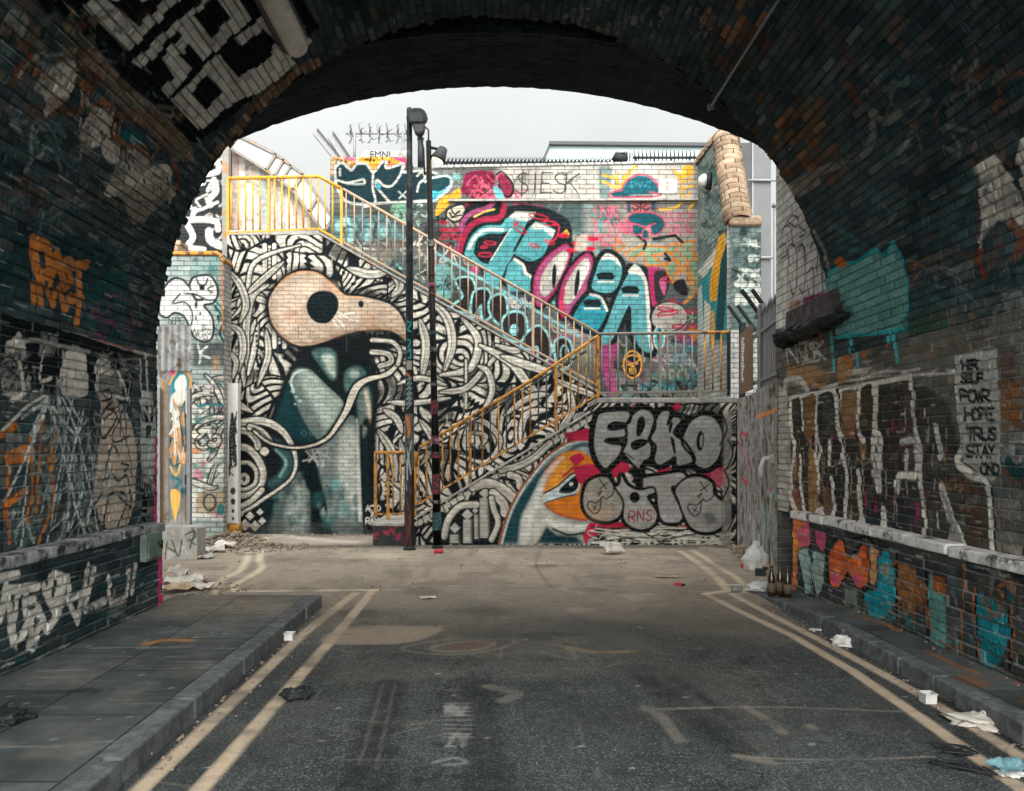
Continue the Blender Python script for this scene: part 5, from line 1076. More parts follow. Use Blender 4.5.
c.scribble(5, 60, 170, 300, 26, [(110, 128, 126), (150, 150, 142), (60, 96, 98), (130, 84, 52)], 2.6, 34, .55, .5)
c.scribble(840, 60, 1020, 330, 30, [(110, 128, 126), (150, 150, 142), (60, 96, 98), (130, 84, 52)], 2.6, 34, .5, .5)
# teal wash and the small orange words low on the left haunch
c.fill(q2([(20, 240), (180, 200), (400, 220), (520, 300), (520, 560), (440, 560), (330, 500), (100, 430), (0, 420)]), (22, 58, 60), curve=True, soft=20, al=.65)
c.fill(q2([(340, 420), (520, 330), (520, 590), (380, 570)]), (28, 76, 78), curve=True, soft=10, al=.7, wear=.4); c.scribble(85, 300, 132, 335, 10, [(120, 70, 90), (90, 80, 80)], 2, 14, .6, .5)
og = (206, 128, 60)
for P, w in (([(150, 215), (165, 330)], 12), ([(150, 215), (205, 240), (210, 330), (165, 345)], 9), ([(215, 360), (245, 260), (265, 370)], 9), ([(225, 320), (262, 325)], 6), ([(300, 290), (275, 300), (290, 335), (300, 370), (275, 390)], 8), ([(310, 310), (365, 305)], 8), ([(335, 310), (335, 410)], 9),
             ([(160, 380), (160, 440)], 8), ([(185, 390), (190, 450)], 8), ([(215, 390), (230, 460), (250, 400)], 7), ([(270, 420), (280, 480), (300, 430)], 7), ([(310, 440), (345, 440), (325, 530)], 8)):
    c.stroke(q2(P), w, og, wear=.35, al=.9)
# right haunch: bare orange bricks, chalky line, worn white shards, teal patch
r3 = lambda P: zoomed(620, 0, 3.413, P); r6 = lambda P: zoomed(820, 100, 2.637, P)
for k in range(115):
    x, y = R_.normal(660, 70), R_.normal(450, 75)
    if k % 3 == 0: x, y = R_.normal(420, 60) + 0, R_.normal(120, 60)
    if k % 7 == 0: x, y = R_.uniform(480, 600), R_.uniform(420, 620)
    u, v = vault(r3([(x, y)])[0]); u = math.floor(u / .225) * .225; v = math.floor(v / .075) * .075
    c.fill([(u, v), (u + .21, v), (u + .21, v + .064), (u, v + .064)], [(110, 76, 52), (94, 66, 48), (126, 88, 58), (84, 64, 52), (150, 106, 68)][R_.randint(5)], al=R_.uniform(.3, .9), wear=.7, **ww)
for P, w, col in (([(600, 620), (700, 570), (800, 530), (860, 500), (880, 440), (870, 370), (920, 400), (965, 375)], 8, (120, 118, 108)), ([(620, 640), (690, 600)], 12, (130, 120, 106)), ([(750, 680), (800, 630), (830, 660)], 5, (80, 84, 82)), ([(690, 60), (760, 130), (850, 250), (900, 300)], 11, (76, 66, 58)), ([(970, 60), (930, 110), (990, 180)], 10, (100, 86, 76)), ([(540, 580), (600, 660), (640, 780)], 6, (110, 108, 100)), ([(780, 280), (830, 330)], 9, (110, 72, 50))):
    c.stroke(r3(P), w, col, wear=.75, al=.8)
for k in range(16): x = 545 + k * 4; c.stroke(r3([(x, 570 + k * 4), (x + 30, 640 + k * 9)]), 2.2, (150, 146, 136), wear=.5, al=.8)
for k in range(60):
    u, v = vault(r3([(R_.uniform(-200, 330), R_.uniform(10, 110) + 0)])[0]); c.stroke([(u, v), (u + R_.uniform(.02, .10), v + R_.uniform(-.03, .03))], R_.uniform(1, 3), (140, 132, 120), al=.6, **ww)
sh = (206, 198, 184)
c.fill(r6([(415, 165), (470, 135), (535, 230), (560, 330), (520, 340), (480, 310), (440, 360), (425, 410), (440, 300)]), sh, wear=.35); c.fill(r6([(540, 80), (600, 90), (600, 280), (545, 230), (528, 160)]), sh, wear=.35)
c.fill(r6([(440, 340), (500, 310), (480, 370), (450, 440)]), (70, 76, 76), soft=8, al=.8); c.stroke(r6([(420, 160), (430, 300), (420, 410)]), 3, (90, 50, 40), al=.7); c.stroke(r6([(430, 400), (440, 460)]), 6, (130, 70, 46), wear=.5)
c.stroke(r6([(510, 320), (540, 360), (530, 400)]), 8, (120, 78, 60), wear=.6); c.stroke(r6([(0, 340), (30, 400), (40, 460)]), 7, (130, 130, 122), wear=.6); c.stroke(r6([(60, 330), (150, 390), (60, 380)]), 5, (60, 100, 98), wear=.5)
tl = r6([(35, 450), (70, 425), (110, 420), (160, 385), (190, 405), (205, 365), (232, 410), (245, 480), (240, 600), (150, 612), (60, 620), (25, 612), (28, 530)])
c.fill(tl, (112, 160, 154), wear=.2); c.stroke(tl, 3.4, (44, 160, 164), closed=True, curve=False, wear=.2); c.fill(r6([(55, 420), (70, 405), (85, 425), (70, 435)]), (190, 96, 48), curve=True)
for P in ([(28, 610), (34, 660), (38, 720)], [(92, 610), (96, 700)], [(196, 600), (205, 690)], [(212, 600), (210, 660)]): c.stroke(r6(P), 6, (70, 170, 170), wear=.2)
c.scribble(905, 290, 960, 330, 8, [(84, 88, 80), (110, 100, 84), (60, 90, 70)], 4, 30, .7, .6); c.stroke(r6([(500, 500), (470, 570), (450, 600)]), 5, (120, 124, 120), wear=.5, al=.8); c.fill(r6([(500, 520), (540, 500), (540, 560), (505, 560)]), (130, 130, 122), wear=.7, curve=True)
c.scribble(880, 120, 1010, 200, 10, [(44, 60, 62), (70, 76, 74)], 3, 34, .6, .6)

c = c_va
flecks(c, 260, 4.5, 8.0, S1 - 2.2, S1, [(170, 180, 176), (140, 152, 150)], .8)
# ------------------------------------------------------------------ left tunnel wall
c = c_lw
q3b = lambda P: zoomed(0, 380, 3.953, P)
c.fill([(-12, .85), (8, .85), (8, 2.56), (-12, 2.56)], (38, 54, 56), al=.5, **ww)
chips(c, 260, 4.3, 7.9, .9, 2.5, [(150, 150, 142), (24, 34, 36), (70, 92, 92), (110, 100, 88)], .5)
rnd_world(c, 60, -12, 4, .9, 2.5, [(60, 70, 70), (28, 60, 62), (90, 84, 76), (120, 116, 108)], .4, .5)
for k in range(26):
    u = R_.uniform(-11, 3.5); v = R_.uniform(1.1, 2.3)
    c.stroke([(u + .25 * R_.uniform(0, 1) * j, v + R_.uniform(-.4, .4)) for j in range(5)], R_.uniform(3, 7), [(150, 146, 136), (126, 82, 42), (60, 100, 98)][R_.randint(3)], wear=.4, **ww)
c.fill(q2([(0, 460), (130, 470), (270, 540), (420, 600), (530, 630), (530, 800), (0, 800)]), (20, 27, 28), soft=3)
c.fill(q2([(60, 485), (130, 452), (220, 470), (270, 520), (260, 545), (200, 520), (120, 500), (70, 505)]), (110, 114, 108), curve=True, wear=.2); c.stroke(q2([(70, 495), (140, 496), (230, 520)]), 2, (40, 70, 72))
silv = (204, 198, 186)
for P in ([(20, 620), (50, 590), (75, 560), (95, 610), (110, 700), (115, 800), (10, 800)], [(245, 680), (270, 635), (305, 622), (335, 650), (345, 720), (345, 810), (250, 810)], [(385, 690), (400, 655), (420, 655), (445, 700), (470, 760), (475, 810), (385, 800)]):
    c.fill(q2(P), silv, curve=True, wear=.25)
for k in range(14): x = R_.uniform(165, 240); c.stroke(q2([(x, 560 + R_.uniform(0, 30)), (x + R_.uniform(-12, 12), 650)]), 3, (120, 122, 116), wear=.4, al=.8)
for k in range(40): c.stroke(q2([(R_.uniform(5, 120), R_.uniform(640, 790)) for _ in range(3)]), R_.uniform(1.5, 3.5), [(20, 27, 28), (150, 150, 142), (90, 92, 88)][R_.randint(3)], wear=.2)
for k in range(30): c.stroke(q2([(R_.uniform(360, 600), 0 + R_.uniform(640, 790)), (R_.uniform(360, 600), R_.uniform(640, 790))]), 2, [(130, 130, 122), (60, 66, 66)][R_.randint(2)], al=.7, wear=.3)
c.fill(q3b([(230, 0), (330, 0), (330, 50), (270, 50)]), silv, curve=True, wear=.2); c.fill(q3b([(0, 30), (110, 10), (180, 60), (120, 150), (40, 180), (0, 160)]), (64, 72, 72), soft=8, al=.7, wear=.4)
c.fill(q3b([(390, 0), (480, 0), (470, 60), (400, 40)]), (120, 118, 110), curve=True)
cr = (178, 190, 184)
for k in range(44):
    x = R_.uniform(190, 380); y0, y1 = R_.uniform(60, 360), R_.uniform(380, 660); c.stroke(q3b([(x + R_.uniform(-60, 60), y0), (x, (y0 + y1) / 2), (x + R_.uniform(-70, 70), y1)]), R_.uniform(1.0, 2.2), [cr, (74, 92, 92), (136, 138, 130), (60, 60, 52)][R_.randint(4)], curve=k % 2 == 0, wear=.25)
for P in ([(85, 150), (185, 80), (120, 220)], [(185, 80), (300, 220), (340, 160)], [(235, 20), (320, 170)], [(130, 250), (180, 80)], [(60, 600), (100, 540), (130, 640)]): c.stroke(q3b(P), 2.6, cr, curve=False, wear=.2)
oc = (186, 108, 42)
for P, w in (([(0, 215), (60, 180)], 6), ([(30, 300), (115, 270), (120, 300), (35, 320)], 6), ([(35, 290), (32, 480), (40, 640)], 4), ([(115, 230), (130, 400), (108, 560)], 3.6), ([(170, 160), (150, 420), (145, 520)], 3.4), ([(220, 170), (205, 330), (215, 480), (145, 650)], 3.6), ([(25, 490), (100, 440)], 6), ([(180, 270), (205, 400)], 3)):
    c.stroke(q3b(P), w, oc, wear=.25)
c.fill(q3b([(400, 60), (470, 80), (510, 150), (540, 280), (535, 440), (510, 560), (450, 600), (400, 560), (370, 460), (385, 330), (400, 180)]), (196, 178, 158), curve=True, wear=.2, al=.9)
for P in ([(400, 50), (430, 40), (440, 70), (405, 85)], [(440, 90), (400, 150), (410, 230), (460, 150), (430, 110)], [(460, 70), (520, 150), (530, 250)], [(470, 110), (480, 250)], [(490, 80), (500, 260)], [(410, 400), (440, 260), (470, 300)], [(420, 400), (440, 370), (470, 400), (500, 380), (520, 500), (470, 460)], [(370, 500), (400, 450)], [(410, 600), (430, 460), (500, 460), (460, 600)], [(480, 330), (510, 340), (490, 360)]):
    c.stroke(q3b(P), 2.6, (28, 36, 38))
c.fill(q3b([(560, 40), (600, 40), (615, 180), (620, 350), (600, 400), (560, 350), (555, 200)]), (168, 174, 168), wear=.2); c.fill(q3b([(570, 110), (600, 100), (605, 165), (565, 160)]), (26, 34, 36), curve=True, soft=3); c.fill(q3b([(575, 180), (600, 180), (598, 230), (580, 230)]), (30, 38, 40), soft=2); c.fill(q3b([(560, 360), (585, 400), (580, 600), (562, 600)]), (16, 22, 24))
for k in range(9): x = 565 + k * 7; c.stroke(q3b([(x, 340), (x + R_.uniform(-3, 3), R_.uniform(400, 480))]), 2.2, (140, 144, 138), wear=.2)
c.fill([(7.88, .85), (8, .85), (8, 1.75), (7.9, 1.75)], (190, 62, 112), **ww)
c.scribble(0, 380, 60, 560, 16, [(60, 84, 84), (100, 104, 98)], 2.2, 30, .7, .5)
flecks(c, 200, 4.3, 7.9, .9, 2.55, [(206, 204, 194), (170, 176, 170), (130, 140, 138)], .9, .16)
c.scribble(5, 400, 155, 540, 22, [(190, 188, 178), (150, 166, 162), (30, 40, 42), (120, 132, 130)], 1.6, 26, .8, .35)
c.stroke(q2([(0, 466), (140, 500), (300, 560), (520, 634), (640, 660)]), 2.4, (190, 180, 166), wear=.5, al=.9); c.stroke(q2([(350, 575), (520, 628)]), 3, (150, 96, 76), wear=.4)
for P, w in (([(20, 360), (24, 392), (12, 400)], 4), ([(64, 352), (66, 395)], 3), ([(98, 362), (100, 398)], 3), ([(44, 352), (40, 380), (52, 378)], 3), ([(118, 372), (128, 398), (116, 396)], 3), ([(146, 355), (150, 420)], 4), ([(140, 360), (143, 400), (148, 392)], 3)): c.stroke(P, w, (206, 202, 190), wear=.3)
for k in range(60): x = R_.uniform(2, 150); y = R_.uniform(345, 520); c.stroke([(x, y), (x + R_.uniform(-1, 1), y + R_.uniform(6, 40))], R_.uniform(.8, 1.8), [(196, 194, 184), (120, 136, 132), (28, 38, 40)][k % 3], wear=.3, al=.8)
for P, w, col in (([(2, 430), (30, 405), (48, 400), (20, 470), (4, 500)], 2.4, (200, 198, 188)), ([(46, 400), (60, 440), (80, 520)], 2, (190, 196, 190)), ([(46, 400), (30, 450), (22, 545)], 2, (180, 190, 184)), ([(60, 395), (78, 436), (100, 540)], 2, (190, 196, 190)), ([(72, 400), (62, 460), (48, 545)], 2, (176, 186, 182)), ([(84, 410), (70, 480), (90, 545)], 1.8, (190, 196, 190)), ([(100, 388), (118, 420), (132, 470), (126, 530)], 1.6, (30, 38, 40)), ([(104, 420), (126, 400), (112, 440), (130, 436)], 1.8, (28, 36, 38)), ([(8, 350), (30, 340), (60, 346), (90, 352)], 3, (160, 160, 152)), ([(140, 400), (152, 430), (146, 470)], 2, (206, 204, 196))): c.stroke(P, w, col, wear=.2)
# left plinth
c = c_lp
c.fill([(-12, 0), (8, 0), (8, .9), (-12, .9)], (34, 44, 45), al=.5, **ww)
for k in range(40):
    u = R_.uniform(-11, 3.8); c.stroke([(u + .2 * j, .45 + R_.uniform(-.25, .25)) for j in range(4)], 5, (120, 118, 110), wear=.4, **ww)
p4 = lambda P: zoomed(0, 560, 3.413, P)
pl = (210, 204, 192)
for P in ([(0, 200), (20, 90), (45, 280), (60, 100)], [(30, 100), (75, 100)], [(85, 95), (90, 190), (130, 180)], [(85, 95), (130, 90)], [(88, 140), (120, 138)], [(60, 290), (110, 190), (110, 300), (140, 220)], [(150, 90), (190, 180)], [(190, 180), (205, 60)], [(175, 60), (170, 140), (210, 150), (220, 60), (185, 50)], [(230, 60), (240, 130), (300, 110)], [(230, 130), (265, 210)], [(265, 210), (300, 20)], [(320, 30), (290, 170), (360, 140)], [(370, 60), (380, 150), (430, 130), (440, 40)], [(460, 20), (450, 110)], [(0, 60), (60, 50)], [(130, 160), (160, 240), (200, 180)]):
    c.stroke(p4(P), 6.5, pl, wear=.3, curve=False)
c.scribble(60, 575, 150, 620, 14, [(120, 120, 112), (30, 70, 72), (70, 74, 72)], 3, 20, .8, .4); c.fill([(7.6, 0), (7.75, 0), (7.75, .9), (7.62, .9)], (200, 62, 118), **ww)
flecks(c, 120, 4.3, 7.7, .05, .84, [(206, 204, 194), (150, 156, 150), (60, 110, 112)], .85, .25)
# ------------------------------------------------------------------ right tunnel wall
c = c_rw
t7 = lambda P: zoomed(770, 340, 3.592, P); t8 = lambda P: zoomed(890, 320, 3.955, P); u7 = lambda P: zoomed(820, 380, 2.637, P); u4 = lambda P: zoomed(720, 300, 3.294, P)
c.fill([(-12, .85), (10, .85), (10, 2.56), (-12, 2.56)], (112, 108, 98), al=.4, **ww)
chips(c, 320, 4.3, 9.8, .9, 2.5, [(150, 146, 136), (30, 36, 38), (116, 92, 70), (86, 92, 90), (140, 120, 96)], .5)
rnd_world(c, 60, -12, 4, .9, 2.5, [(80, 76, 70), (28, 60, 62), (110, 100, 86), (60, 50, 42)], .4, .5)
c.fill([(8.1, .85), (10, .85), (10, 2.56), (8.1, 2.56)], (98, 92, 84), al=.6, soft=20, **ww)
# tall outlined letters
letters = t7([(75, 200), (110, 188), (235, 170), (250, 260), (262, 350), (250, 420), (268, 520), (270, 640), (200, 655), (150, 640), (95, 630), (72, 560), (78, 440), (82, 350), (72, 300)])
c.fill(t7([(60, 190), (240, 165), (480, 120), (480, 700), (260, 680), (60, 640)]), (50, 45, 41), soft=6, al=.8)
c.fill(u7([(0, 20), (250, 0), (340, 60), (370, 200), (450, 280), (450, 440), (380, 460), (200, 440), (0, 370)]), (50, 49, 46), soft=6, al=.75)
for P, col in (([(120, 195), (165, 190), (165, 320), (150, 400), (120, 330)], (134, 100, 62)), ([(140, 390), (165, 380), (175, 620), (140, 620), (135, 500)], (170, 132, 84)), ([(250, 175), (310, 165), (315, 300), (300, 350), (255, 340)], (150, 112, 74)), ([(85, 420), (110, 430), (118, 600), (95, 620), (78, 560)], (128, 92, 58)), ([(320, 360), (345, 370), (340, 430), (325, 440)], (170, 126, 78)), ([(180, 200), (225, 185), (240, 330), (190, 350)], (60, 62, 60)), ([(320, 160), (375, 150), (370, 330), (325, 330)], (72, 56, 46)), ([(190, 520), (225, 560), (215, 640), (190, 640)], (110, 84, 58)), ([(280, 520), (320, 500), (325, 660), (280, 650)], (74, 58, 46)), ([(340, 560), (400, 590), (400, 680), (335, 670)], (40, 52, 56)), ([(85, 500), (110, 520), (105, 570)], (40, 62, 68)), ([(230, 520), (265, 520), (265, 640), (232, 640)], (50, 50, 52))):
    c.fill(t7(P), col, soft=4, wear=.3, al=.9)
for x, y in ((148, 352), (98, 548), (222, 350), (300, 335), (192, 610), (345, 580), (378, 600), (305, 300)): c.stroke(t7([(x, y - 10), (x + 2, y + 14)]), 4, (180, 60, 96), wear=.2)
wl = (226, 221, 210)
for P, w in (([(72, 205), (105, 192)], 3), ([(72, 210), (76, 330), (88, 380), (78, 470), (74, 560), (100, 630)], 4), ([(110, 195), (118, 320)], 2.4), ([(118, 200), (165, 188), (165, 330)], 2.6), ([(165, 188), (225, 178), (245, 330), (262, 360), (262, 410), (275, 500), (272, 650), (300, 670)], 3.6), ([(165, 340), (178, 400), (165, 440), (160, 390), (168, 340)], 3), ([(170, 440), (176, 540)], 3), ([(252, 330), (250, 185), (305, 165)], 3), ([(318, 160), (318, 320), (335, 360)], 3), ([(320, 160), (370, 150), (378, 320), (395, 350), (392, 420), (372, 360), (380, 330)], 3.6), ([(385, 430), (395, 540)], 2.6), ([(318, 480), (325, 620), (332, 660), (300, 680)], 3.6), ([(215, 370), (213, 440)], 3.4), ([(222, 500), (228, 600), (215, 655)], 3.4), ([(110, 420), (108, 500), (120, 600), (130, 640)], 3), ([(408, 610), (412, 680), (380, 700)], 3.4), ([(370, 150), (470, 130)], 3.4), ([(150, 660), (180, 610), (200, 660)], 3.4)):
    c.stroke(t7(P), w * 2.3, wl, wear=.12)
c.fill(t7([(90, 620), (110, 660), (130, 625), (140, 665), (40, 660)]), wl); c.fill(t7([(180, 600), (215, 660), (160, 665)]), wl); c.fill(t7([(285, 680), (325, 640), (330, 700)]), wl); c.fill(t7([(365, 705), (410, 660), (412, 715)]), wl)
c.stroke(t7([(68, 196), (108, 182), (165, 178), (232, 162), (250, 260), (255, 310)]), 3.4, (18, 22, 23)); c.stroke(t7([(245, 170), (375, 140), (480, 122)]), 3.6, (18, 22, 23)); c.fill(t7([(150, 350), (158, 340), (160, 400), (152, 390)]), (20, 24, 25)); c.fill(t7([(368, 340), (382, 335), (386, 400), (375, 410)]), (70, 84, 84)); c.fill(t7([(255, 350), (266, 345), (268, 400)]), (30, 34, 36))
c.fill(t7([(30, 160), (62, 200), (72, 330), (76, 480), (70, 600), (40, 660), (20, 640), (30, 400)]), (184, 178, 166), soft=6, al=.85, wear=.2); c.stroke(t7([(40, 190), (80, 150), (120, 170)]), 7, (190, 186, 176), soft=4, al=.8)
for P, w in (([(0, 25), (90, 5), (240, -10)], 3), ([(240, 0), (250, 120), (265, 190), (262, 250), (275, 350), (275, 430)], 3), ([(150, 0), (145, 130), (158, 200), (152, 290), (138, 190), (150, 140)], 3.4), ([(215, 165), (245, 160), (255, 190), (250, 250), (225, 245), (228, 190)], 3.2), ([(205, 295), (205, 255), (245, 250)], 3.2), ([(305, 125), (318, 200)], 3.6), ([(318, 280), (345, 360), (385, 450)], 4), ([(360, -20), (370, 100), (378, 170), (362, 215), (400, 250), (445, 280), (455, 460)], 3.4), ([(100, 240), (108, 380)], 3), ([(165, 350), (170, 400)], 3)):
    c.stroke(u7(P), w * 2.0, (214, 209, 197), wear=.15)
c.fill(u7([(316, 285), (332, 310), (385, 452), (330, 440), (345, 380)]), (150, 146, 136)); c.stroke(u7([(368, 10), (378, 170), (385, 220), (450, 275), (462, 450)]), 2.6, (20, 24, 25))
for x, y in ((250, 380), (240, 410), (120, 310), (145, 330), (190, 120)): c.stroke(u7([(x, y - 14), (x + 3, y + 14)]), 4, (150, 50, 80), wear=.3)
c.fill(u7([(360, 240), (430, 290), (440, 420), (400, 440), (370, 330)]), (86, 60, 44), soft=10, al=.7, wear=.3); c.fill(u7([(200, 300), (250, 300), (255, 400), (210, 410)]), (40, 54, 56), soft=6, al=.7)
for k in range(90): x = R_.uniform(785, 950); y = R_.uniform(395, 525); c.stroke([(x, y), (x + R_.uniform(-.6, .6), y + R_.uniform(4, 26))], R_.uniform(.7, 1.8), [(214, 208, 196), (40, 44, 46), (150, 112, 76), (196, 190, 178)][k % 4], wear=.35, al=.8)
for k in range(30): x = R_.uniform(785, 960); c.stroke([(x, 372 + R_.uniform(-3, 6)), (x + R_.uniform(6, 22), 370 + R_.uniform(-3, 6))], 2, (206, 200, 188), wear=.4, al=.6)
# grey panel with the column of words
c.fill(t8([(255, 140), (410, 100), (430, 260), (440, 600), (400, 640), (290, 560), (270, 400)]), (168, 167, 160), wear=.15, curve=False)
for t_, x, y, h in (('HER', 285, 160, 34), ('SELF', 278, 212, 36), ('POWR', 280, 278, 46), ('HOPE', 298, 350, 46), ('TRUS', 305, 428, 46), ('STAY', 302, 495, 46), ('ONO', 358, 570, 40)):
    x0_, y0_ = t8([(x, y)])[0]
    c.text(t_, x0_, y0_, h / 3.955, (30, 36, 36), 2.6, adv=.62, jit=.02, slant=-.05)
c.fill(t8([(440, 240), (520, 250), (515, 420), (460, 450), (440, 380)]), (128, 84, 48), wear=.3, soft=3); c.fill(t8([(430, 120), (500, 110), (490, 240), (440, 250)]), (90, 66, 50), soft=5, al=.7, wear=.4); c.stroke(t8([(500, 460), (490, 510), (455, 540)]), 7, (120, 130, 128), wear=.3); c.fill(t8([(460, 540), (530, 500), (530, 640), (470, 620)]), (34, 66, 68), curve=True, soft=5); c.stroke(t8([(450, 590), (500, 650), (530, 640)]), 3, (110, 70, 50)); c.fill(t8([(100, 720), (120, 730), (115, 790), (100, 790)]), (150, 50, 90), soft=2) 
c.stroke(t8([(290, 40), (320, 110)]), 4, (120, 118, 110)); c.stroke(t8([(410, 0), (400, 40), (300, 60)]), 4, (120, 118, 110), wear=.4)
# near the mouth: cream wash, white tag, crown, drips
def mouth_tags(c):
    c.fill(u4([(215, 190), (380, 60), (380, 270), (300, 300), (230, 320), (215, 260)]), (104, 98, 90), soft=8, al=.8); c.fill(u4([(220, 220), (300, 215), (360, 250), (330, 290), (240, 260)]), (170, 128, 86), curve=True, soft=5, al=.8, wear=.3); c.stroke(u4([(220, 330), (215, 270), (260, 262), (290, 300)]), 8, (196, 190, 178), soft=4, al=.9)
    c.text('NINEOSK', *u4([(218, 150)])[0], 17, (206, 202, 192), 3, adv=.26, sy=1.1, jit=.05, rot=-.12)
    c.stroke(u4([(290, 150), (295, 90), (315, 130), (325, 75), (332, 140)]), 3, (190, 110, 40), curve=False); c.fill(u4([(390, 180), (430, 190), (430, 260), (390, 270)]), (176, 128, 80), curve=True, soft=4, al=.8); c.stroke(u4([(395, 160), (430, 220), (440, 170)]), 3, (190, 110, 40), curve=False); c.stroke(u4([(460, 110), (475, 190), (495, 120)]), 3, (190, 110, 40)); c.fill(u4([(462, 120), (490, 110), (478, 180)]), (140, 60, 90), al=.8); c.stroke(u4([(545, 100), (550, 150)]), 4, (180, 104, 40))
    for P in ([(365, 110), (375, 230)], [(445, 110), (452, 215)], [(575, 100), (582, 200)]): c.stroke(u4(P), 6, (76, 172, 172), wear=.15)
    c.stroke(u4([(390, 280), (520, 258), (593, 240)]), 3, (30, 34, 35), al=.8)
mouth_tags(c)
c.scribble(940, 390, 1010, 520, 12, [(70, 90, 90), (110, 80, 56), (130, 128, 120)], 3, 30, .7, .5)
c.scribble(800, 380, 940, 520, 30, [(96, 84, 70), (60, 52, 46), (120, 112, 100)], 2, 16, .5, .6)
flecks(c, 280, 4.3, 9.9, .9, 2.55, [(210, 206, 196), (170, 168, 158), (130, 128, 120)], .9, .16)
c.scribble(800, 400, 950, 520, 12, [(190, 184, 172), (40, 44, 46), (150, 110, 80), (110, 60, 80)], 1.8, 20, .7, .35)
# right plinth
c = c_rp
v5 = lambda P: zoomed(680, 520, 2.919, P)
c.fill([(-12, 0), (10, 0), (10, .9), (-12, .9)], (30, 34, 34), al=.6, **ww)
rnd_world(c, 40, -12, 4, .1, .8, [(30, 90, 96), (120, 80, 48), (80, 80, 74)], .3, .7)
for P, col in (([(300, 60), (320, 0), (375, 0), (378, 70), (345, 90), (335, 210), (300, 140)], (214, 124, 74)), ([(340, 30), (378, 0), (380, 70), (348, 80)], (204, 96, 116)), ([(318, 20), (345, 60), (330, 120), (308, 110)], (226, 150, 66)), ([(345, 90), (372, 80), (385, 130), (388, 215), (365, 215)], (150, 176, 166)), ([(390, 90), (425, 100), (415, 200), (400, 225), (385, 150)], (150, 176, 166)), ([(395, 30), (428, 40), (420, 95), (400, 70)], (196, 80, 116)), ([(440, 95), (470, 60), (490, 110), (520, 100), (530, 75), (550, 90), (545, 180), (515, 195), (490, 150), (470, 190), (440, 185)], (206, 96, 46)), ([(445, 150), (470, 160), (465, 190), (445, 185)], (200, 84, 110)), ([(500, 160), (530, 165), (525, 190), (505, 190)], (200, 84, 110)), ([(555, 80), (575, 90), (570, 190), (550, 180)], (196, 146, 100)), ([(580, 110), (610, 95), (625, 180), (625, 240), (600, 280), (560, 285), (545, 260), (540, 210), (575, 200)], (24, 140, 152)), ([(585, 130), (605, 120), (612, 170), (590, 180)], (90, 170, 170)), ([(480, 200), (520, 205), (515, 250), (480, 240)], (110, 124, 112)), ([(625, 120), (690, 150), (700, 230), (660, 290), (640, 230)], (130, 88, 52)), ([(730, 160), (770, 190), (780, 330), (770, 375), (735, 355), (725, 250)], (84, 130, 122)), ([(735, 160), (770, 170), (775, 220), (740, 210)], (140, 80, 46)), ([(862, 215), (900, 230), (950, 270), (958, 350), (920, 420), (885, 415), (868, 320)], (26, 116, 124))):
    c.fill(v5(P), col, curve=len(P) > 6, wear=.2)
for P, w in (([(300, 60), (320, 0)], 2.4), ([(436, 190), (432, 90), (470, 50), (492, 105), (530, 70)], 3), ([(545, 90), (552, 190), (520, 205), (490, 160), (465, 200)], 3), ([(380, 0), (382, 220)], 2.4), ([(428, 40), (430, 200)], 3), ([(560, 290), (540, 260), (535, 200)], 3), ([(630, 100), (632, 280)], 4), ([(720, 150), (725, 360)], 4), ([(860, 210), (870, 410)], 3), ([(960, 240), (965, 430)], 4), ([(345, 90), (362, 215)], 2.4), ([(500, 60), (540, 50), (560, 70)], 4)):
    c.stroke(v5(P), w, (20, 25, 26))
for P in ([(855, 200), (862, 330), (880, 410)], [(722, 250), (735, 350)], [(830, 130), (820, 380)], [(635, 180), (640, 280)], [(965, 250), (968, 400)], [(755, 340), (800, 380)]): c.stroke(v5(P), 1.6, (170, 96, 50), wear=.3)
for k in range(26): x, y = R_.uniform(640, 720), R_.uniform(140, 290); c.stroke(v5([(x, y), (x + 6, y + R_.uniform(10, 60))]), 3, [(150, 96, 52), (60, 80, 76), (120, 74, 46)][R_.randint(3)], wear=.3)
for k in range(20): x, y = R_.uniform(780, 1000), R_.uniform(150, 400); c.stroke(v5([(x, y), (x + R_.uniform(-10, 10), y + R_.uniform(20, 70))]), 3, [(60, 66, 66), (90, 74, 58), (120, 116, 106), (24, 90, 98)][R_.randint(4)], wear=.5, al=.8)
c.stroke(v5([(880, 230), (900, 260), (925, 280), (935, 250)]), 2, (150, 80, 60)); c.fill(v5([(900, 40), (930, 40), (925, 160), (905, 230)]), (130, 128, 120), soft=5, al=.7, wear=.3)
flecks(c, 150, 4.3, 9.0, .05, .84, [(200, 198, 188), (130, 130, 122), (150, 110, 70), (50, 130, 136)], .85, .2)
c.scribble(800, 560, 1010, 640, 10, [(24, 30, 32), (150, 100, 60), (60, 130, 132), (150, 146, 136)], 2, 20, .8, .3)
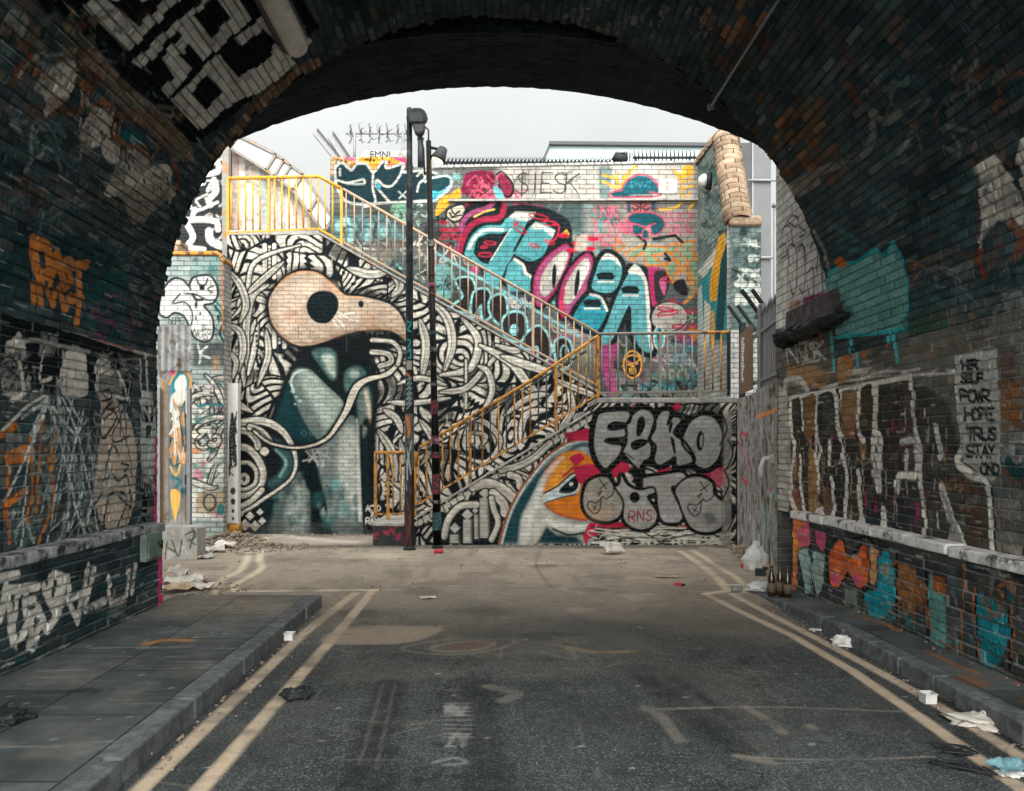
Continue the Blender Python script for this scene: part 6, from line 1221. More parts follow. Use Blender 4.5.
# flank wall
c = c_fw
x6 = lambda P: zoomed(700, 240, 3.906, P); x5 = lambda P: zoomed(700, 120, 5.65, P)
c.fill([(770, 150), (880, 150), (880, 330), (770, 330)], (226, 222, 213), al=.94)
c.fill([(8.2, 2.5), (10.1, 2.5), (10.1, 2.95), (8.2, 2.95)], (104, 98, 90), al=.9, soft=4, **ww)
mouth_tags(c)
for P in ([(490, 580), (520, 540), (555, 560), (540, 600), (500, 580)], [(460, 640), (480, 600), (510, 610), (525, 700)], [(450, 720), (480, 700), (490, 760), (460, 780)], [(550, 720), (580, 700), (590, 790)], [(560, 600), (600, 640), (560, 660)]): c.stroke(x5(P), 2.4, (70, 70, 68))
for P in ([(350, 100), (345, 30), (365, 20), (378, 60), (375, 190), (360, 210), (350, 160)], [(385, 40), (400, 20), (412, 60), (405, 200), (388, 190)], [(430, 30), (450, 10), (460, 60), (455, 120)], [(420, 130), (440, 110), (445, 200), (430, 220), (420, 180)], [(470, 60), (480, 200)]): c.stroke(x6(P), 2.6, (76, 74, 72))
c.stroke(x6([(345, 30), (343, 180)]), 3, (160, 70, 110), al=.7, wear=.4); c.fill(x6([(400, 225), (500, 200), (505, 290), (440, 300), (400, 280)]), (160, 84, 130), soft=3, wear=.3); c.fill(x6([(350, 240), (395, 230), (390, 290), (350, 290)]), (170, 130, 90), soft=4, al=.8)

# ------------------------------------------------------------------ road, pavements (cm)
c = c_rd
dust_daylight = (176, 160, 141)
c.fill([(-8, 7.9), (8, 8.2), (8, 17), (-8, 17)], dust_daylight, soft=470, al=.88, wear=.3, **ww)  # court daylight and tan dust painted into the road, fading into the tunnel
rnd_world(c, 110, -1.8, 2.8, 4.5, 9.5, [(150, 134, 114), (112, 104, 94), (60, 58, 54), (168, 152, 132)], .35, .08, .7, .7, 1.6)
for k in range(420):
    u, v = R_.uniform(-1.6, 2.7), R_.uniform(3.6, 9); a = R_.choice([1.57, 1.57, 0, .4, -.5]) + R_.uniform(-.15, .15); l = R_.uniform(.04, .4); c.stroke([(u, v), (u + l * math.cos(a) * .6, v + l * math.sin(a))], R_.uniform(.4, 1.3), [(150, 142, 130), (20, 23, 24), (112, 108, 100)][k % 3], al=R_.uniform(.2, .6), wear=.5, **ww)
rnd_world(c, 90, -5, 5, 8, 16, [(186, 170, 149), (146, 135, 120), (174, 158, 140), (120, 112, 101)], .5, .5, .6, .3)
rnd_world(c, 40, -1.7, 2.8, 3, 8, [(40, 42, 42), (84, 80, 74), (60, 62, 60)], .5, .5, .6, .3)
Rt = lambda P: zoomed(230, 540, 2.09, P)
YL = (198, 178, 152)
for P, w in (([(-1.70, -2), (-1.71, 7.0), (-1.62, 9.0)], 9.5), ([(-1.43, -2), (-1.42, 7.0), (-1.45, 9.15)], 9.5)):
    c.stroke(P, w, YL, wear=.6, al=.9, curve=False, **ww)
dl = lambda P: zoomed(140, 400, 3.953, P)
c.stroke(dl([(838, 785), (900, 752), (940, 750)]), 9, YL, curve=False, al=.0) 
for P in ([(355, 748), (400, 756), (600, 755), (935, 749)], [(440, 545), (425, 620), (400, 670), (330, 705), (300, 740), (310, 765)], [(495, 545), (472, 620), (480, 665), (420, 705), (370, 735), (380, 755)]): c.stroke(dl(P), 10, (222, 204, 174), al=.9, wear=.25)
c.stroke(dl([(385, 610), (360, 660), (320, 690)]), 8, (186, 166, 134), al=.6, wear=.4)
rl = lambda P: zoomed(680, 520, 2.919, P)
for P in ([(0, 92), (60, 130), (115, 175), (140, 205), (75, 215), (170, 265), (330, 340), (500, 440), (700, 575), (1004, 790)], [(40, 90), (100, 130), (160, 165), (195, 195), (190, 210), (150, 215), (330, 310), (500, 400), (700, 510), (1004, 695)]):
    c.stroke(rl(P), 9, YL, wear=.45, al=.92, curve=False); c.stroke(rl(P[:5]), 9.5, (216, 198, 168), wear=.4, al=.85, curve=False)
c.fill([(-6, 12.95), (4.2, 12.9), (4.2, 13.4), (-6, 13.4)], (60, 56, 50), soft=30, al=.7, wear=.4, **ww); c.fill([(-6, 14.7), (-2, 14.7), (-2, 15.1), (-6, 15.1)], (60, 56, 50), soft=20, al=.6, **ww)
rnd_world(c, 70, -5, 4, 8.6, 13.2, [(92, 86, 78), (70, 66, 60), (200, 186, 164), (120, 108, 94)], .3, .5, .35, .6)
for k in range(260):
    u, v = R_.uniform(-5, 4), R_.uniform(8.2, 13.3); l = R_.uniform(.05, .5); a = R_.uniform(-.5, .5); c.stroke([(u, v), (u + l * math.cos(a), v + l * math.sin(a))], R_.uniform(.8, 2.6), [(70, 66, 60), (206, 192, 170), (96, 90, 82)][R_.randint(3)], al=R_.uniform(.25, .7), wear=.5, **ww)
for P in ([(-1.5, 9.3), (.2, 9.25), (2.3, 9.5)], [(-1, 11.2), (1.2, 11.0), (3.4, 11.4)], [(.6, 9.3), (.5, 11.1), (.7, 13.2)]): c.stroke(P, 1.6, (60, 57, 52), al=.7, wear=.3, **ww)
# pale screed patch, chalk drawings, tyre marks, tar repairs
c.fill(Rt([(190, 215), (230, 185), (300, 178), (420, 180), (440, 190), (380, 212), (300, 218)]), (158, 142, 122), curve=True, soft=7, wear=.7, al=.75)
c.stroke(Rt([(360, 225), (430, 210), (500, 206), (590, 210), (570, 225), (480, 238), (400, 235)]), 4, (128, 122, 114), closed=True, al=.55, wear=.5); c.stroke(Rt([(420, 225), (480, 212), (550, 214), (520, 228), (450, 232)]), 5, (150, 128, 96), closed=True, al=.55, wear=.5); c.ell(*Rt([(490, 222)])[0], 8, 2.2, (130, 80, 76), al=0) 
c.stroke(Rt([(470, 222), (510, 220)]), 12, (120, 72, 70), soft=8, al=.5); c.stroke(Rt([(640, 215), (700, 225), (720, 250), (650, 235)]), 5, (124, 120, 112), al=.4, wear=.5); c.stroke(Rt([(710, 225), (760, 235), (840, 232)]), 9, (150, 128, 84), al=.45, wear=.6)
for P, w in (([(330, 300), (290, 420), (250, 540)], 17), ([(355, 300), (330, 420), (310, 540)], 12), ([(870, 290), (960, 360), (1060, 440)], 19), ([(930, 290), (1040, 370)], 12), ([(520, 300), (530, 440), (560, 560)], 22)):
    c.stroke(Rt(P), w, (22, 24, 24), soft=12, al=.6, wear=.3)
for P in ([(320, 300), (270, 470)], [(345, 300), (305, 480)]): c.stroke(Rt(P), 1.2, (130, 124, 116), al=.5, wear=.6)
for k in range(9): y = 340 + k * 9; c.stroke(Rt([(448 + R_.uniform(-3, 3), y), (500 + R_.uniform(-4, 6), y + R_.uniform(-2, 2))]), 1.8, (150, 146, 138), al=.6, wear=.5, curve=False)
c.text('MNZ', *Rt([(450, 345)])[0], 9, (150, 148, 142), 2.2, adv=.9, wear=.8, al=.6, jit=.08); c.text('ZV', *Rt([(455, 405)])[0], 12, (150, 148, 142), 2.4, adv=1.0, wear=.8, al=.6, jit=.06); c.stroke(Rt([(425, 465), (470, 455), (492, 465), (450, 470)]), 3, (150, 148, 142), al=.5, wear=.7)
for P, w in (([(540, 305), (600, 320), (570, 335)], 10), ([(870, 350), (900, 370), (940, 420)], 8), ([(860, 355), (1000, 352)], 4)): c.stroke(Rt(P), w, (120, 114, 104), al=.6, wear=.7)
for P in ([(0, 550), (300, 545), (660, 560)], [(160, 690), (400, 700), (740, 690)]): c.stroke(rl(P), 2.6, (140, 132, 120), al=.6, wear=.7)
for P in ([(190, 545), (250, 580), (300, 620)], [(170, 690), (270, 710)], [(380, 600), (430, 640)]): c.stroke(rl(P), 7, (136, 126, 112), al=.55, wear=.8)
for k in range(150):
    u, v = R_.uniform(-1.7, 2.8), R_.uniform(3.2, 8.5); a = R_.uniform(-.5, .5); l = R_.uniform(.05, .35); c.stroke([(u, v), (u + l * math.cos(a), v + l * math.sin(a))], R_.uniform(.8, 2.2), [(110, 106, 98), (26, 28, 28), (132, 124, 112)][R_.randint(3)], al=R_.uniform(.15, .5), wear=.5, **ww)
for k in range(330):
    u, v = R_.uniform(-5, 4), R_.uniform(4, 15.5); r = R_.uniform(.006, .02); c.stroke([(u, v), (u + r, v + .3 * r)], R_.uniform(.8, 2.4), [(190, 184, 172), (40, 40, 38), (170, 160, 144)][R_.randint(3)], al=.8, **ww)
for P, w in (([(560, 560 - 5), (700, 578)], 2.5), ([(640, 555), (760, 572), (742, 586)], 2.5)): c.stroke(P, w, (188, 180, 166), al=.6, wear=.4)
c.stroke(dl([(500, 528), (640, 545), (760, 556), (840, 560)]), 34, (200, 192, 178), al=.75, soft=6, wear=.5); c.stroke(dl([(400, 520), (500, 530)]), 30, (196, 186, 170), al=.6, soft=8, wear=.4)
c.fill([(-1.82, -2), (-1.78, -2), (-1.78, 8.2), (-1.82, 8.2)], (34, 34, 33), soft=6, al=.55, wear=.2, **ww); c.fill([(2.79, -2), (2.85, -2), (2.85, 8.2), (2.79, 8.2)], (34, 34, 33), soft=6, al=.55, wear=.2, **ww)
c = c_lpv
rnd_world(c, 60, -3.3, -2, 3.8, 8.1, [(110, 112, 108), (60, 64, 63), (120, 116, 108), (44, 49, 50)], .16, .25, .5, .7)
for k in range(90): u, v = R_.uniform(-3.2, -2), R_.uniform(3.8, 8.1); c.stroke([(u, v), (u + R_.uniform(.05, .5), v + R_.uniform(-.05, .05))], R_.uniform(.8, 3), [(150, 146, 136), (50, 52, 51), (120, 112, 100)][k % 3], al=R_.uniform(.2, .6), wear=.6, **ww)
for k in range(60):
    x_, y_ = R_.uniform(-3.2, -2), R_.uniform(4, 8); c.stroke([(x_, y_), (x_ + .012, y_ + .01)], R_.uniform(1.4, 3), [(150, 148, 140), (46, 48, 48)][k % 2], al=.7, **ww)
rnd_world(c, 40, -3.3, -2, 3.5, 8.1, [(92, 94, 92), (52, 56, 56), (110, 104, 96)], .22, .45, .5, .5)
c.stroke(p4([(500, 340), (570, 325), (650, 328)]), 9, (176, 124, 70), al=.7, soft=5, wear=.5); c.stroke(p4([(480, 355), (640, 350)]), 7, (138, 132, 122), al=.5, wear=.6); c.stroke(p4([(560, 295), (650, 292)]), 7, (96, 130, 134), al=.4, wear=.6); c.stroke(p4([(250, 515), (310, 510), (320, 520)]), 9, (40, 42, 42), al=.6, soft=4); c.stroke(p4([(130, 440), (290, 435)]), 3, (140, 136, 128), al=.5, wear=.5); c.stroke(p4([(0, 620), (40, 614)]), 5, (150, 104, 60), al=.6, wear=.4); c.stroke(p4([(850, 215), (930, 208)]), 9, (140, 120, 100), al=.4, wear=.6)
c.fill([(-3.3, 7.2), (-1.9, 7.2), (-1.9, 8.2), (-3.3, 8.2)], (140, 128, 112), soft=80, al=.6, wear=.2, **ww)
c = c_rpv
rnd_world(c, 20, 3, 3.35, 3.5, 8.6, [(130, 78, 40), (60, 58, 54), (100, 92, 82)], .16, .6, .5, .5)
for P in ([(540, 330), (600, 345), (640, 370)], [(720, 430), (800, 470), (870, 500)], [(640, 320), (680, 340)]): c.stroke(rl(P), 5, (160, 92, 40), al=.6, wear=.6)

# ------------------------------------------------------------------ painters for small surfaces (called when they are built)
def paint_post(c):
    for k in range(16): c.stroke([(R_.uniform(229, 237), R_.uniform(412, 478)) for _ in range(3)], 1.5, (22, 26, 27))
    c.stroke([(230, 470), (236, 425), (229, 440), (237, 412)], 1.4, (22, 26, 27), curve=False)
    for y, r in ((491, 3.6), (501.5, 3.2), (511, 2.0), (518.5, 1.9)): c.ell(233, y, r * .72, r, (24, 27, 28))
    c.fill([(226, 523), (239, 523), (239, 545), (226, 545)], (120, 84, 54), soft=2)
def paint_block(c):
    c.blots(150, 530, 199, 562, 22, [(190, 160, 110), (206, 202, 190), (150, 148, 140)], 6, .7, .3)
    for P in ([(185, 535), (194, 532), (190, 548)], [(188, 540), (196, 545)], [(167, 542), (165, 560)], [(172, 540), (178, 556), (182, 540)], [(192, 528), (196, 536), (190, 540)], [(168, 548), (176, 552)]): c.stroke(P, 1.3, (30, 34, 34))
def paint_fence(c, u0, u1):
    h = 2.45
    def st(P, w, col, **k): c.stroke([(u0 + a * (u1 - u0), b * h) for a, b in P], w, col, world=True, **k)
    for k in range(70): x = R_.uniform(0, 1); y = R_.uniform(.1, .95); st([(x, y), (x + R_.uniform(-.02, .02), y - R_.uniform(.05, .2))], R_.uniform(1, 3), [(196, 192, 182), (60, 58, 54), (90, 70, 50)][R_.randint(3)], al=.6, wear=.4)
    if u0 < .1:
        for P in ([(.2, .75), (.25, .45)], [(.22, .76), (.6, .74)], [(.6, .76), (.55, .45)], [(.25, .46), (.6, .44)]): st(P, 5, (186, 50, 80), wear=.3)
        for P in ([(.4, .95), (.6, .8), (.5, .7)], [(.7, .9), (.6, .6)]): st(P, 2.4, (40, 40, 40))
    else:
        st([(0, .84), (1, .86)], 6, (214, 130, 70), al=.8, wear=.3)
        for P in ([(.2, .3), (.3, .12)], [(.5, .35), (.5, .2)], [(.7, .3), (.8, .1)], [(.85, .42), (.8, .3)]): st(P, 4, (40, 120, 124), wear=.3)
        for P in ([(.2, .6), (.25, .5)], [(.5, .66), (.45, .56)], [(.75, .5), (.7, .42)]): st(P, 3.4, (176, 60, 80), wear=.3)
def paint_board(c):
    for k in range(14):
        y = 3.4 - k * .05
        c.stroke([(.22 + R_.uniform(-.04, .04), y), (.45 + R_.uniform(-.1, .1), y - .02), (.3, y - .06)], 2.2, (214, 210, 200), world=True)
def paint_pole(c):
    # teal, grey and rust tags sprayed down the post
    U0, U1 = c.U[0], c.U[-1]
    def z(py): return wz(py, 12.7)
    def st(P, w, col, **k): c.stroke([(U1 * a, z(b)) for a, b in P], w, col, world=True, **k)
    M0 = .5
    for P in ([(.42, 322), (.58, 324), (.44, 330), (.58, 332)], [(.44, 340), (.56, 342), (.45, 348)], [(.46, 352), (.56, 350), (.56, 358), (.46, 358)]): st(P, 1.6, (30, 140, 146))
    for k in range(6): st([(.40, 380 + k * 5), (.60, 378 + k * 5), (.42, 384 + k * 5)], 1.4, (110, 130, 128))
    c.fill([(U1 * .38, z(361)), (U1 * .62, z(361)), (U1 * .62, z(370)), (U1 * .38, z(370))], (140, 138, 130), world=True, wear=.3)
    for y in (374, 416, 420): st([(.4, y), (.5, y + 2)], 3, (170, 90, 50))
    c.fill([(0, z(470)), (U1, z(470)), (U1, z(414)), (0, z(414))], (90, 94, 92), world=True, wear=.6, al=.75)
    st([(.4, 418), (.5, 428), (.45, 436)], 4, (180, 106, 50))
    c.fill([(U1 * .42, z(467)), (U1 * .55, z(467)), (U1 * .55, z(463)), (U1 * .42, z(463))], (190, 70, 90), world=True)
    for k in range(8): st([(R_.uniform(.35, .6), R_.uniform(430, 500)), (R_.uniform(.35, .6), R_.uniform(430, 500))], 1.6, [(40, 50, 50), (150, 150, 142)][k % 2])
    for k in range(14): st([(R_.uniform(.34, .66), R_.uniform(480, 548)) for _ in range(3)], 1.5, [(92, 46, 36), (40, 36, 34)][k % 2])
# ================================================================== the railway arch
def flat_grid(cv, kind, at):
    U, V = np.meshgrid(cv.U, cv.V)
    z = np.full_like(U, at)
    pos = np.stack({'y': (U, z, V), 'x': (z, U, V), 'z': (U, V, z)}[kind], -1)
    return pos, np.stack([U, V], -1)
def rect(a, b, c, d_): return [a, b, c, d_]

arch = thing('railway_arch', 'sooty brick railway arch tunnel sprayed all over with graffiti', 'tunnel', (0, 8, 0))
# vault
U, S = np.meshgrid(c_va.U, c_va.V)
th = S / VR
rr = VR + 0.0 * th
X = VCX + rr * np.cos(th); Z = VCZ + rr * np.sin(th)
Yv = U + 0.15 * (X / VR) * np.clip((U - 4.2) / 3.9, 0, 1)
# uneven courses, sunk joints, and header bricks that step out at the mouth
def relief(u, v, seed, depth=0.010, amp=0.007):
    r = np.random.RandomState(seed)
    ci = np.floor(v / 0.075 + 1e-4).astype(int) % 200
    off = np.where(ci % 2 == 0, 0.1125, 0.0)
    bi = np.floor((u + off) / 0.225 + 1e-4).astype(int) % 90
    fv = np.abs((v / 0.075 + 0.5) % 1 - 0.5) * 0.075; fu = np.abs(((u + off) / 0.225 + 0.5) % 1 - 0.5) * 0.225
    j = np.clip(1 - np.minimum(fu, fv) / 0.0075, 0, 1)
    tilt = r.uniform(-1, 1, (200, 90))[ci, bi] * (((u + off) / 0.225) % 1 - 0.5)
    miss = (r.rand(200, 90)[ci, bi] < 0.03) * 0.016
    return np.where(u > 4.0, j * depth + amp * r.uniform(-1, 1, (200, 90))[ci, bi] + amp * 1.2 * tilt + miss + 0.004 * r.uniform(-1, 1, u.shape), 0)
rs = np.random.RandomState(5)
wav = relief(U, S, 5, 0.012, 0.010) + 0.012 * rs.uniform(-1, 1, 200)[np.floor(S / 0.075 + 1e-4).astype(int) % 200]
rr = VR + wav
X = VCX + rr * np.cos(th); Z = VCZ + rr * np.sin(th)
tooth = 0.035 * ((np.floor(S / 0.075 + 1e-4).astype(int) % 2) * 2 - 1) + 0.02 * rs.uniform(-1, 1, 200)[np.floor(S / 0.075 + 1e-4).astype(int) % 200]
Yv = Yv + np.where(U > 7.95, tooth * np.where(S > 8.0, 1.0, 0.12), 0)
grid_mesh('vault', np.stack([X, Yv, Z], -1), np.stack([U, S], -1), c_va, M['vault'], arch)
# side walls, plinths; each closed by its end face and ledge
def qx(x, y0, y1, z0, z1): return [(x, y0, z0), (x, y1, z0), (x, y1, z1), (x, y0, z1)]
def qy(y, x0, x1, z0, z1): return [(x0, y, z0), (x1, y, z0), (x1, y, z1), (x0, y, z1)]
def qz(z, x0, x1, y0, y1): return [(x0, y0, z), (x1, y0, z), (x1, y1, z), (x0, y1, z)]
def rough_wall(cv, X, sgn, seed):
    pos, uv = flat_grid(cv, 'x', X)
    pos[..., 0] += sgn * relief(uv[..., 0], uv[..., 1], seed)
    return pos, uv
pos, uv = rough_wall(c_lw, -3.41, -1, 1)
grid_mesh('wall', pos, uv, c_lw, M['tunnel'], arch, extra=[qy(7.95, -3.95, -3.41, 0, 2.6), qx(-3.95, 0.2, 7.95, 0, 2.6)])
pos, uv = rough_wall(c_lp, -3.25, -1, 2)
grid_mesh('plinth', pos, uv, c_lp, M['tunnel'], arch, extra=[qy(7.7, -3.42, -3.25, 0, 0.85)])
pos, uv = rough_wall(c_rw, 3.45, 1, 3)
grid_mesh('wall', pos, uv, c_rw, M['tunnel_right'], arch, extra=[qy(9.95, 3.45, 4.0, 0, 2.55), qx(4.0, 0.2, 9.95, 0, 2.55)])
pos, uv = rough_wall(c_rp, 3.33, 1, 4)
grid_mesh('plinth', pos, uv, c_rp, M['tunnel_right'], arch, extra=[qy(9.1, 3.33, 3.46, 0, 0.85)])
# ledges: rough painted capping on each plinth
def ledge(x0, x1, y0, y1, z, mat, seed):
    m = MB(); r = random.Random(seed); y = y0
    while y < y1 - 0.05:
        l = min(r.uniform(0.42, 0.62), y1 - y)
        dz, dx = r.uniform(-0.010, 0.010), r.uniform(-0.010, 0.010)
        lo, hi = min(x0, x1 + dx), max(x0, x1 + dx)
        m.box(((lo + hi) / 2, y + l / 2, z + 0.03 + dz), (hi - lo, l - 0.012, 0.085), bev=0.016, seg=2)
        y += l
    return m.build('ledge', mat, arch)
M['ledgegrey'] = plain_mat('painted_ledge', (0.24, 0.25, 0.24), 0.8, var=0.5, scale=10, bump=0.012, dirt=(0.025, 0.03, 0.03), dthr=(0.5, 0.6), dscale=6)
M['ledgewhite'] = plain_mat('white_painted_ledge', (0.60, 0.58, 0.54), 0.8, var=0.35, scale=10, bump=0.012, dirt=(0.07, 0.07, 0.068), dthr=(0.52, 0.62), dscale=6)
ledge(-3.43, -3.225, 0.2, 7.72, 0.835, M['ledgegrey'], 1)
ledge(3.47, 3.30, 0.2, 9.12, 0.835, M['ledgewhite'], 2)
# mouth face and outer brickwork
def spandrel(y_of, name):
    m = MB(); n = 48
    for i in range(n):
        t0, t1 = math.pi * i / n, math.pi * (i + 1) / n
        def pt(t, r): return (VCX + r * math.cos(t), VCZ + r * math.sin(t))
        def outer(t):
            c, s_ = math.cos(t), math.sin(t); k = min(5.6 / max(abs(c), 1e-6), 4.75 / max(s_, 1e-6))
            return (VCX + k * c, VCZ + k * s_)
        a, b = pt(t0, VR + 0.004), pt(t1, VR + 0.004); c, d_ = outer(t1), outer(t0)
        m.quad(*[(p[0], y_of(p[0]), p[1]) for p in (a, b, c, d_)])
    return m.build(name, M['darkbrick'], arch)
M['darkbrick_plain'] = M['darkbrick']
spandrel(lambda x: 8.085 + 0.15 * x / VR, 'mouth_face'); spandrel(lambda x: 0.2, 'mouth_face')
MB().box((0, 4.15, 7.42), (11.6, 8.0, 0.25)).build('track_bed', M['deck'], arch)
# the springer stone that juts out of the right wall at the mouth
sp = MB()
sp.prism([(3.31, 2.96), (3.5, 2.92), (3.5, 3.26), (3.33, 3.20)], 8.0, 9.3, 'y')
M['springer'] = plain_mat('tagged_springer_stone', (0.075, 0.072, 0.07), 0.85, var=0.6, scale=9, bump=0.03, dirt=(0.20, 0.085, 0.13), dthr=(0.57, 0.63), dscale=4)
o = sp.build('springer', M['springer'], arch)
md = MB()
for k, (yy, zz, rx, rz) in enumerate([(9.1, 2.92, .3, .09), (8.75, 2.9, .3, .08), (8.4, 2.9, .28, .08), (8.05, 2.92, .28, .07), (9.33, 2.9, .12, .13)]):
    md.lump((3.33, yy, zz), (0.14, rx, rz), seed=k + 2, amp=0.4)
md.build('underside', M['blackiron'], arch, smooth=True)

# the flatter bridge behind the arch
deck = thing('bridge_deck', 'dark flat-arched concrete bridge span just beyond the brick tunnel mouth', 'bridge', (0, 8.9, 5.5))
Rd, zc = 7.6, 5.93
m = MB(); arc = []
for i in range(221):
    x = -4.6 + 9.2 * i / 220
    arc.append((x, zc - Rd + math.sqrt(Rd * Rd - (x + 0.1) ** 2) + 0.012 * mnoise.noise(Vector((x * 9, 0, 0))) + 0.008 * mnoise.noise(Vector((x * 31, 5, 0)))))
m.prism(arc + [(4.6, 7.5), (-4.6, 7.5)], 8.3, 9.55)
m.build('arch_span', M['deck'], deck)
for sx in (-1, 1):
    MB().box((sx * 5.3, 8.9, 3.7), (1.4, 1.25, 7.4)).build('abutment', M['darkbrick'], deck)

# right flank wall running on past the mouth
pos, uv = flat_grid(c_fw, 'x', 3.45)
fl = thing('flank_wall', 'white sprayed wall above the dark stone block right of the tunnel mouth', 'wall', (3.45, 9.2, 2.55))
top = lambda y: 5.2
grid_mesh('wall_face', pos, uv, c_fw, M['backwall'], fl, extra=[qy(10.0, 3.45, 3.9, 2.55, 5.25), qx(3.9, 8.3, 10.0, 2.55, 5.25), qz(5.25, 3.45, 3.9, 8.3, 10.0)])

# ------------------------------------------------------------------ things fixed to the vault
def on_vault(y, th, off=0.0):
    r = VR - off
    return Vector((VCX + r * math.cos(th), y, VCZ + r * math.sin(th)))
pA = vault((266, -40)); pB = vault((297, 48))
thA = pB[1] / VR
lampv = thing('tunnel_lamp', 'long grey bulkhead lamp fixed along the vault beside white block letters', 'lamp', on_vault(pB[0], thA, 0))
m = MB()
y1, y0 = pB[0], pB[0] - 1.35
n_in = (Vector((VCX, 0, VCZ)) - on_vault(0, thA)).normalized(); n_in.y = 0
tdir = Vector((-n_in.z, 0, n_in.x))
def capsule(mb, y0, y1, half, depth, base):
    ring = []
    prof = [(half, 0), (half, depth * .35), (half * .86, depth * .7), (half * .5, depth * .95), (0, depth)]
    pts2 = [(h, d_) for h, d_ in prof] + [(-h, d_) for h, d_ in prof[::-1][1:]]
    ys = [y0, y0 + half * .25, y0 + half * .9, y1 - half * .9, y1 - half * .25, y1]; ks = [.45, .8, 1, 1, .8, .45]
    rings = []
    for y, k in zip(ys, ks):
        rings.append([mb.bm.verts.new(base(y) + tdir * h * k + n_in * d_ * (0.6 + 0.4 * k)) for h, d_ in pts2])
    for a, b in zip(rings, rings[1:]):
        for i in range(len(pts2) - 1):
            f = mb.bm.faces.new((a[i], a[i + 1], b[i + 1], b[i])); f.smooth = True
        mb.bm.faces.new((a[0], b[0], b[-1], a[-1]))
    mb.bm.faces.new(rings[0]); mb.bm.faces.new(rings[-1][::-1])
capsule(m, y0, y1, 0.145, 0.05, lambda y: on_vault(y, thA, 0.005)); m.build('housing', M['lampbody'], lampv)
m = MB(); capsule(m, y0 + .05, y1 - .05, 0.108, 0.085, lambda y: on_vault(y, thA, 0.05)); m.build('diffuser', M['lampdiff'], lampv)
for y in (y0 + .28, y1 - .28):
    MB().beam(on_vault(y, thA, 0.03) - tdir * .15, on_vault(y, thA, 0.03) + tdir * .15, .03, .02).build('clip', M['lampbody'], lampv)

pa, pb = vault((790, -16)), vault((712, 106))
pipe = thing('conduit_pipe', 'thin grey conduit pipe clipped to the right of the vault', 'pipe', on_vault(pb[0], pb[1] / VR))
pl = [on_vault(pa[0] + (pb[0] - pa[0]) * t, (pa[1] + (pb[1] - pa[1]) * t) / VR, 0.05) for t in np.linspace(-1.0, 1, 20)]
MB().tube(pl, 0.014, 8).build('tube', M['steel'], pipe)
for t in (0.05, 0.97):
    q = (pa[0] + (pb[0] - pa[0]) * t, (pa[1] + (pb[1] - pa[1]) * t) / VR)
    c = on_vault(q[0], q[1], 0.045)
    MB().box(c, (0.07, 0.035, 0.05), bev=0.008).build('clip', M['steel'], pipe)

# ================================================================== ground
g = flat_grid(c_rd, 'z', 0.0)
gz = g[0]
gz[..., 2] += 0.004 * np.sin(gz[..., 0] * 3.1 + gz[..., 1]) * np.clip((gz[..., 1] - 3) / 3, 0, 1)
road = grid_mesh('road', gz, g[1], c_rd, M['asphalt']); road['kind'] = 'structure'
m = MB()
m.quad((-600, -600, -0.03), (600, -600, -0.03), (600, 900, -0.03), (-600, 900, -0.03))
o = m.build('ground', M['earth']); o['kind'] = 'structure'
m = MB(); m.quad((-6, -9, -0.006), (6, -9, -0.006), (6, 2.45, -0.006), (-6, 2.45, -0.006))
o = m.build('road_behind', M['asphalt']); o.name = 'road'; o['kind'] = 'structure'
pos, uv = flat_grid(c_lpv, 'z', 0.12)
o = grid_mesh('pavement', pos, np.stack([uv[..., 1], uv[..., 0] + 3.28], -1), c_lpv, M['paving'], extra=[qy(8.16, -3.25, -1.97, 0, 0.12)]); o['kind'] = 'structure'
pos, uv = flat_grid(c_rpv, 'z', 0.12)
drop = lambda y: 0.12 - 0.10 * np.clip((y - 7.3) / 1.4, 0, 1)
pos[..., 2] = drop(uv[..., 1])
o = grid_mesh('pavement', pos, np.stack([uv[..., 1], uv[..., 0] - 3.0], -1), c_rpv, M['paving']); o['kind'] = 'structure'
def kerb(x0, x1, y0, y1, zf, seed, ln=.915):
    m = MB(); r = random.Random(seed); y = y0
    while y < y1 - 0.02:
        l = min(ln, y1 - y); z = float(zf(y + l / 2)) + r.uniform(-.004, .004)
        z0, z1 = float(zf(y)), float(zf(y + l))
        dx = r.uniform(-.006, .006)
        bm0 = len(m.bm.verts)
        m.box(((x0 + x1) / 2 + dx, y + l / 2, z / 2 - 0.05), (x1 - x0, l - 0.014, z + 0.10 + 0.002), bev=0.014, seg=2)
        m.bm.verts.ensure_lookup_table()
        for v in m.bm.verts[bm0:]:
            if v.co.z > 0: v.co.z += (z1 - z0) * ((v.co.y - y) / l - 0.5)
        y += l
    o = m.build('kerb', M['kerb']); o['kind'] = 'structure'; return o
kerb(-1.97, -1.82, 0.2, 8.16, lambda y: 0.122, 3)
kerb(2.85, 3.0, 0.2, 9.0, drop, 4, .46)

# ================================================================== stairs
stair = thing('staircase', 'switchback concrete staircase with a bird mural on its brick side walls', 'staircase', (0, 14.5, 0))
def clamp_top(cv, Y, topf, keepf=None):
    pos, uv = flat_grid(cv, 'y', Y)
    t = topf(uv[..., 0]); pos[..., 2] = np.minimum(pos[..., 2], t)
    return pos, uv
# upper flight side wall (bird mural)
upx = np.array([wx(v, YB) for v in (226, 319, 606)]); upz = np.array([wz(v, YB) for v in (235, 235, 398)])
up_top = lambda x: np.interp(x, upx, upz)
pos, uv = clamp_top(c_mural, YB, up_top)
x0, x1 = c_mural.U[0], c_mural.U[-1]
grid_mesh('side_wall', pos, uv, c_mural, M['mural'], stair, extra=[qx(x0, YB, YW - .02, 0, float(upz[0]))])
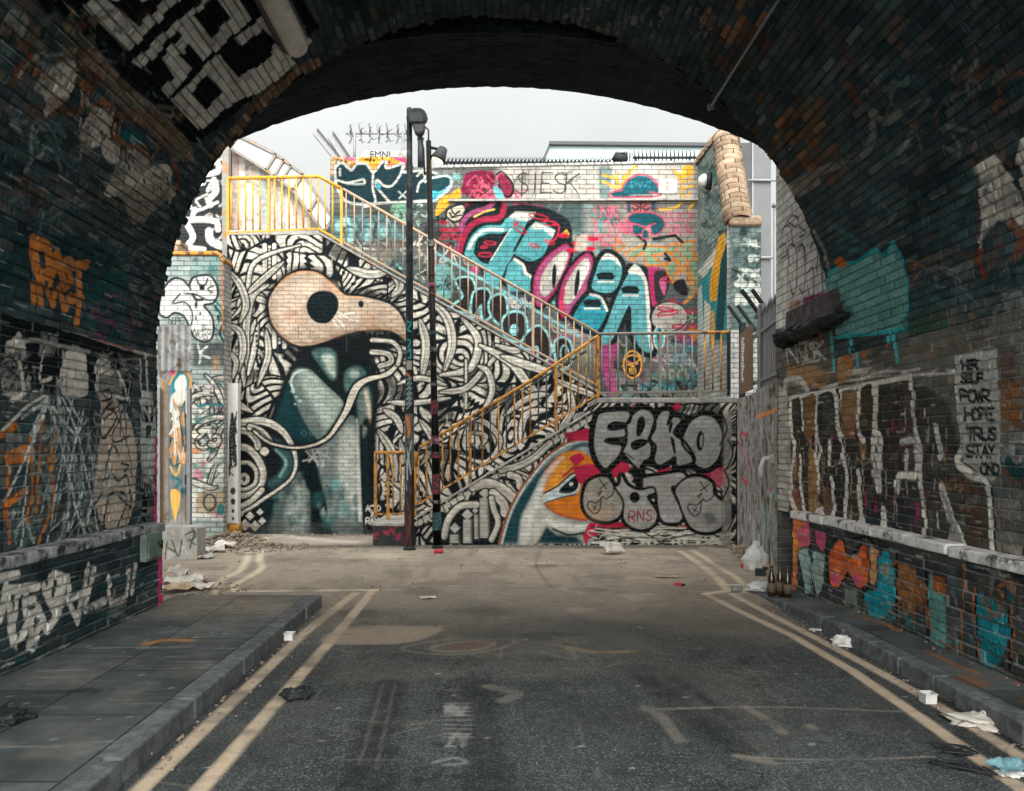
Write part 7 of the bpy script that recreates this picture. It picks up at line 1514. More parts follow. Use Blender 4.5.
# lower flight side wall and landing wall
lwx = np.array([wx(v, YF) for v in (402, 417, 590, 600, 740)]); lwz = np.array([wz(v, YF) for v in (528, 518, 413, 403, 403)])
lo_top = lambda x: np.interp(x, lwx, lwz)
pos, uv = clamp_top(c_stair, YF, lo_top)
xa, xb = c_stair.U[0], c_stair.U[-1]
grid_mesh('side_wall', pos, uv, c_stair, M['stairwall'], stair, extra=[qx(xb, YF, YW - .02, 0, 2.37), qx(xa, YF, YF + 1.6, 0, float(lwz[0]))])
# stringer copings that cap the painted walls
def capstrip(xs, zs, Y, w, h, name, mat):
    m = MB()
    for (xa_, za), (xb_, zb) in zip(zip(xs, zs), zip(xs[1:], zs[1:])):
        m.beam((xa_, Y + w / 2 - 0.03, za), (xb_, Y + w / 2 - 0.03, zb), w, h, bev=0.008)
    return m.build(name, mat, stair)
capstrip(list(lwx[1:3]), list(lwz[1:3] + 0.012), YF, 0.16, 0.035, 'stringer', M['stone'])
capstrip(list(upx[1:]), list(upz[1:] + 0.03), YB, 0.16, 0.04, 'stringer', M['railgrey'])
zl = float(lwz[-1])
MB().box(((wx(598, YF) + xb) / 2 + .02, (YF + YW) / 2, zl + 0.045), (xb - wx(598, YF) + .04, YW - YF - .03, 0.085), bev=0.01).build('landing', M['stone'], stair)
zt = float(upz[0])
MB().box(((upx[0] + upx[1]) / 2, (YB + 17.4) / 2, zt + 0.045), (upx[1] - upx[0], 17.4 - YB, 0.09), bev=0.01).build('landing', M['stone'], stair)
# steps
n = 12
for i in range(n):
    xs_ = np.interp(i / n, [0, 1], [wx(410, YF), wx(598, YF)]); xe = np.interp((i + 1) / n, [0, 1], [wx(410, YF), wx(598, YF)])
    z = 0.2 + (zl - 0.2) * (i + 1) / n - 0.14
    MB().box(((xs_ + xe) / 2, YF + 0.90, z / 2), (xe - xs_ + 0.02, 1.36, z), bev=0.008).build('step', M['concrete'], stair)
n = 17
for i in range(n):
    xs_ = np.interp(i / n, [0, 1], [wx(590, YB), upx[1]]); xe = np.interp((i + 1) / n, [0, 1], [wx(590, YB), upx[1]])
    z = zl + 0.09 + (zt - zl) * (i + 1) / n - 0.16
    MB().box(((xs_ + xe) / 2, YB + 0.78, z - 0.16), (abs(xe - xs_) + 0.02, 1.46, 0.32), bev=0.008).build('step', M['concrete'], stair)
# foot block at the bottom of the lower flight
M['footblock'] = plain_mat('dark_foot_block', (0.035, 0.036, 0.036), 0.85, var=0.4, bump=0.008, dirt=(0.30, 0.03, 0.06), dthr=(0.54, 0.6), dscale=7)
MB().box(((wx(374, YF) + wx(416, YF)) / 2, YF + 0.62, 0.165), (wx(416, YF) - wx(374, YF), 1.5, 0.33), bev=0.01).build('foot_block', M['footblock'], stair)
MB().box(((wx(374, YF) + wx(416, YF)) / 2, YF + 0.62, 0.355), (wx(416, YF) - wx(374, YF) + .06, 1.56, 0.05), bev=0.008).build('tread', M['stone'], stair)

# ------------------------------------------------------------------ railings
def railing(label, Y, top_pts, bot_pts, posts, step, mats, r=0.022, group='stair railings', skip_end=0.06, baluster_mats=None):
    T = [(wx(a, Y), wz(b, Y)) for a, b in top_pts]; B = [(wx(a, Y), wz(b, Y)) for a, b in bot_pts]
    t = thing('stair_railing', label, 'railing', (B[0][0], Y, B[0][1]), group)
    tx = lambda x: float(np.interp(x, [p[0] for p in T], [p[1] for p in T]))
    bx = lambda x: float(np.interp(x, [p[0] for p in B], [p[1] for p in B]))
    MB().tube([(p[0], Y, p[1]) for p in T], r * 1.25, 10).build('handrail', mats[0], t)
    m = MB()
    for a, b in zip(B, B[1:]): m.beam((a[0], Y, a[1]), (b[0], Y, b[1]), 0.045, 0.035, bev=0.004)
    m.build('bottom_rail', mats[1], t)
    P = [wx(p, Y) for p, _ in posts]
    for (p, drop_) in posts:
        x = wx(p, Y)
        drop_ = drop_ * Y / F
        MB().box((x, Y, (tx(x) + bx(x) - drop_) / 2), (0.05, 0.05, tx(x) - bx(x) + drop_), bev=0.005).build('post', mats[2], t)
    x = max(T[0][0], B[0][0]) + skip_end; x1_ = min(T[-1][0], B[-1][0]) - 0.03; i = 0
    rr = random.Random(int(Y * 100))
    bms = baluster_mats or [mats[3]]
    while x < x1_:
        if all(abs(x - p) > 0.05 for p in P):
            MB().tube([(x, Y, bx(x)), (x, Y, tx(x))], r * 0.62, 7).build('baluster', bms[rr.randrange(len(bms))], t)
        x += step; i += 1
    return t
railing('rusty orange railing of the lower stair flight, climbing right to the landing', YF + 0.06,
        [(415, 466), (420, 447), (532, 380), (598, 336)], [(415, 506), (599, 394)], [(470, 14), (556, 14), (598, 8)], 0.134,
        [M['orange'], M['orange'], M['orange'], M['orange']], baluster_mats=[M['orange'], M['orange'], M['darkrail']])
railing('short low orange guard rail at the foot of the stairs behind the black lamp post', YF + 0.5,
        [(374.5, 452.5), (416, 452.5)], [(374.5, 514), (416, 514)], [(375.5, 3), (388, 8), (415, 3)], 0.13, [M['orange'], M['orange'], M['orange'], M['orange']])
railing('grey level railing along the stair landing with an orange right end', YF + 0.06,
        [(598, 334), (700, 332.5)], [(598, 393), (700, 391.5)], [(660, 5)], 0.138, [M['railgrey']] * 4)
_t = railing('orange end bay of the landing railing beside the metal pale fence', YF + 0.06,
        [(701, 332.5), (729, 332)], [(701, 391.5), (729, 391)], [(728.5, 5)], 0.138, [M['orange'], M['railgrey'], M['blackiron'], M['orange']])
railing('faded pinkish grey railing of the upper stair flight with silver balusters', YB + 0.05,
        [(343, 189), (598, 333)], [(343, 242), (600, 387)], [(410, 8), (533, 8)], 0.153, [M['pinkgrey']] * 4, baluster_mats=[M['pinkgrey'], M['railgrey']])
wh = thing('wall_handrail', 'black handrail fixed to the mural wall behind the lower flight', 'handrail', (wx(500, YB), YB - .09, 2))
MB().tube([(wx(402, YB), YB - .09, wz(466, YB)), (wx(585, YB), YB - .09, wz(352, YB))], .022, 8).build('rail', M['blackiron'], wh)
for p in (430, 480, 530, 575):
    q = (wx(p, YB), YB, wz(466 - (p - 402) * .623, YB)); MB().tube([q, (q[0], YB - .09, q[2])], .014, 6).build('bracket', M['blackiron'], wh)
railing('bright yellow railing around the top platform left of the stairs', YB + 0.02,
        [(228, 178.5), (319, 176.5), (341.5, 188.5)], [(228, 233), (319, 229), (341.5, 242)], [(228, 3), (269, 3), (341.5, 4)], 0.136, [M['yellow']] * 4, r=0.026)

# ================================================================== walls behind
bwl = thing('graffiti_wall', 'tall pale brick wall behind the stairs with big turquoise graffiti letters', 'wall', (0.3, YW, 0))
pos, uv = flat_grid(c_back, 'y', YW)
bt = lambda x: np.interp(x, [wx(v, YW) for v in (330, 412, 413, 433, 434, 700)], [wz(v, YW) for v in (157, 157, 167, 168, 168, 163)])
pos[..., 2] = np.minimum(pos[..., 2], bt(uv[..., 0]))
xa, xb = c_back.U[0], c_back.U[-1]
za, zb = float(bt(xa)), float(bt(xb))
grid_mesh('wall_face', pos, uv, c_back, M['backwall'], bwl, extra=[qx(xa, YW, YW + .4, 0, za), qx(xb, YW, YW + .4, 0, zb), qy(YW + .4, xa, xb, 0, 7.4)])
m = MB()
for k in range(40):
    x = wx(434, YW) + (xb - wx(434, YW)) * (k + .5) / 40
    m.box((x, YW + 0.17, float(bt(x)) + 0.02), ((xb - wx(434, YW)) / 40 - 0.008, 0.40, 0.06), bev=0.012)
m.build('coping', M['concrete'], bwl)
MB().beam((wx(448, YW), YW - 0.03, wz(201, YW)), (xb, YW - 0.03, wz(200, YW)), 0.07, 0.045, bev=0.006).build('string_course', M['stone'], bwl)
# stub block standing on the left part of the wall
tb = thing('parapet_block', 'low tagged grey block standing on the left end of the back wall', 'block', (wx(383, YW), YW + .25, wz(164, YW)))
bm_ = MB().box(((wx(360, YW) + wx(407, YW)) / 2, YW + .25, (wz(158, YW) + wz(148.5, YW)) / 2), (wx(407, YW) - wx(360, YW), .3, wz(148.5, YW) - wz(158, YW)), bev=0.015).build('body', M['concrete'], tb)
def curve_text(body, x, y, z, size, mat, name, parent, rotz=0, ext=0.002, spacing=1.0):
    cu = bpy.data.curves.new(name, 'FONT'); cu.body = body; cu.size = size; cu.extrude = ext; cu.space_character = spacing
    o = bpy.data.objects.new(name, cu); COL.objects.link(o)
    o.rotation_euler = (math.radians(90), 0, rotz)
    dg = bpy.context.evaluated_depsgraph_get(); me = bpy.data.meshes.new_from_object(o.evaluated_get(dg))
    bpy.data.objects.remove(o)
    me.materials.clear(); me.materials.append(mat)
    q = bpy.data.objects.new(name, me); COL.objects.link(q)
    q.rotation_euler = (math.radians(90), 0, rotz)
    q.parent = parent; q.location = Vector((x, y, z)) - ORIGIN[parent]
    return q
curve_text('EMNI', wx(369, YW), YW + 0.095, wz(155.6, YW), 0.19, M['blackiron'], 'lettering', tb)

# rotating security spikes over the left part
spn = thing('spinner_rail', 'rotating security spikes on a thin rail above the dark blue graffiti', 'security rail', (wx(380, YW), YW + .2, wz(165, YW)))
Ysp = YW + .2
MB().tube([(wx(346, Ysp), Ysp, wz(133.5, Ysp)), (wx(410, Ysp), Ysp, wz(133.5, Ysp))], 0.022, 8).build('rail', M['steel'], spn)
for p in (354.5, 403):
    MB().tube([(wx(p, Ysp), Ysp, wz(166, Ysp)), (wx(p, Ysp), Ysp, wz(132, Ysp))], 0.03, 8).build('post', M['steel'], spn)
for k, p in enumerate((350.5, 361, 370, 379, 388, 397.5, 407)):
    m = MB(); x = wx(p, Ysp); z = wz(133.5, Ysp)
    for q in range(5):
        a = 2 * math.pi * q / 5 + k * 0.5
        tipv = Vector((x + 0.05 * math.cos(a * 2), Ysp + 0.2 * math.cos(a), z + 0.2 * math.sin(a)))
        mid = Vector((x + 0.03 * math.sin(a * 3), Ysp + 0.09 * math.cos(a), z + 0.1 * math.sin(a)))
        m.tube([(x, Ysp, z), mid, tipv, tipv + Vector((0.07, 0, 0.02))], [0.02, 0.018, 0.012, 0.004], 5)
    m.build('spinner', M['steel'], spn)
# leaning steel members above the wall's left corner
for (a, b, w, lab) in (((316, 133), (337, 160), 0.17, 'tagged dark steel beam leaning over the left corner of the back wall'), ((332, 137), (346, 160), 0.24, 'wide grey steel flap beside the tagged leaning beam')):
    t = thing('leaning_beam', lab, 'beam', (wx(b[0], YW + .3), YW + .3, wz(b[1], YW + .3)))
    MB().beam((wx(a[0], YW + .3), YW + .3, wz(a[1], YW + .3)), (wx(b[0], YW + .3) + .1, YW + .3, wz(b[1], YW + .3) - .1), w, w * 0.8, bev=0.01).build('web', M['steel'], t)
    MB().beam((wx(a[0] + 2.5, YW + .3), YW + .3, wz(a[1] - 2, YW + .3)), (wx(b[0] + 2.5, YW + .3) + .1, YW + .3, wz(b[1] - 2, YW + .3) - .1), w * 1.5, 0.03).build('flange', M['lampbody'], t)
# spike strips on the long wall
def spike_strip(label, p0, p1, py, n, kind):
    t = thing('spike_strip', label, 'spikes', (wx((p0 + p1) / 2, YW), YW + .15, wz(py + 8, YW)), 'anti-climb spikes on the back wall')
    a, b = wx(p0, YW), wx(p1, YW); z = wz(py, YW)
    MB().tube([(a, YW + .15, z), (b, YW + .15, z)], 0.028, 8).build('rail', M['blackiron'], t)
    for k in range(4):
        x = a + (b - a) * (k + .2) / 3.6
        MB().tube([(x, YW + .15, z - .22), (x, YW + .15, z)], 0.018, 6).build('bracket', M['blackiron'], t)
    m0 = MB()
    if kind == 'cross':
        for q in range(3):
            an = math.pi * q / 3 + 0.4
            dx, dy, dz = 0.02, 0.13 * math.cos(an), 0.13 * math.sin(an)
            m0.tube([(-dx - .04 * (q - 1), -dy, -dz), (0, 0, 0), (dx + .05 * (q - 1), dy, dz)], [0.003, 0.02, 0.003], 5)
    else:
        m0.tube([(0, 0, -0.12), (0, 0, 0.02), (0, 0, 0.16)], [0.006, 0.02, 0.004], 5)
    me = None
    for k in range(n):
        x = a + (b - a) * (k + .5) / n
        loc = Vector((x, YW + .15, z)) - ORIGIN[t]
        if me is None:
            o = m0.build('spike', M['blackiron'], t); 
            o.data.transform(Matrix.Translation(ORIGIN[t])); me = o.data
        else: o = link('spike', me, t)
        o.location = loc
    return t
spike_strip('long rail of small crossed black spikes left of the wall camera', 441, 612, 160, 44, 'cross')
spike_strip('short rail of upright black spikes right of the wall camera', 634, 698, 155, 16, 'up')
cct = thing('wall_camera', 'black dome camera wrapped in plastic on top of the back wall', 'camera', (wx(621, YW), YW + .12, wz(160, YW)))
MB().lump((wx(621, YW), YW + .1, wz(157, YW)), (.17, .15, .15), 3, 0.25).build('dome', M['blackplastic'], cct, smooth=True)
MB().lump((wx(623, YW), YW + .06, wz(152, YW)), (.12, .12, .05), 5, 0.5).build('plastic_wrap', M['whiteplastic'], cct, smooth=True)
MB().box((wx(632, YW), YW + .12, wz(158, YW)), (.08, .1, .3), bev=.01).build('bracket', M['steel'], cct)
sgn = thing('blank_sign', 'small blank white sign on the back wall right of the bowler hat', 'sign', (wx(668, YW), YW - .02, wz(193, YW)))
MB().box((wx(667.8, YW), YW - .012, wz(186.5, YW)), (wx(677, YW) - wx(658.5, YW), .02, wz(179.5, YW) - wz(194, YW)), bev=.004).build('plate', M['whiteplastic'], sgn); plate_ = [q for q in sgn.children if q.name.startswith('plate')][0]
m = MB()
for (a, b) in ((660, 181), (675.5, 181), (660, 192.5), (675.5, 192.5)): m.box((wx(a, YW), YW - .025, wz(b, YW)), (.025, .012, .025))
m.build('screws', M['steel'], plate_)
m = MB()
for (a, b, c, e) in ((666, 182, 668, 184.5), (665, 186, 669, 187.2), (665.5, 188.5, 668.5, 190)): m.box((wx((a + c) / 2, YW), YW - .023, wz((b + e) / 2, YW)), (wx(c, YW) - wx(a, YW), .004, wz(b, YW) - wz(e, YW)))
m.build('faded_print', M['orange'], plate_)
# return wall on the right with its raked coping, and the pier
rw = thing('return_wall', 'teal tagged wall with a raked buff brick coping at the right of the stairs', 'wall', (4.1, 15.5, 0))
pos, uv = flat_grid(c_ret, 'x', 4.1)
rt = lambda y: np.interp(y, [14.45, 15.2, 16.6], [5.95, 7.58, 7.6])
pos[..., 2] = np.minimum(pos[..., 2], rt(uv[..., 0]))
grid_mesh('wall_face', pos, uv, c_ret, M['hutwall'], rw, extra=[qx(4.5, 14.45, 16.6, 0, 5.95), qy(14.45, 4.1, 4.5, 0, 5.95), qx(4.1, 14.3, 16.6, 0, 2.21)])
m = MB(); path = [(14.33, 5.72), (14.48, 6.0), (15.12, 7.40), (15.22, 7.56), (15.42, 7.64), (16.6, 7.66)]
seg = catmull(path, 6)
L_ = np.concatenate([[0], np.cumsum(np.hypot(*np.diff(seg, axis=0).T))])
M['copingplain'] = plain_mat('weathered_buff_coping', (0.25, 0.175, 0.115), 0.85, var=0.5, scale=14, bump=0.03, dirt=(0.11, 0.085, 0.065), dscale=4)
c_cp = Canvas(np.linspace(-.15, math.pi + .15, 60), np.linspace(0, L_[-1], 150), lambda p: p, 1)
A2, S2 = np.meshgrid(c_cp.U, c_cp.V)
py_, pz_ = np.interp(S2, L_, seg[:, 0]), np.interp(S2, L_, seg[:, 1])
ty, tz = np.gradient(py_, axis=0), np.gradient(pz_, axis=0); tl_ = np.hypot(ty, tz); ty, tz = ty / tl_, tz / tl_
jf = np.clip(1 - np.abs((S2 / .115 + .5) % 1 - .5) * .115 / .016, 0, 1)
rg = np.random.RandomState(8); rad = .235 - .022 * jf + .012 * rg.uniform(-1, 1, 200)[(S2 / .115).astype(int)] + .005 * rg.uniform(-1, 1, S2.shape)
off_ = rad * np.sin(A2) - .12
grid_mesh('coping', np.stack([4.31 + rad * 1.08 * np.cos(A2), py_ - tz * off_, pz_ + ty * off_], -1), np.stack([A2 * .235, S2], -1), c_cp, M['coping'], rw)
bl = thing('bulkhead_light', 'round pale bulkhead light high on the teal return wall', 'light', (4.1, 15.6, wz(180, 15.6)))
MB().lathe([(.16, 0), (.17, .05), (.15, .1)], (4.1, 15.6, wz(181, 15.6)), 20, (-1, 0, 0)).build('base', M['blackiron'], bl)
MB().lathe([(.14, .1), (.13, .16), (.08, .22), (0.001, .24)], (4.1, 15.6, wz(181, 15.6)), 20, (-1, 0, 0)).build('cover', M['whiteplastic'], bl)
pier = thing('brick_pier', 'squat teal and white tagged brick pier with a rounded buff cap', 'pier', (4.4, 14.5, 0))
pos, uv = flat_grid(c_pier, 'y', 14.35)
pa0, pa1 = c_pier.U[0], c_pier.U[-1]
grid_mesh('shaft', pos, uv, c_pier, M['hutwall'], pier, extra=[qx(pa0, 14.35, 14.9, 0, 5.6), qx(pa1, 14.35, 14.9, 0, 5.6), qy(14.9, pa0, pa1, 0, 5.6), qy(14.35, pa0, pa1, 0, 2.0)])
MB().box(((pa0 + pa1) / 2, 14.6, wz(221, 14.35)), (pa1 - pa0 + .06, .62, .2), bev=.07, seg=3).build('cap', M['copingplain'], pier)
# grey clad column behind
tw = thing('clad_column', 'tall smooth grey clad column rising behind the buff coping', 'column', (5.9, 18, 0))
YT = 18.0
MB().prism([(wx(745, YT), 18.25), (wx(752.5, YT), YT), (wx(771, YT), YT), (wx(773, YT), 18.4)], 0, wz(141, YT), 'z').build('shaft', M['cladding'], tw)
MB().box((wx(752.5, YT), YT - .012, wz(240, YT) / 1 - .0), (.03, .03, 7.5)).build('corner_trim', M['steel'], tw)
for py in (181, 258):
    MB().tube([(wx(747, YT), YT - .05, wz(py, YT)), (wx(779, YT), YT - .05, wz(py, YT))], .03, 8).build('tie_bar', M['steel'], tw)
vp = thing('vent_pipe', 'slim grey vent pipe between the clad column and the white wall', 'pipe', (wx(776, 17), 17, 0))
MB().tube([(wx(776, 17), 17, 0), (wx(776, 17), 17, wz(207, 17))], .06, 10).build('tube', M['steel'], vp)
MB().lathe([(.09, 0), (.09, .06), (.03, .12)], (wx(776, 17), 17, wz(207, 17)), 12).build('cowl', M['steel'], vp)
# far building with glazed roof storey
fb = thing('office_building', 'far flat-roofed building with pale green glazing above the back wall', 'building', (4.5, 32, 0))
YO = 30.0
MB().prism([(wx(541, YO), wz(168, YO)), (wx(551, YO), wz(145.5, YO)), (wx(760, YO), wz(147, YO)), (wx(760, YO), wz(168, YO))], YO, YO + 6).build('glazed_storey', M['glazed'], fb)
m = MB(); m.beam((wx(549, YO), YO - .05, wz(144.5, YO)), (wx(760, YO), YO - .05, wz(146.5, YO)), .3, .12); m.beam((wx(540, YO), YO - .05, wz(168, YO)), (wx(550, YO), YO - .05, wz(144.5, YO)), .2, .06)
m.build('roof_edge', M['lampbody'], fb)
MB().box((wx(650, YO), YO + 3, wz(168, YO) / 2), (wx(760, YO) - wx(541, YO), 6, wz(168, YO))).build('body', M['concrete'], fb)

# ================================================================== left side
hut = thing('hut_wall', 'grey green brick wall with a white cartoon graffiti left of the bird mural', 'wall', (-5.9, 14.6, 0))
pos, uv = flat_grid(c_hut, 'y', 14.6)
hx0, hx1, hz = c_hut.U[0], c_hut.U[-1], c_hut.V[-1]
grid_mesh('wall_face', pos, uv, c_hut, M['hutwall'], hut, extra=[qx(hx1, 14.6, 15.3, 0, hz), qx(hx0, 14.6, 15.3, 0, hz), qy(15.3, hx0, hx1, 0, hz)])
m = MB(); m.beam((hx0, 14.93, hz + .03), (hx1 - .1, 14.93, hz + .03), .74, .08, bev=.02); m.beam((hx1 - .12, 14.93, hz + .035), (hx1 + .02, 14.93, hz - .12), .74, .07, bev=.02)
m.build('coping', M['orange'], hut)
bwt = thing('black_wall', 'black brick wall with big white painted letters behind the hut wall', 'wall', (-6.4, 16.8, 0))
pos, uv = flat_grid(c_bw, 'y', 16.8)
grid_mesh('wall_face', pos, uv, c_bw, M['darkbrick'], bwt, extra=[qx(c_bw.U[-1], 16.8, 17.3, 0, 9), qy(17.3, c_bw.U[0], c_bw.U[-1], 0, 9), qy(16.8, c_bw.U[0], c_bw.U[-1], 0, 3.6)])
MB().box((wx(170, 16.2), 16.4, 2.9), (.42, .4, 5.8 + .05)).build('brick_buttress', M['coping'], bwt)
gp = thing('gate_post', 'brown steel post at the left end of the yellow railing', 'post', (wx(227, 16), 16, 0))
MB().box((wx(226.5, 16), 16, wz(140, 16) / 2), (.14, .14, wz(140, 16)), bev=.01).build('shaft', M['railgrey'], gp)
MB().box((wx(226.5, 16), 16, wz(140, 16) + .02), (.18, .18, .04), bev=.01).build('cap', M['steel'], gp)
# hoarding behind the platform
YH = 17.3
hd = thing('timber_hoarding', 'weathered vertical board hoarding behind the yellow railing', 'hoarding', (wx(280, YH), YH, 5.6))
hp = random.Random(9); p = 231.0; k = 0
hm = [M['wood'], plain_mat('faded_pink_board', (0.42, 0.31, 0.26), .8, var=.45, scale=9, dirt=(.16, .2, .2)), plain_mat('pale_board', (0.50, 0.45, 0.38), .8, var=.4, scale=9, dirt=(.25, .14, .06)), plain_mat('grey_green_board', (0.22, 0.25, 0.24), .8, var=.5, scale=9, dirt=(.4, .33, .27))]
while p < 333:
    w = hp.uniform(6, 9.5); q = min(p + w, 334)
    topz = lambda v: wz(float(np.interp(v, [231, 236, 262, 300, 334], [150, 146, 168, 192, 232])), YH)
    m = MB(); zb = wz(246, YH)
    m.prism([(wx(p, YH), zb), (wx(q, YH) - .006, zb), (wx(q, YH) - .006, topz(q)), (wx(p, YH), topz(p))], YH + hp.uniform(-.012, .012), YH + .04)
    m.build('board', hm[hp.randrange(4)], hd); p = q
rfx = thing('leaning_roof_sheets', 'row of dusty translucent sheets in steel frames sloping down the hoarding', 'roof panels', (wx(280, YH - .2), YH - .2, 6))
edge_t = [(238, 135.5), (276, 154), (303, 174), (318, 196), (333, 218)]; edge_b = [(229, 147), (266, 170), (293, 190), (309, 212), (324, 232)]
for i in range(4):
    q4 = [edge_t[i], edge_t[i + 1], edge_b[i + 1], edge_b[i]]
    pl = [(wx(a, YH - .2), wz(b, YH - .2)) for a, b in q4]
    MB().prism(pl, YH - .22, YH - .19).build('sheet', M['panel'], rfx)
m = MB()
for i in range(5):
    m.beam((wx(edge_t[i][0], YH - .25), YH - .25, wz(edge_t[i][1], YH - .25)), (wx(edge_b[i][0], YH - .25), YH - .25, wz(edge_b[i][1], YH - .25)), .05, .06)
    if i < 4:
        for e in (edge_t, edge_b): m.beam((wx(e[i][0], YH - .25), YH - .25, wz(e[i][1], YH - .25)), (wx(e[i + 1][0], YH - .25), YH - .25, wz(e[i + 1][1], YH - .25)), .05, .06)
for e in ((284, 159.5, 274, 176.5), (291, 165, 281, 181.5)):
    m.beam((wx(e[0], YH - .25), YH - .25, wz(e[1], YH - .25)), (wx(e[2], YH - .25), YH - .25, wz(e[3], YH - .25)), .05, .05)
m.build('frame', M['railgrey'], rfx)
# white channel post at the mural's left end
wp = thing('channel_post', 'white tagged steel channel post with dark holes at the left edge of the mural', 'post', (wx(233, 14.8), 14.8, 0))
c_post = Canvas(ar(wx(227.5, 14.8), wx(238, 14.8), .01), ar(0.12, wz(383, 14.8), .012), front(14.8), 14.8 / F)
paint_post(c_post)
pos, uv = flat_grid(c_post, 'y', 14.8)
x0, x1 = c_post.U[0], c_post.U[-1]; zt_ = c_post.V[-1]
M['post'] = plain_mat('white_post_paint', (0.52, 0.50, 0.46), .55, var=.15, dirt=(.25, .2, .15), dthr=(.62, .75), painted=True)
grid_mesh('channel', pos, uv, c_post, M['post'], wp, extra=[qx(x0, 14.8, 14.95, 0, zt_), qx(x1, 14.8, 14.95, 0, zt_), qz(zt_, x0, x1, 14.8, 14.95), qy(14.8, x0, x1, 0, .12)])
MB().box(((x0 + x1) / 2, 14.87, .1), (x1 - x0 + .05, .2, .2), bev=.01).build('foot', M['orange'], wp)
# corrugated gate left
def corrugated(name, parent, cv, Y, amp, pitch, mat, extra=None):
    pos, uv = flat_grid(cv, 'y', Y)
    pos[..., 1] += amp * np.sin(uv[..., 0] / pitch * 2 * math.pi)
    return grid_mesh(name, pos, uv, cv, mat, parent, extra=extra)
YG = 13.2
lg = thing('steel_gate', 'tall grey steel gate sprayed with a teal and orange figure left of the hut wall', 'gate', (wx(177, YG), YG, 0))
corrugated('leaf', lg, c_gate, YG, .004, .07, M['sheetiron'])
corrugated('upper_sheet', lg, c_gate2, YG - .03, .02, .11, M['sheetiron'])
m = MB()
for p in (160.5, 190.5): m.box((wx(p, YG), YG - .06, wz(395, YG) / 2 + .0), (.055, .06, wz(382, YG)))
m.build('frame', M['steel'], lg)
lk = MB().box((wx(188, YG), YG - .05, 1.1), (.06, .05, .16), bev=.01).build('lock', M['blackiron'], lg)

# low painted concrete block and junction box, left
cb = thing('concrete_block', 'low pale concrete block with black scribbles beside the left tunnel end', 'block', (-4.4, 11.9, 0))
Yc = 11.62
c_blk = Canvas(ar(wx(150, Yc), wx(197, Yc), .012), ar(0, wz(527, Yc), .012), front(Yc), Yc / F)
paint_block(c_blk)
pos, uv = flat_grid(c_blk, 'y', Yc)
x0, x1, z1 = c_blk.U[0], c_blk.U[-1], c_blk.V[-1]
M['blockpaint'] = plain_mat('scribbled_block', (0.44, 0.43, 0.39), .85, var=.25, dirt=(.22, .2, .17), painted=True, bump=.01)
grid_mesh('front', pos, uv, c_blk, M['blockpaint'], cb)
MB().box(((x0 + x1) / 2, Yc + .19, z1 / 2), (x1 - x0, .36, z1), bev=.03).build('body', M['concrete'], cb)
jb = thing('junction_box', 'small grey green metal box on the left plinth near the mouth', 'box', (-3.24, 7.45, .6))
ya, yb_ = side(-3.25)((139, 560))[0], side(-3.25)((155, 555))[0]
MB().box((-3.215, (ya + yb_) / 2, wz(546, 7.4)), (.07, yb_ - ya, .25), bev=.01).build('case', M['boxgreen'], jb)
lid_ = MB().box((-3.175, (ya + yb_) / 2, wz(546, 7.4)), (.012, yb_ - ya - .05, .20), bev=.004).build('lid', M['boxgreen'], jb)
MB().tube([(-3.165, ya + .2, wz(541, 7.4)), (-3.15, ya + .26, wz(549, 7.4)), (-3.165, ya + .3, wz(541, 7.4))], .008, 6).build('handle', M['blackiron'], lid_)

# ================================================================== right fence
PF, PN = Vector((wx(739, 13.3), 13.3, 0)), Vector((3.52, 10.0, 0))
fe = thing('palisade_fence', 'tall grey metal pale fence at the right of the court', 'fence', ((PF + PN) / 2))
fdir = (PN - PF).normalized(); fL = (PN - PF).length; fn = Vector((-fdir.y, fdir.x, 0))
if fn.x > 0: fn = -fn
def fence_grid(cv, off, amp, pitch, mat, name):
    U, V = np.meshgrid(cv.U, cv.V)
    w = amp * (1 - np.abs(((U / pitch) % 1) / .33 - 1)) + off
    X = PF.x + fdir.x * U + fn.x * w; Y = PF.y + fdir.y * U + fn.y * w
    teeth = 0.06 * (np.abs((((U / pitch) % 1) - .33) * 2))
    Z = np.where(V > cv.V[-1] - .001, V - teeth, V)
    return grid_mesh(name, np.stack([X, Y, Z], -1), np.stack([U, V], -1), cv, mat, fe, keep=((U / pitch) % 1) < .66)
c_f1 = Canvas(ar(0, fL * .52, .012), ar(0, 2.44, .015), lambda p: p, 0.01); c_f2 = Canvas(ar(fL * .53, fL, .012), ar(0, 2.47, .015), lambda p: p, 0.01)
paint_fence(c_f1, 0, fL * .52); paint_fence(c_f2, fL * .53, fL)
fence_grid(c_f1, 0, .035, .105, M['sheetiron'], 'pales'); fence_grid(c_f2, .02, .035, .105, M['sheetiron'], 'pales')
m = MB(); q_ = fdir.to_track_quat('X', 'Z').to_matrix(); mid_ = (PF + PN) / 2 - fn * .03
m.box((mid_.x, mid_.y, 1.2), (fL, .012, 2.4), q_); m.build('gap_darkening_sheet', M['brownboard'], fe)  # dark sheet added behind the pales so their gaps read dark
k = 0; u = fL * .42
while u < fL:
    a = PF + fdir * u - fn * .06
    top_ = 3.55 + .03 * math.sin(k * 2.1)
    m = MB(); q = fdir.to_track_quat('X', 'Z').to_matrix()
    m.box((a.x, a.y, (top_ + 2.3) / 2), (.085, .012, top_ - 2.3), q); 
    m.tube([(a.x, a.y, top_), (a.x, a.y, top_ + .14)], [.035, .003], 5)
    m.build('slat', M['steel'], fe); u += .135; k += 1
c_bd = Canvas(ar(0.06, fL * .40, .015), ar(2.5, 3.5, .015), lambda p: p, 0.01)
paint_board(c_bd)
U, V = np.meshgrid(c_bd.U, c_bd.V)
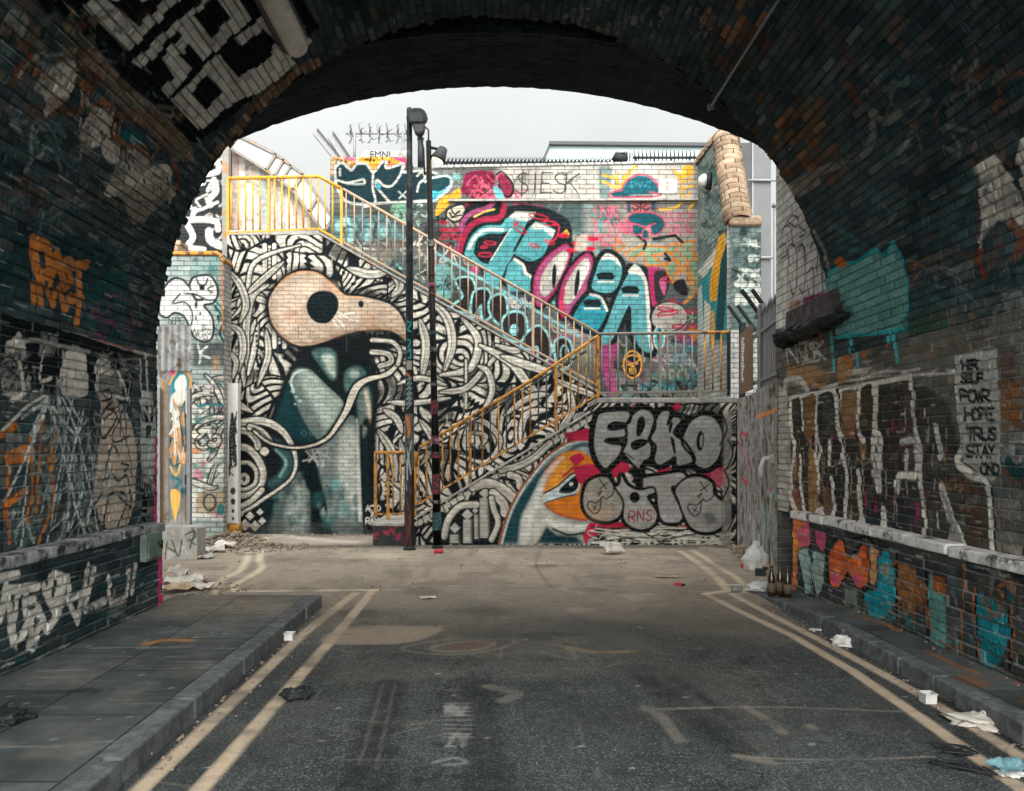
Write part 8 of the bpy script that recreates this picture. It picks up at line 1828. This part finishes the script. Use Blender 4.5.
grid_mesh('brown_board', np.stack([PF.x + fdir.x * U, PF.y + fdir.y * U, V], -1), np.stack([U, V], -1), c_bd, M['brownboard'], fe)
for u in (.02, fL * .525, fL - .03):
    a = PF + fdir * u - fn * .05
    MB().box((a.x, a.y, 1.85), (.09, .09, 3.7), bev=.006).build('post', M['blackiron'] if u < .1 else M['steel'], fe)
for h in (2.6, 3.3):
    a, b = PF - fn * .04, PN - fn * .04
    MB().beam((a.x, a.y, h), (b.x, b.y, h), .04, .05).build('rail', M['steel'], fe)
for kk, (u0, lab) in enumerate(((.0, 'pair of black spiked bars sticking up at the landing end of the fence'), (1.35, 'pair of black spiked bars at the middle of the fence top'))):
    a = PF + fdir * u0
    t = thing('spiked_bars', lab, 'spikes', (a.x, a.y, 3.6), 'black spiked bars on the fence')
    for dx in (0, .16):
        MB().beam((a.x + dx - .28 + .1, a.y, 3.95 + .04), (a.x + dx + .1, a.y, 3.6), .05, .05, bev=.006).build('bar', M['blackiron'], t)
    MB().box((a.x + .16, a.y, 3.58), (.26, .06, .06)).build('bracket', M['blackiron'], t)
hb = thing('broken_handle', 'white bent bracket hanging from the metal pale fence', 'bracket', (3.5, 10.25, 1.4))
a = PF + fdir * (fL - .25) + fn * .06
MB().tube([(a.x, a.y, 1.50), (a.x - .12, a.y - .02, 1.48), (a.x - .16, a.y - .02, 1.36), (a.x - .15, a.y, 1.25)], .03, 8).build('arm', M['whiteplastic'], hb)
MB().box((a.x + .02, a.y, 1.48), (.08, .08, .12), bev=.01).build('plate', M['whiteplastic'], hb)
dbx = MB(); a = PF + fdir * .2 + fn * .05
lst = thing('bent_wire', 'thin pale cane leaning from the landing onto the fence', 'cane', (a.x, a.y, 2.3))
MB().tube([(wx(735, 12.9), 12.9, wz(410, 12.9)), (wx(745, 12.9), 12.9, wz(397, 12.9))], .012, 6).build('stick', M['card'], lst)

# ================================================================== lamp posts
M['lampdark'] = plain_mat('dark_lamp_casting', (0.035, 0.037, 0.037), .5, var=.3)
def tag_band(t, x, y, z0, z1, r, mat, name='sprayed_band'):
    return MB().lathe([(r, 0), (r, z1 - z0)], (x, y, z0), 14).build(name, mat, t)
for n_, c_ in (('band_pink', (0.36, 0.12, 0.18)), ('band_red', (0.26, 0.028, 0.05)), ('band_teal', (0.03, 0.13, 0.14)), ('band_grey', (0.16, 0.16, 0.15)), ('band_rust', (0.30, 0.12, 0.04))):
    M[n_] = plain_mat(n_, c_, .6, var=.35, dirt=(.03, .03, .03), dthr=(.44, .52), dscale=16)
YP = 12.7; xp = wx(409.5, YP)
lp = thing('lamp_post', 'tall thick black lamp post with floodlight heads in front of the stairs', 'lamp post', (xp, YP, 0))
ztop = wz(114, YP)
Upole = np.linspace(0, 2 * math.pi, 28)
c_pl = Canvas(np.linspace(0, 2 * math.pi * .08, 60), ar(0, ztop, .012), lambda p: ((p[0] - 400) / 20 * 0.25 + 0.25, wz(p[1], YP)), YP / F)
paint_pole(c_pl)
A_, V_ = np.meshgrid(c_pl.U / .08, c_pl.V)
RR_ = np.interp(V_, [0, .9, 1.0, 2.4, 2.5, 4.6, ztop], [.080, .080, .074, .072, .064, .056, .042])
grid_mesh('pole', np.stack([xp - RR_ * np.sin(A_), YP + RR_ * np.cos(A_), V_], -1), np.stack([A_, V_], -1), c_pl, M['black'], lp)
MB().lathe([(.1, 0), (.1, .03), (.085, .06)], (xp, YP, 0), 16).build('base_collar', M['blackiron'], lp)
MB().lathe([(.046, 0), (.046, .1), (.03, .12)], (xp, YP, ztop - .02), 12).build('cap', M['blackiron'], lp)
hx, hz_ = wx(418, YP), wz(122, YP)
RH = Matrix.Rotation(math.radians(18), 3, 'X')
m = MB(); m.prism([(-.165, -.03), (-.13, .09), (-.06, .135), (.08, .135), (.14, .09), (.17, -.03), (.11, -.10), (-.11, -.10)], -.13, .12)
bmesh.ops.bevel(m.bm, geom=m.bm.edges[:], offset=.018, segments=2, affect='EDGES')
bmesh.ops.transform(m.bm, matrix=Matrix.Translation((hx, YP - .16, hz_)) @ RH.to_4x4(), verts=m.bm.verts[:]); lhd = m.build('lamp_head', M['lampdark'], lp)
m = MB(); m.prism([(-.10, -.06), (-.11, .03), (-.05, .07), (.06, .07), (.11, .03), (.10, -.06)], -.142, -.125)
bmesh.ops.transform(m.bm, matrix=Matrix.Translation((hx, YP - .16, hz_)) @ RH.to_4x4(), verts=m.bm.verts[:]); m.build('lens', M['lampbody'], lhd)
MB().tube([(xp, YP, hz_ + .02), (hx - .02, YP - .06, hz_ + .02)], .03, 8).build('bracket', M['blackiron'], lp)
m = MB(); m.prism([(-.10, .06), (.11, .06), (.08, -.07), (.02, -.11), (-.05, -.08)], -.1, .08)
bmesh.ops.bevel(m.bm, geom=m.bm.edges[:], offset=.015, segments=2, affect='EDGES'); bmesh.ops.translate(m.bm, verts=m.bm.verts[:], vec=(wx(419.5, YP), YP - .15, wz(133, YP)))
m.build('lower_lamp', M['lampdark'], lp)
MB().tube([(wx(421, YP), YP - .12, wz(138, YP)), (wx(424, YP), YP - .05, wz(150, YP)), (wx(424.5, YP), YP, wz(175, YP))], .014, 6).build('cable', M['blackiron'], lp)

Y2 = 12.95
p2 = thing('leaning_post', 'thinner black post plastered with stickers, leaning beside the lamp post', 'lamp post', (wx(437.5, Y2), Y2, 0))
P0, P1 = Vector((wx(437.5, Y2), Y2, 0)), Vector((wx(428.5, Y2), Y2, wz(141, Y2)))
MB().tube([P0, P0.lerp(P1, .3), P0.lerp(P1, .32), P1], [.068, .062, .054, .042], 16).build('pole', M['black'], p2)
MB().lathe([(.09, 0), (.09, .03), (.07, .05)], P0, 16).build('base_collar', M['blackiron'], p2)
def band(pya, pyb, rr_, mat):
    za_, zb_ = wz(pyb, Y2), wz(pya, Y2)
    a, b = P0.lerp(P1, za_ / P1.z), P0.lerp(P1, zb_ / P1.z)
    MB().tube([a, b], rr_, 16, caps=False).build('sticker', mat, p2)
for (ya_, yb2, r_, mm) in ((273, 275.5, .0585, 'band_pink'), (283, 287, .059, 'band_pink'), (293, 295, .059, 'band_pink'), (331, 335, .06, 'band_teal'), (347, 352, .0605, 'band_grey'), (363, 366, .06, 'band_rust'), (382, 386, .062, 'band_grey'), (400, 414, .0625, 'band_red'), (436, 444, .067, 'band_pink'), (452, 458, .067, 'band_red'), (474, 494, .071, 'band_red'), (500, 503, .0725, 'band_grey'), (512, 530, .0735, 'band_teal'), (240, 247, .056, 'band_grey')):
    band(ya_, yb2, r_, M[mm])
M['band_teal2'] = M['band_teal']
# the lit floodlight on the leaning post
fl_c = Vector((wx(439.5, Y2), Y2 + .02, wz(156, Y2)))
dirv = Vector((-0.45, -0.1, -1)).normalized()
fh = MB().lathe([(.03, -.17), (.07, -.15), (.10, -.03), (.135, .07), (.12, .08)], fl_c, 18, dirv).build('floodlight', M['lampdark'], p2)
MB().lathe([(.115, .07), (.07, .095), (.001, .105)], fl_c, 18, dirv).build('lit_glass', M['lit'], fh)
MB().tube([P0.lerp(P1, .985), fl_c - dirv * .12], .025, 8).build('bracket', M['blackiron'], p2)
MB().tube([P0.lerp(P1, .99), P0.lerp(P1, 1.0) + Vector((0, 0, .18)), Vector((wx(424, Y2), Y2, wz(126, Y2)))], .014, 6).build('cable', M['blackiron'], p2)
p3 = thing('stub_post', 'short dark post on the back wall between the two lamp posts', 'post', (wx(420.5, 16.8), 16.8, wz(168, 16.8)))
MB().tube([(wx(420.5, 16.8), 16.8, wz(170, 16.8)), (wx(420.5, 16.8), 16.8, wz(140, 16.8))], .06, 10).build('pole', M['blackiron'], p3)
MB().lathe([(.07, 0), (.07, .05), (.02, .07)], (wx(420.5, 16.8), 16.8, wz(140, 16.8)), 10).build('cap', M['blackiron'], p3)
# ================================================================== litter and rubble
def at(px, py, z=0.0):
    Y = F * (EYE - z) / (py - CY)
    return Vector((wx(px, Y), Y, z))
def put(name, label, cat, px, py, z=0.0, group=None):
    return thing(name, label, cat, at(px, py, z), group)
# beer bottles by the right wall
for k, (px, py, h, lab) in enumerate(((771.5, 596.5, .27, 'brown beer bottle with a dark label, leftmost of three by the right wall'), (780, 595.5, .27, 'brown beer bottle standing between two other bottles by the right wall'), (787.5, 598, .26, 'brown beer bottle standing nearest to the painted right wall'))):
    zb = 0.03
    t = put('beer_bottle', lab, 'bottle', px, py, zb, 'beer bottles by the right wall'); o = ORIGIN[t]
    s = 1.25
    MB().lathe([(.001, 0), (.030 * s, 0), (.033 * s, .01), (.033 * s, .15 * s), (.028 * s, .175 * s), (.015 * s, .205 * s), (.013 * s, .25 * s), (.0145 * s, .252 * s), (.0145 * s, .265 * s), (.001, .265 * s)], o, 16).build('glass', M['bottle'], t); gl_ = [q for q in t.children if q.name.startswith('glass')][0]
    MB().lathe([(.0336 * s, .04 * s), (.0336 * s, .12 * s)], o, 16).build('label', M['bottlelabel'], gl_)
    MB().lathe([(.0142 * s, .225 * s), (.0142 * s, .247 * s)], o, 12).build('neck_label', M['bottlelabel'], gl_)
bc = put('carrier_bag', 'white plastic bag slumped against the foot of the pale fence', 'bag', 756, 571); o = ORIGIN[bc]
MB().lump(o + Vector((0, .05, .12)), (.17, .15, .20), 2, .35, 1.5, 4, flat=o.z).build('bag', M['whiteplastic'], bc, smooth=True)
MB().lump(o + Vector((.02, .05, .32)), (.06, .05, .07), 6, .4, 1.4, 3).build('handles', M['whiteplastic'], bc, smooth=True)
for (px, py, w, h, seed, lab, mat, nm, cat) in (
    (759, 590, .17, .07, 7, 'flattened white plastic bag on the kerb left of the bottles', 'whiteplastic', 'plastic_bag', 'bag'),
    (843, 645.5, .09, .07, 8, 'crumpled white bag in the right gutter beyond the tile', 'whiteplastic', 'plastic_bag', 'bag'),
    (296, 699, .09, .07, 9, 'crumpled black bag lying on the left yellow lines', 'blackplastic', 'black_bag', 'bag'),
    (979, 724, .15, .05, 12, 'greasy pale plastic bag flattened by the right kerb', 'paper', 'plastic_bag', 'bag'),
    (4, 722, .13, .06, 13, 'black rag lying on the left pavement at the picture edge', 'blackplastic', 'rag', 'rag')):
    z = .12 if px < 20 else (0.0 if px != 759 else .02)
    t = put(nm, lab, cat, px, py, z); o = ORIGIN[t]
    MB().lump(o + Vector((0, 0, h * .45)), (w, w * .8, h * .75), seed, .5, 1.5, 4, flat=o.z + .003).build('bag', M[mat], t, smooth=True)
    if nm != 'rag': MB().sheet(o + Vector((w * .55, .02, h * .5)), w * .8, w * .6, seed, .05, .4, .5, 8).build('loose_flap', M[mat], t)
    else: MB().sheet(o + Vector((-.08, .03, .02)), .2, .14, seed, .05, .4, .2, 8).build('loose_end', M[mat], t)
# can, cups, red lid
t = put('drink_can', 'dented grey drink can lying on the road near the bottles', 'can', 736.5, 592); o = ORIGIN[t]
MB().lathe([(.024, -.058), (.032, -.052), (.031, 0), (.033, .05), (.026, .058)], o + Vector((0, 0, .033)), 14, Vector((.9, .3, 0))).build('body', M['steel'], t)
MB().lathe([(.001, .0), (.024, .002), (.025, .006)], o + Vector((.055, .018, .033)), 14, Vector((.9, .3, 0))).build('top', M['lampbody'], t)
for (px, py, lab) in ((289.5, 640, 'white square tub in the left gutter under the kerb'), (928, 702.5, 'white square tub in the right gutter by the kerb')):
    t = put('plastic_tub', lab, 'tub', px, py, 0, 'white tubs in the gutters'); o = ORIGIN[t]
    m = MB(); w = .036; h = .062
    for (dx, dy, sx, sy) in ((w, 0, .004, .08), (-w, 0, .004, .08), (0, .038, .076, .004), (0, -.038, .076, .004)): m.box(o + Vector((dx, dy, h / 2)), (sx, sy, h), bev=.001)
    m.box(o + Vector((0, 0, .004)), (.07, .07, .006)); m.build('tub', M['whiteplastic'], t)
    m = MB()
    for (dx, dy, sx, sy) in ((w + .003, 0, .008, .09), (-w - .003, 0, .008, .09), (0, .042, .078, .008), (0, -.042, .078, .008)): m.box(o + Vector((dx, dy, h)), (sx, sy, .005))
    m.build('rim', M['whiteplastic'], t)
t = put('plastic_disc', 'small red plastic disc beside the white bag by the fence', 'disc', 745, 568); o = ORIGIN[t]
MB().lathe([(.001, .035), (.06, .035), (.065, .02), (.062, 0)], o, 16, Vector((.2, -.5, .8))).build('disc', M['redplastic'], t)
t = put('red_can', 'crushed red can on the court in front of the leaning post', 'can', 438.5, 553.5); o = ORIGIN[t]
MB().lathe([(.03, -.07), (.036, -.05), (.028, 0), (.037, .05), (.028, .07)], o + Vector((0, 0, .036)), 12, Vector((1, .2, 0))).build('body', M['redplastic'], t); MB().lathe([(.001, 0), (.03, .002)], o + Vector((.072, .014, .036)), 12, Vector((1, .2, 0))).build('top', M['steel'], t)
t = put('red_scrap', 'tiny red scrap on the court near the right yellow lines', 'scrap', 678, 586); o = ORIGIN[t]
MB().lump(o + Vector((0, 0, .02)), (.04, .03, .025), 3, .5, flat=o.z).build('scrap', M['redplastic'], t); MB().lump(o + Vector((.06, .02, .012)), (.03, .03, .015), 5, .5, flat=o.z).build('dark_scrap', M['blackplastic'], t)
# cartons by the bag
for (px, py, s, mm, lab, rz) in ((770, 573, .16, 'card', 'small tan carton beside the white bag', .4), (760.5, 576, .13, 'blackiron', 'small dark crushed carton in front of the white bag', -.3), (738, 552.5, .14, 'card', 'buff carton at the foot of the landing wall corner', .1)):
    t = put('carton', lab, 'carton', px, py, 0); o = ORIGIN[t]; R = Matrix.Rotation(rz, 3, 'Z')
    MB().box(o + Vector((0, 0, s * .35)), (s, s * .7, s * .7), R, bev=.006).build('box', M[mm], t)
    MB().sheet(o + R @ Vector((s * .45, -s * .3, s * .72)), s * .5, s * .5, 4, .02, rz, .5, 5).build('flap', M[mm], t)
# sheets of paper
for k, (px, py, w, l, rz, tilt, amp, mm, lab, nm) in enumerate((
    (428, 598.5, .17, .12, .2, 0, .015, 'paper', 'flat white paper lying mid court', 'paper_sheet'),
    (611, 553.5, .34, .26, .5, .5, .09, 'paper', 'folded pale card leaning up at the foot of the eagle painting', 'folded_card'),
    (184, 586, .42, .32, .3, .1, .10, 'paper', 'large torn white paper in the rubbish by the left mouth', 'paper_sheet'),
    (200, 589, .34, .24, -.4, .05, .06, 'paper', 'bent white packaging at the right end of the left rubbish', 'paper_sheet'),
    (172, 592, .40, .25, .9, .1, .08, 'card', 'brown torn cardboard in the rubbish by the left mouth', 'cardboard'),
    (178, 578, .30, .22, 1.6, .25, .10, 'paper', 'curled paper on top of the left rubbish', 'paper_sheet'),
    (196, 581, .26, .16, .2, .15, .05, 'card', 'buff cardboard strip behind the left rubbish', 'cardboard'),
    (335, 533, .45, .2, .05, .05, .03, 'whiteplastic', 'white board lying at the foot of the bird mural', 'white_board'),
    (213, 552, .34, .2, .3, .2, .07, 'paper', 'white scrap on the rubble by the hut wall', 'paper_sheet'),
    (226, 547.5, .4, .2, -.2, .2, .07, 'paper', 'pale wrapper on the rubble near the channel post', 'wrapper'),
    (205, 558.5, .22, .14, .6, .1, .05, 'whiteplastic', 'small white wrapper in front of the concrete block', 'wrapper'),
    (666, 577.5, .3, .08, 0, 0, .02, 'card', 'brown strip of card on the court', 'cardboard'),
    (888, 665, .06, .04, .3, 0, .01, 'paper', 'tiny white paper scrap in the right gutter', 'scrap'),
    (815, 632, .10, .06, .3, .1, .02, 'paper', 'pale wrapper scrap under the right kerb', 'scrap'),
    (735, 586, .22, .05, .2, 0, .01, 'paper', 'white splinter of paper left of the grey can', 'scrap'),
    (145, 757, .07, .05, .4, .2, .02, 'card', 'pinkish scrap in the left gutter close to the camera', 'scrap'),
    (150, 752, .05, .04, 1.1, .2, .02, 'whiteplastic', 'white scrap in the left gutter close to the camera', 'scrap'))):
    t = put(nm, lab, nm.replace('_', ' '), px, py, 0); o = ORIGIN[t]
    MB().sheet(o + Vector((0, 0, .006 + abs(math.sin(tilt)) * l / 2)), w, l, k + 3, amp, rz, tilt, 10).build('sheet', M[mm], t)
# blue package and cable scraps, lower right corner
t = put('blue_packet', 'torn pale blue packet at the lower right corner', 'packet', 1006, 776); o = ORIGIN[t]
MB().sheet(o + Vector((0, 0, .03)), .17, .10, 4, .05, .3, .25, 12).build('wrapper', M['bluepack'], t); MB().lump(o + Vector((.02, 0, .015)), (.07, .04, .02), 8, .5, flat=o.z).build('contents', M['whiteplastic'], t)
for k, (px, py, s, lab) in enumerate(((957, 755, .16, 'tangle of black wire on the right yellow lines'), (964, 770, .15, 'dark wire scrap left of the blue packet'), (954, 706, .09, 'dark scrap under the right kerb'))):
    t = put('wire_scrap', lab, 'wire', px, py, 0); o = ORIGIN[t]; r = random.Random(k)
    P = [o + Vector((r.uniform(-s, s), r.uniform(-s, s) * .6, .008 + r.uniform(0, .03))) for _ in range(7)]
    MB().tube([Vector(v) for v in catmull([tuple(p) for p in P], 6)], .005, 6).build('wire', M['blackplastic'], t)
    MB().lump(o + Vector((.03, 0, .012)), (s * .35, s * .2, .012), k + 3, .5, flat=o.z).build('plug', M['blackplastic'], t)
# loose bricks and stones
for k, (px, py, s, mm, lab) in enumerate(((353, 531, .22, 'brickred', 'broken brick at the foot of the bird mural'), (336, 531.5, .2, 'stone', 'pale stone chunk at the foot of the bird mural'), (160, 522, .3, 'stone', 'grey stone on the low concrete block'), (272, 632, .05, 'brickred', 'brown pebble in the left gutter'), (263, 660, .05, 'blackiron', 'dark clod in the left gutter'), (255, 652, .04, 'brickred', 'reddish pebble near the dark clod'))):
    z = .35 if py == 522 else 0
    t = put('stone', lab, 'stone', px, py, z); o = ORIGIN[t]
    MB().lump(o + Vector((0, 0, s * .22)), (s * .5, s * .35, s * .3), k + 20, .5, 1.5, 2, flat=o.z).build('chunk', M[mm], t)
# rubble and dirt
m = MB(); r = random.Random(12)
def heap(cx, cy, rx, ry, h, n, smin, smax):
    m.lump((cx, cy, -.03), (rx, ry, h * .7), r.randint(1, 99), .35, 5.0, 4)
    for _ in range(n):
        a, q = r.uniform(0, 6.28), math.sqrt(r.random()) * 1.15
        s = r.uniform(smin, smax); z = h * .75 * max(0, 1 - q * q)
        m.lump((cx + q * rx * math.cos(a), cy + q * ry * math.sin(a), z + s * .2), (s, s * r.uniform(.6, 1), s * r.uniform(.4, .9)), r.randint(1, 99), .5, 1.4, 1, rot=r.uniform(0, 3))
heap(-4.6, 13.8, .5, .4, .2, 200, .015, .06); heap(-4.0, 13.0, .8, .6, .05, 170, .01, .05); heap(-3.55, 9.2, .6, .4, .03, 120, .008, .035); heap(-5.0, 12.9, .4, .4, .2, 80, .02, .06)
for _ in range(260):
    x, y = r.uniform(-4.6, 3.9), 13.3 - abs(r.gauss(0, .25)) if r.random() < .35 else r.uniform(9, 14.6); s = r.uniform(.006, .02)
    m.lump((x, y, s * .3), (s, s, s * .7), r.randint(1, 99), .5, 1.4, 1)
for _ in range(260):
    sd = r.random() < .5; y = r.uniform(4, 8.4); x = (-1.80 + abs(r.gauss(0, .09))) if sd else (2.83 - abs(r.gauss(0, .08))); s = r.uniform(.004, .014)
    m.lump((x, y, s * .3), (s, s, s * .7), r.randint(1, 99), .5, 1.4, 1)
for _ in range(40):
    y = r.uniform(4.5, 9); s = r.uniform(.004, .014); m.lump((3.31 - abs(r.gauss(0, .04)), y, float(drop(y)) + s * .3), (s, s * 1.4, s * .7), r.randint(1, 99), .5, 1.4, 1)
for _ in range(160):
    x = r.uniform(-5, -1.5); s = r.uniform(.008, .03); m.lump((x, 14.9 - abs(r.gauss(0, .15)), s * .3), (s, s, s * .7), r.randint(1, 99), .5, 1.4, 1)
for _ in range(120):
    t_ = r.random(); x, y = 3.95 - .4 * t_, 13.2 - 3.2 * t_; s = r.uniform(.01, .05); m.lump((x - abs(r.gauss(0, .12)), y, s * .3), (s, s, s * .6), r.randint(1, 99), .5, 1.4, 1)
o = m.build('rubble', M['rubble']); tag(o, 'crumbled earth, grit and brick bits along the wall feet', 'rubble', kind='stuff')
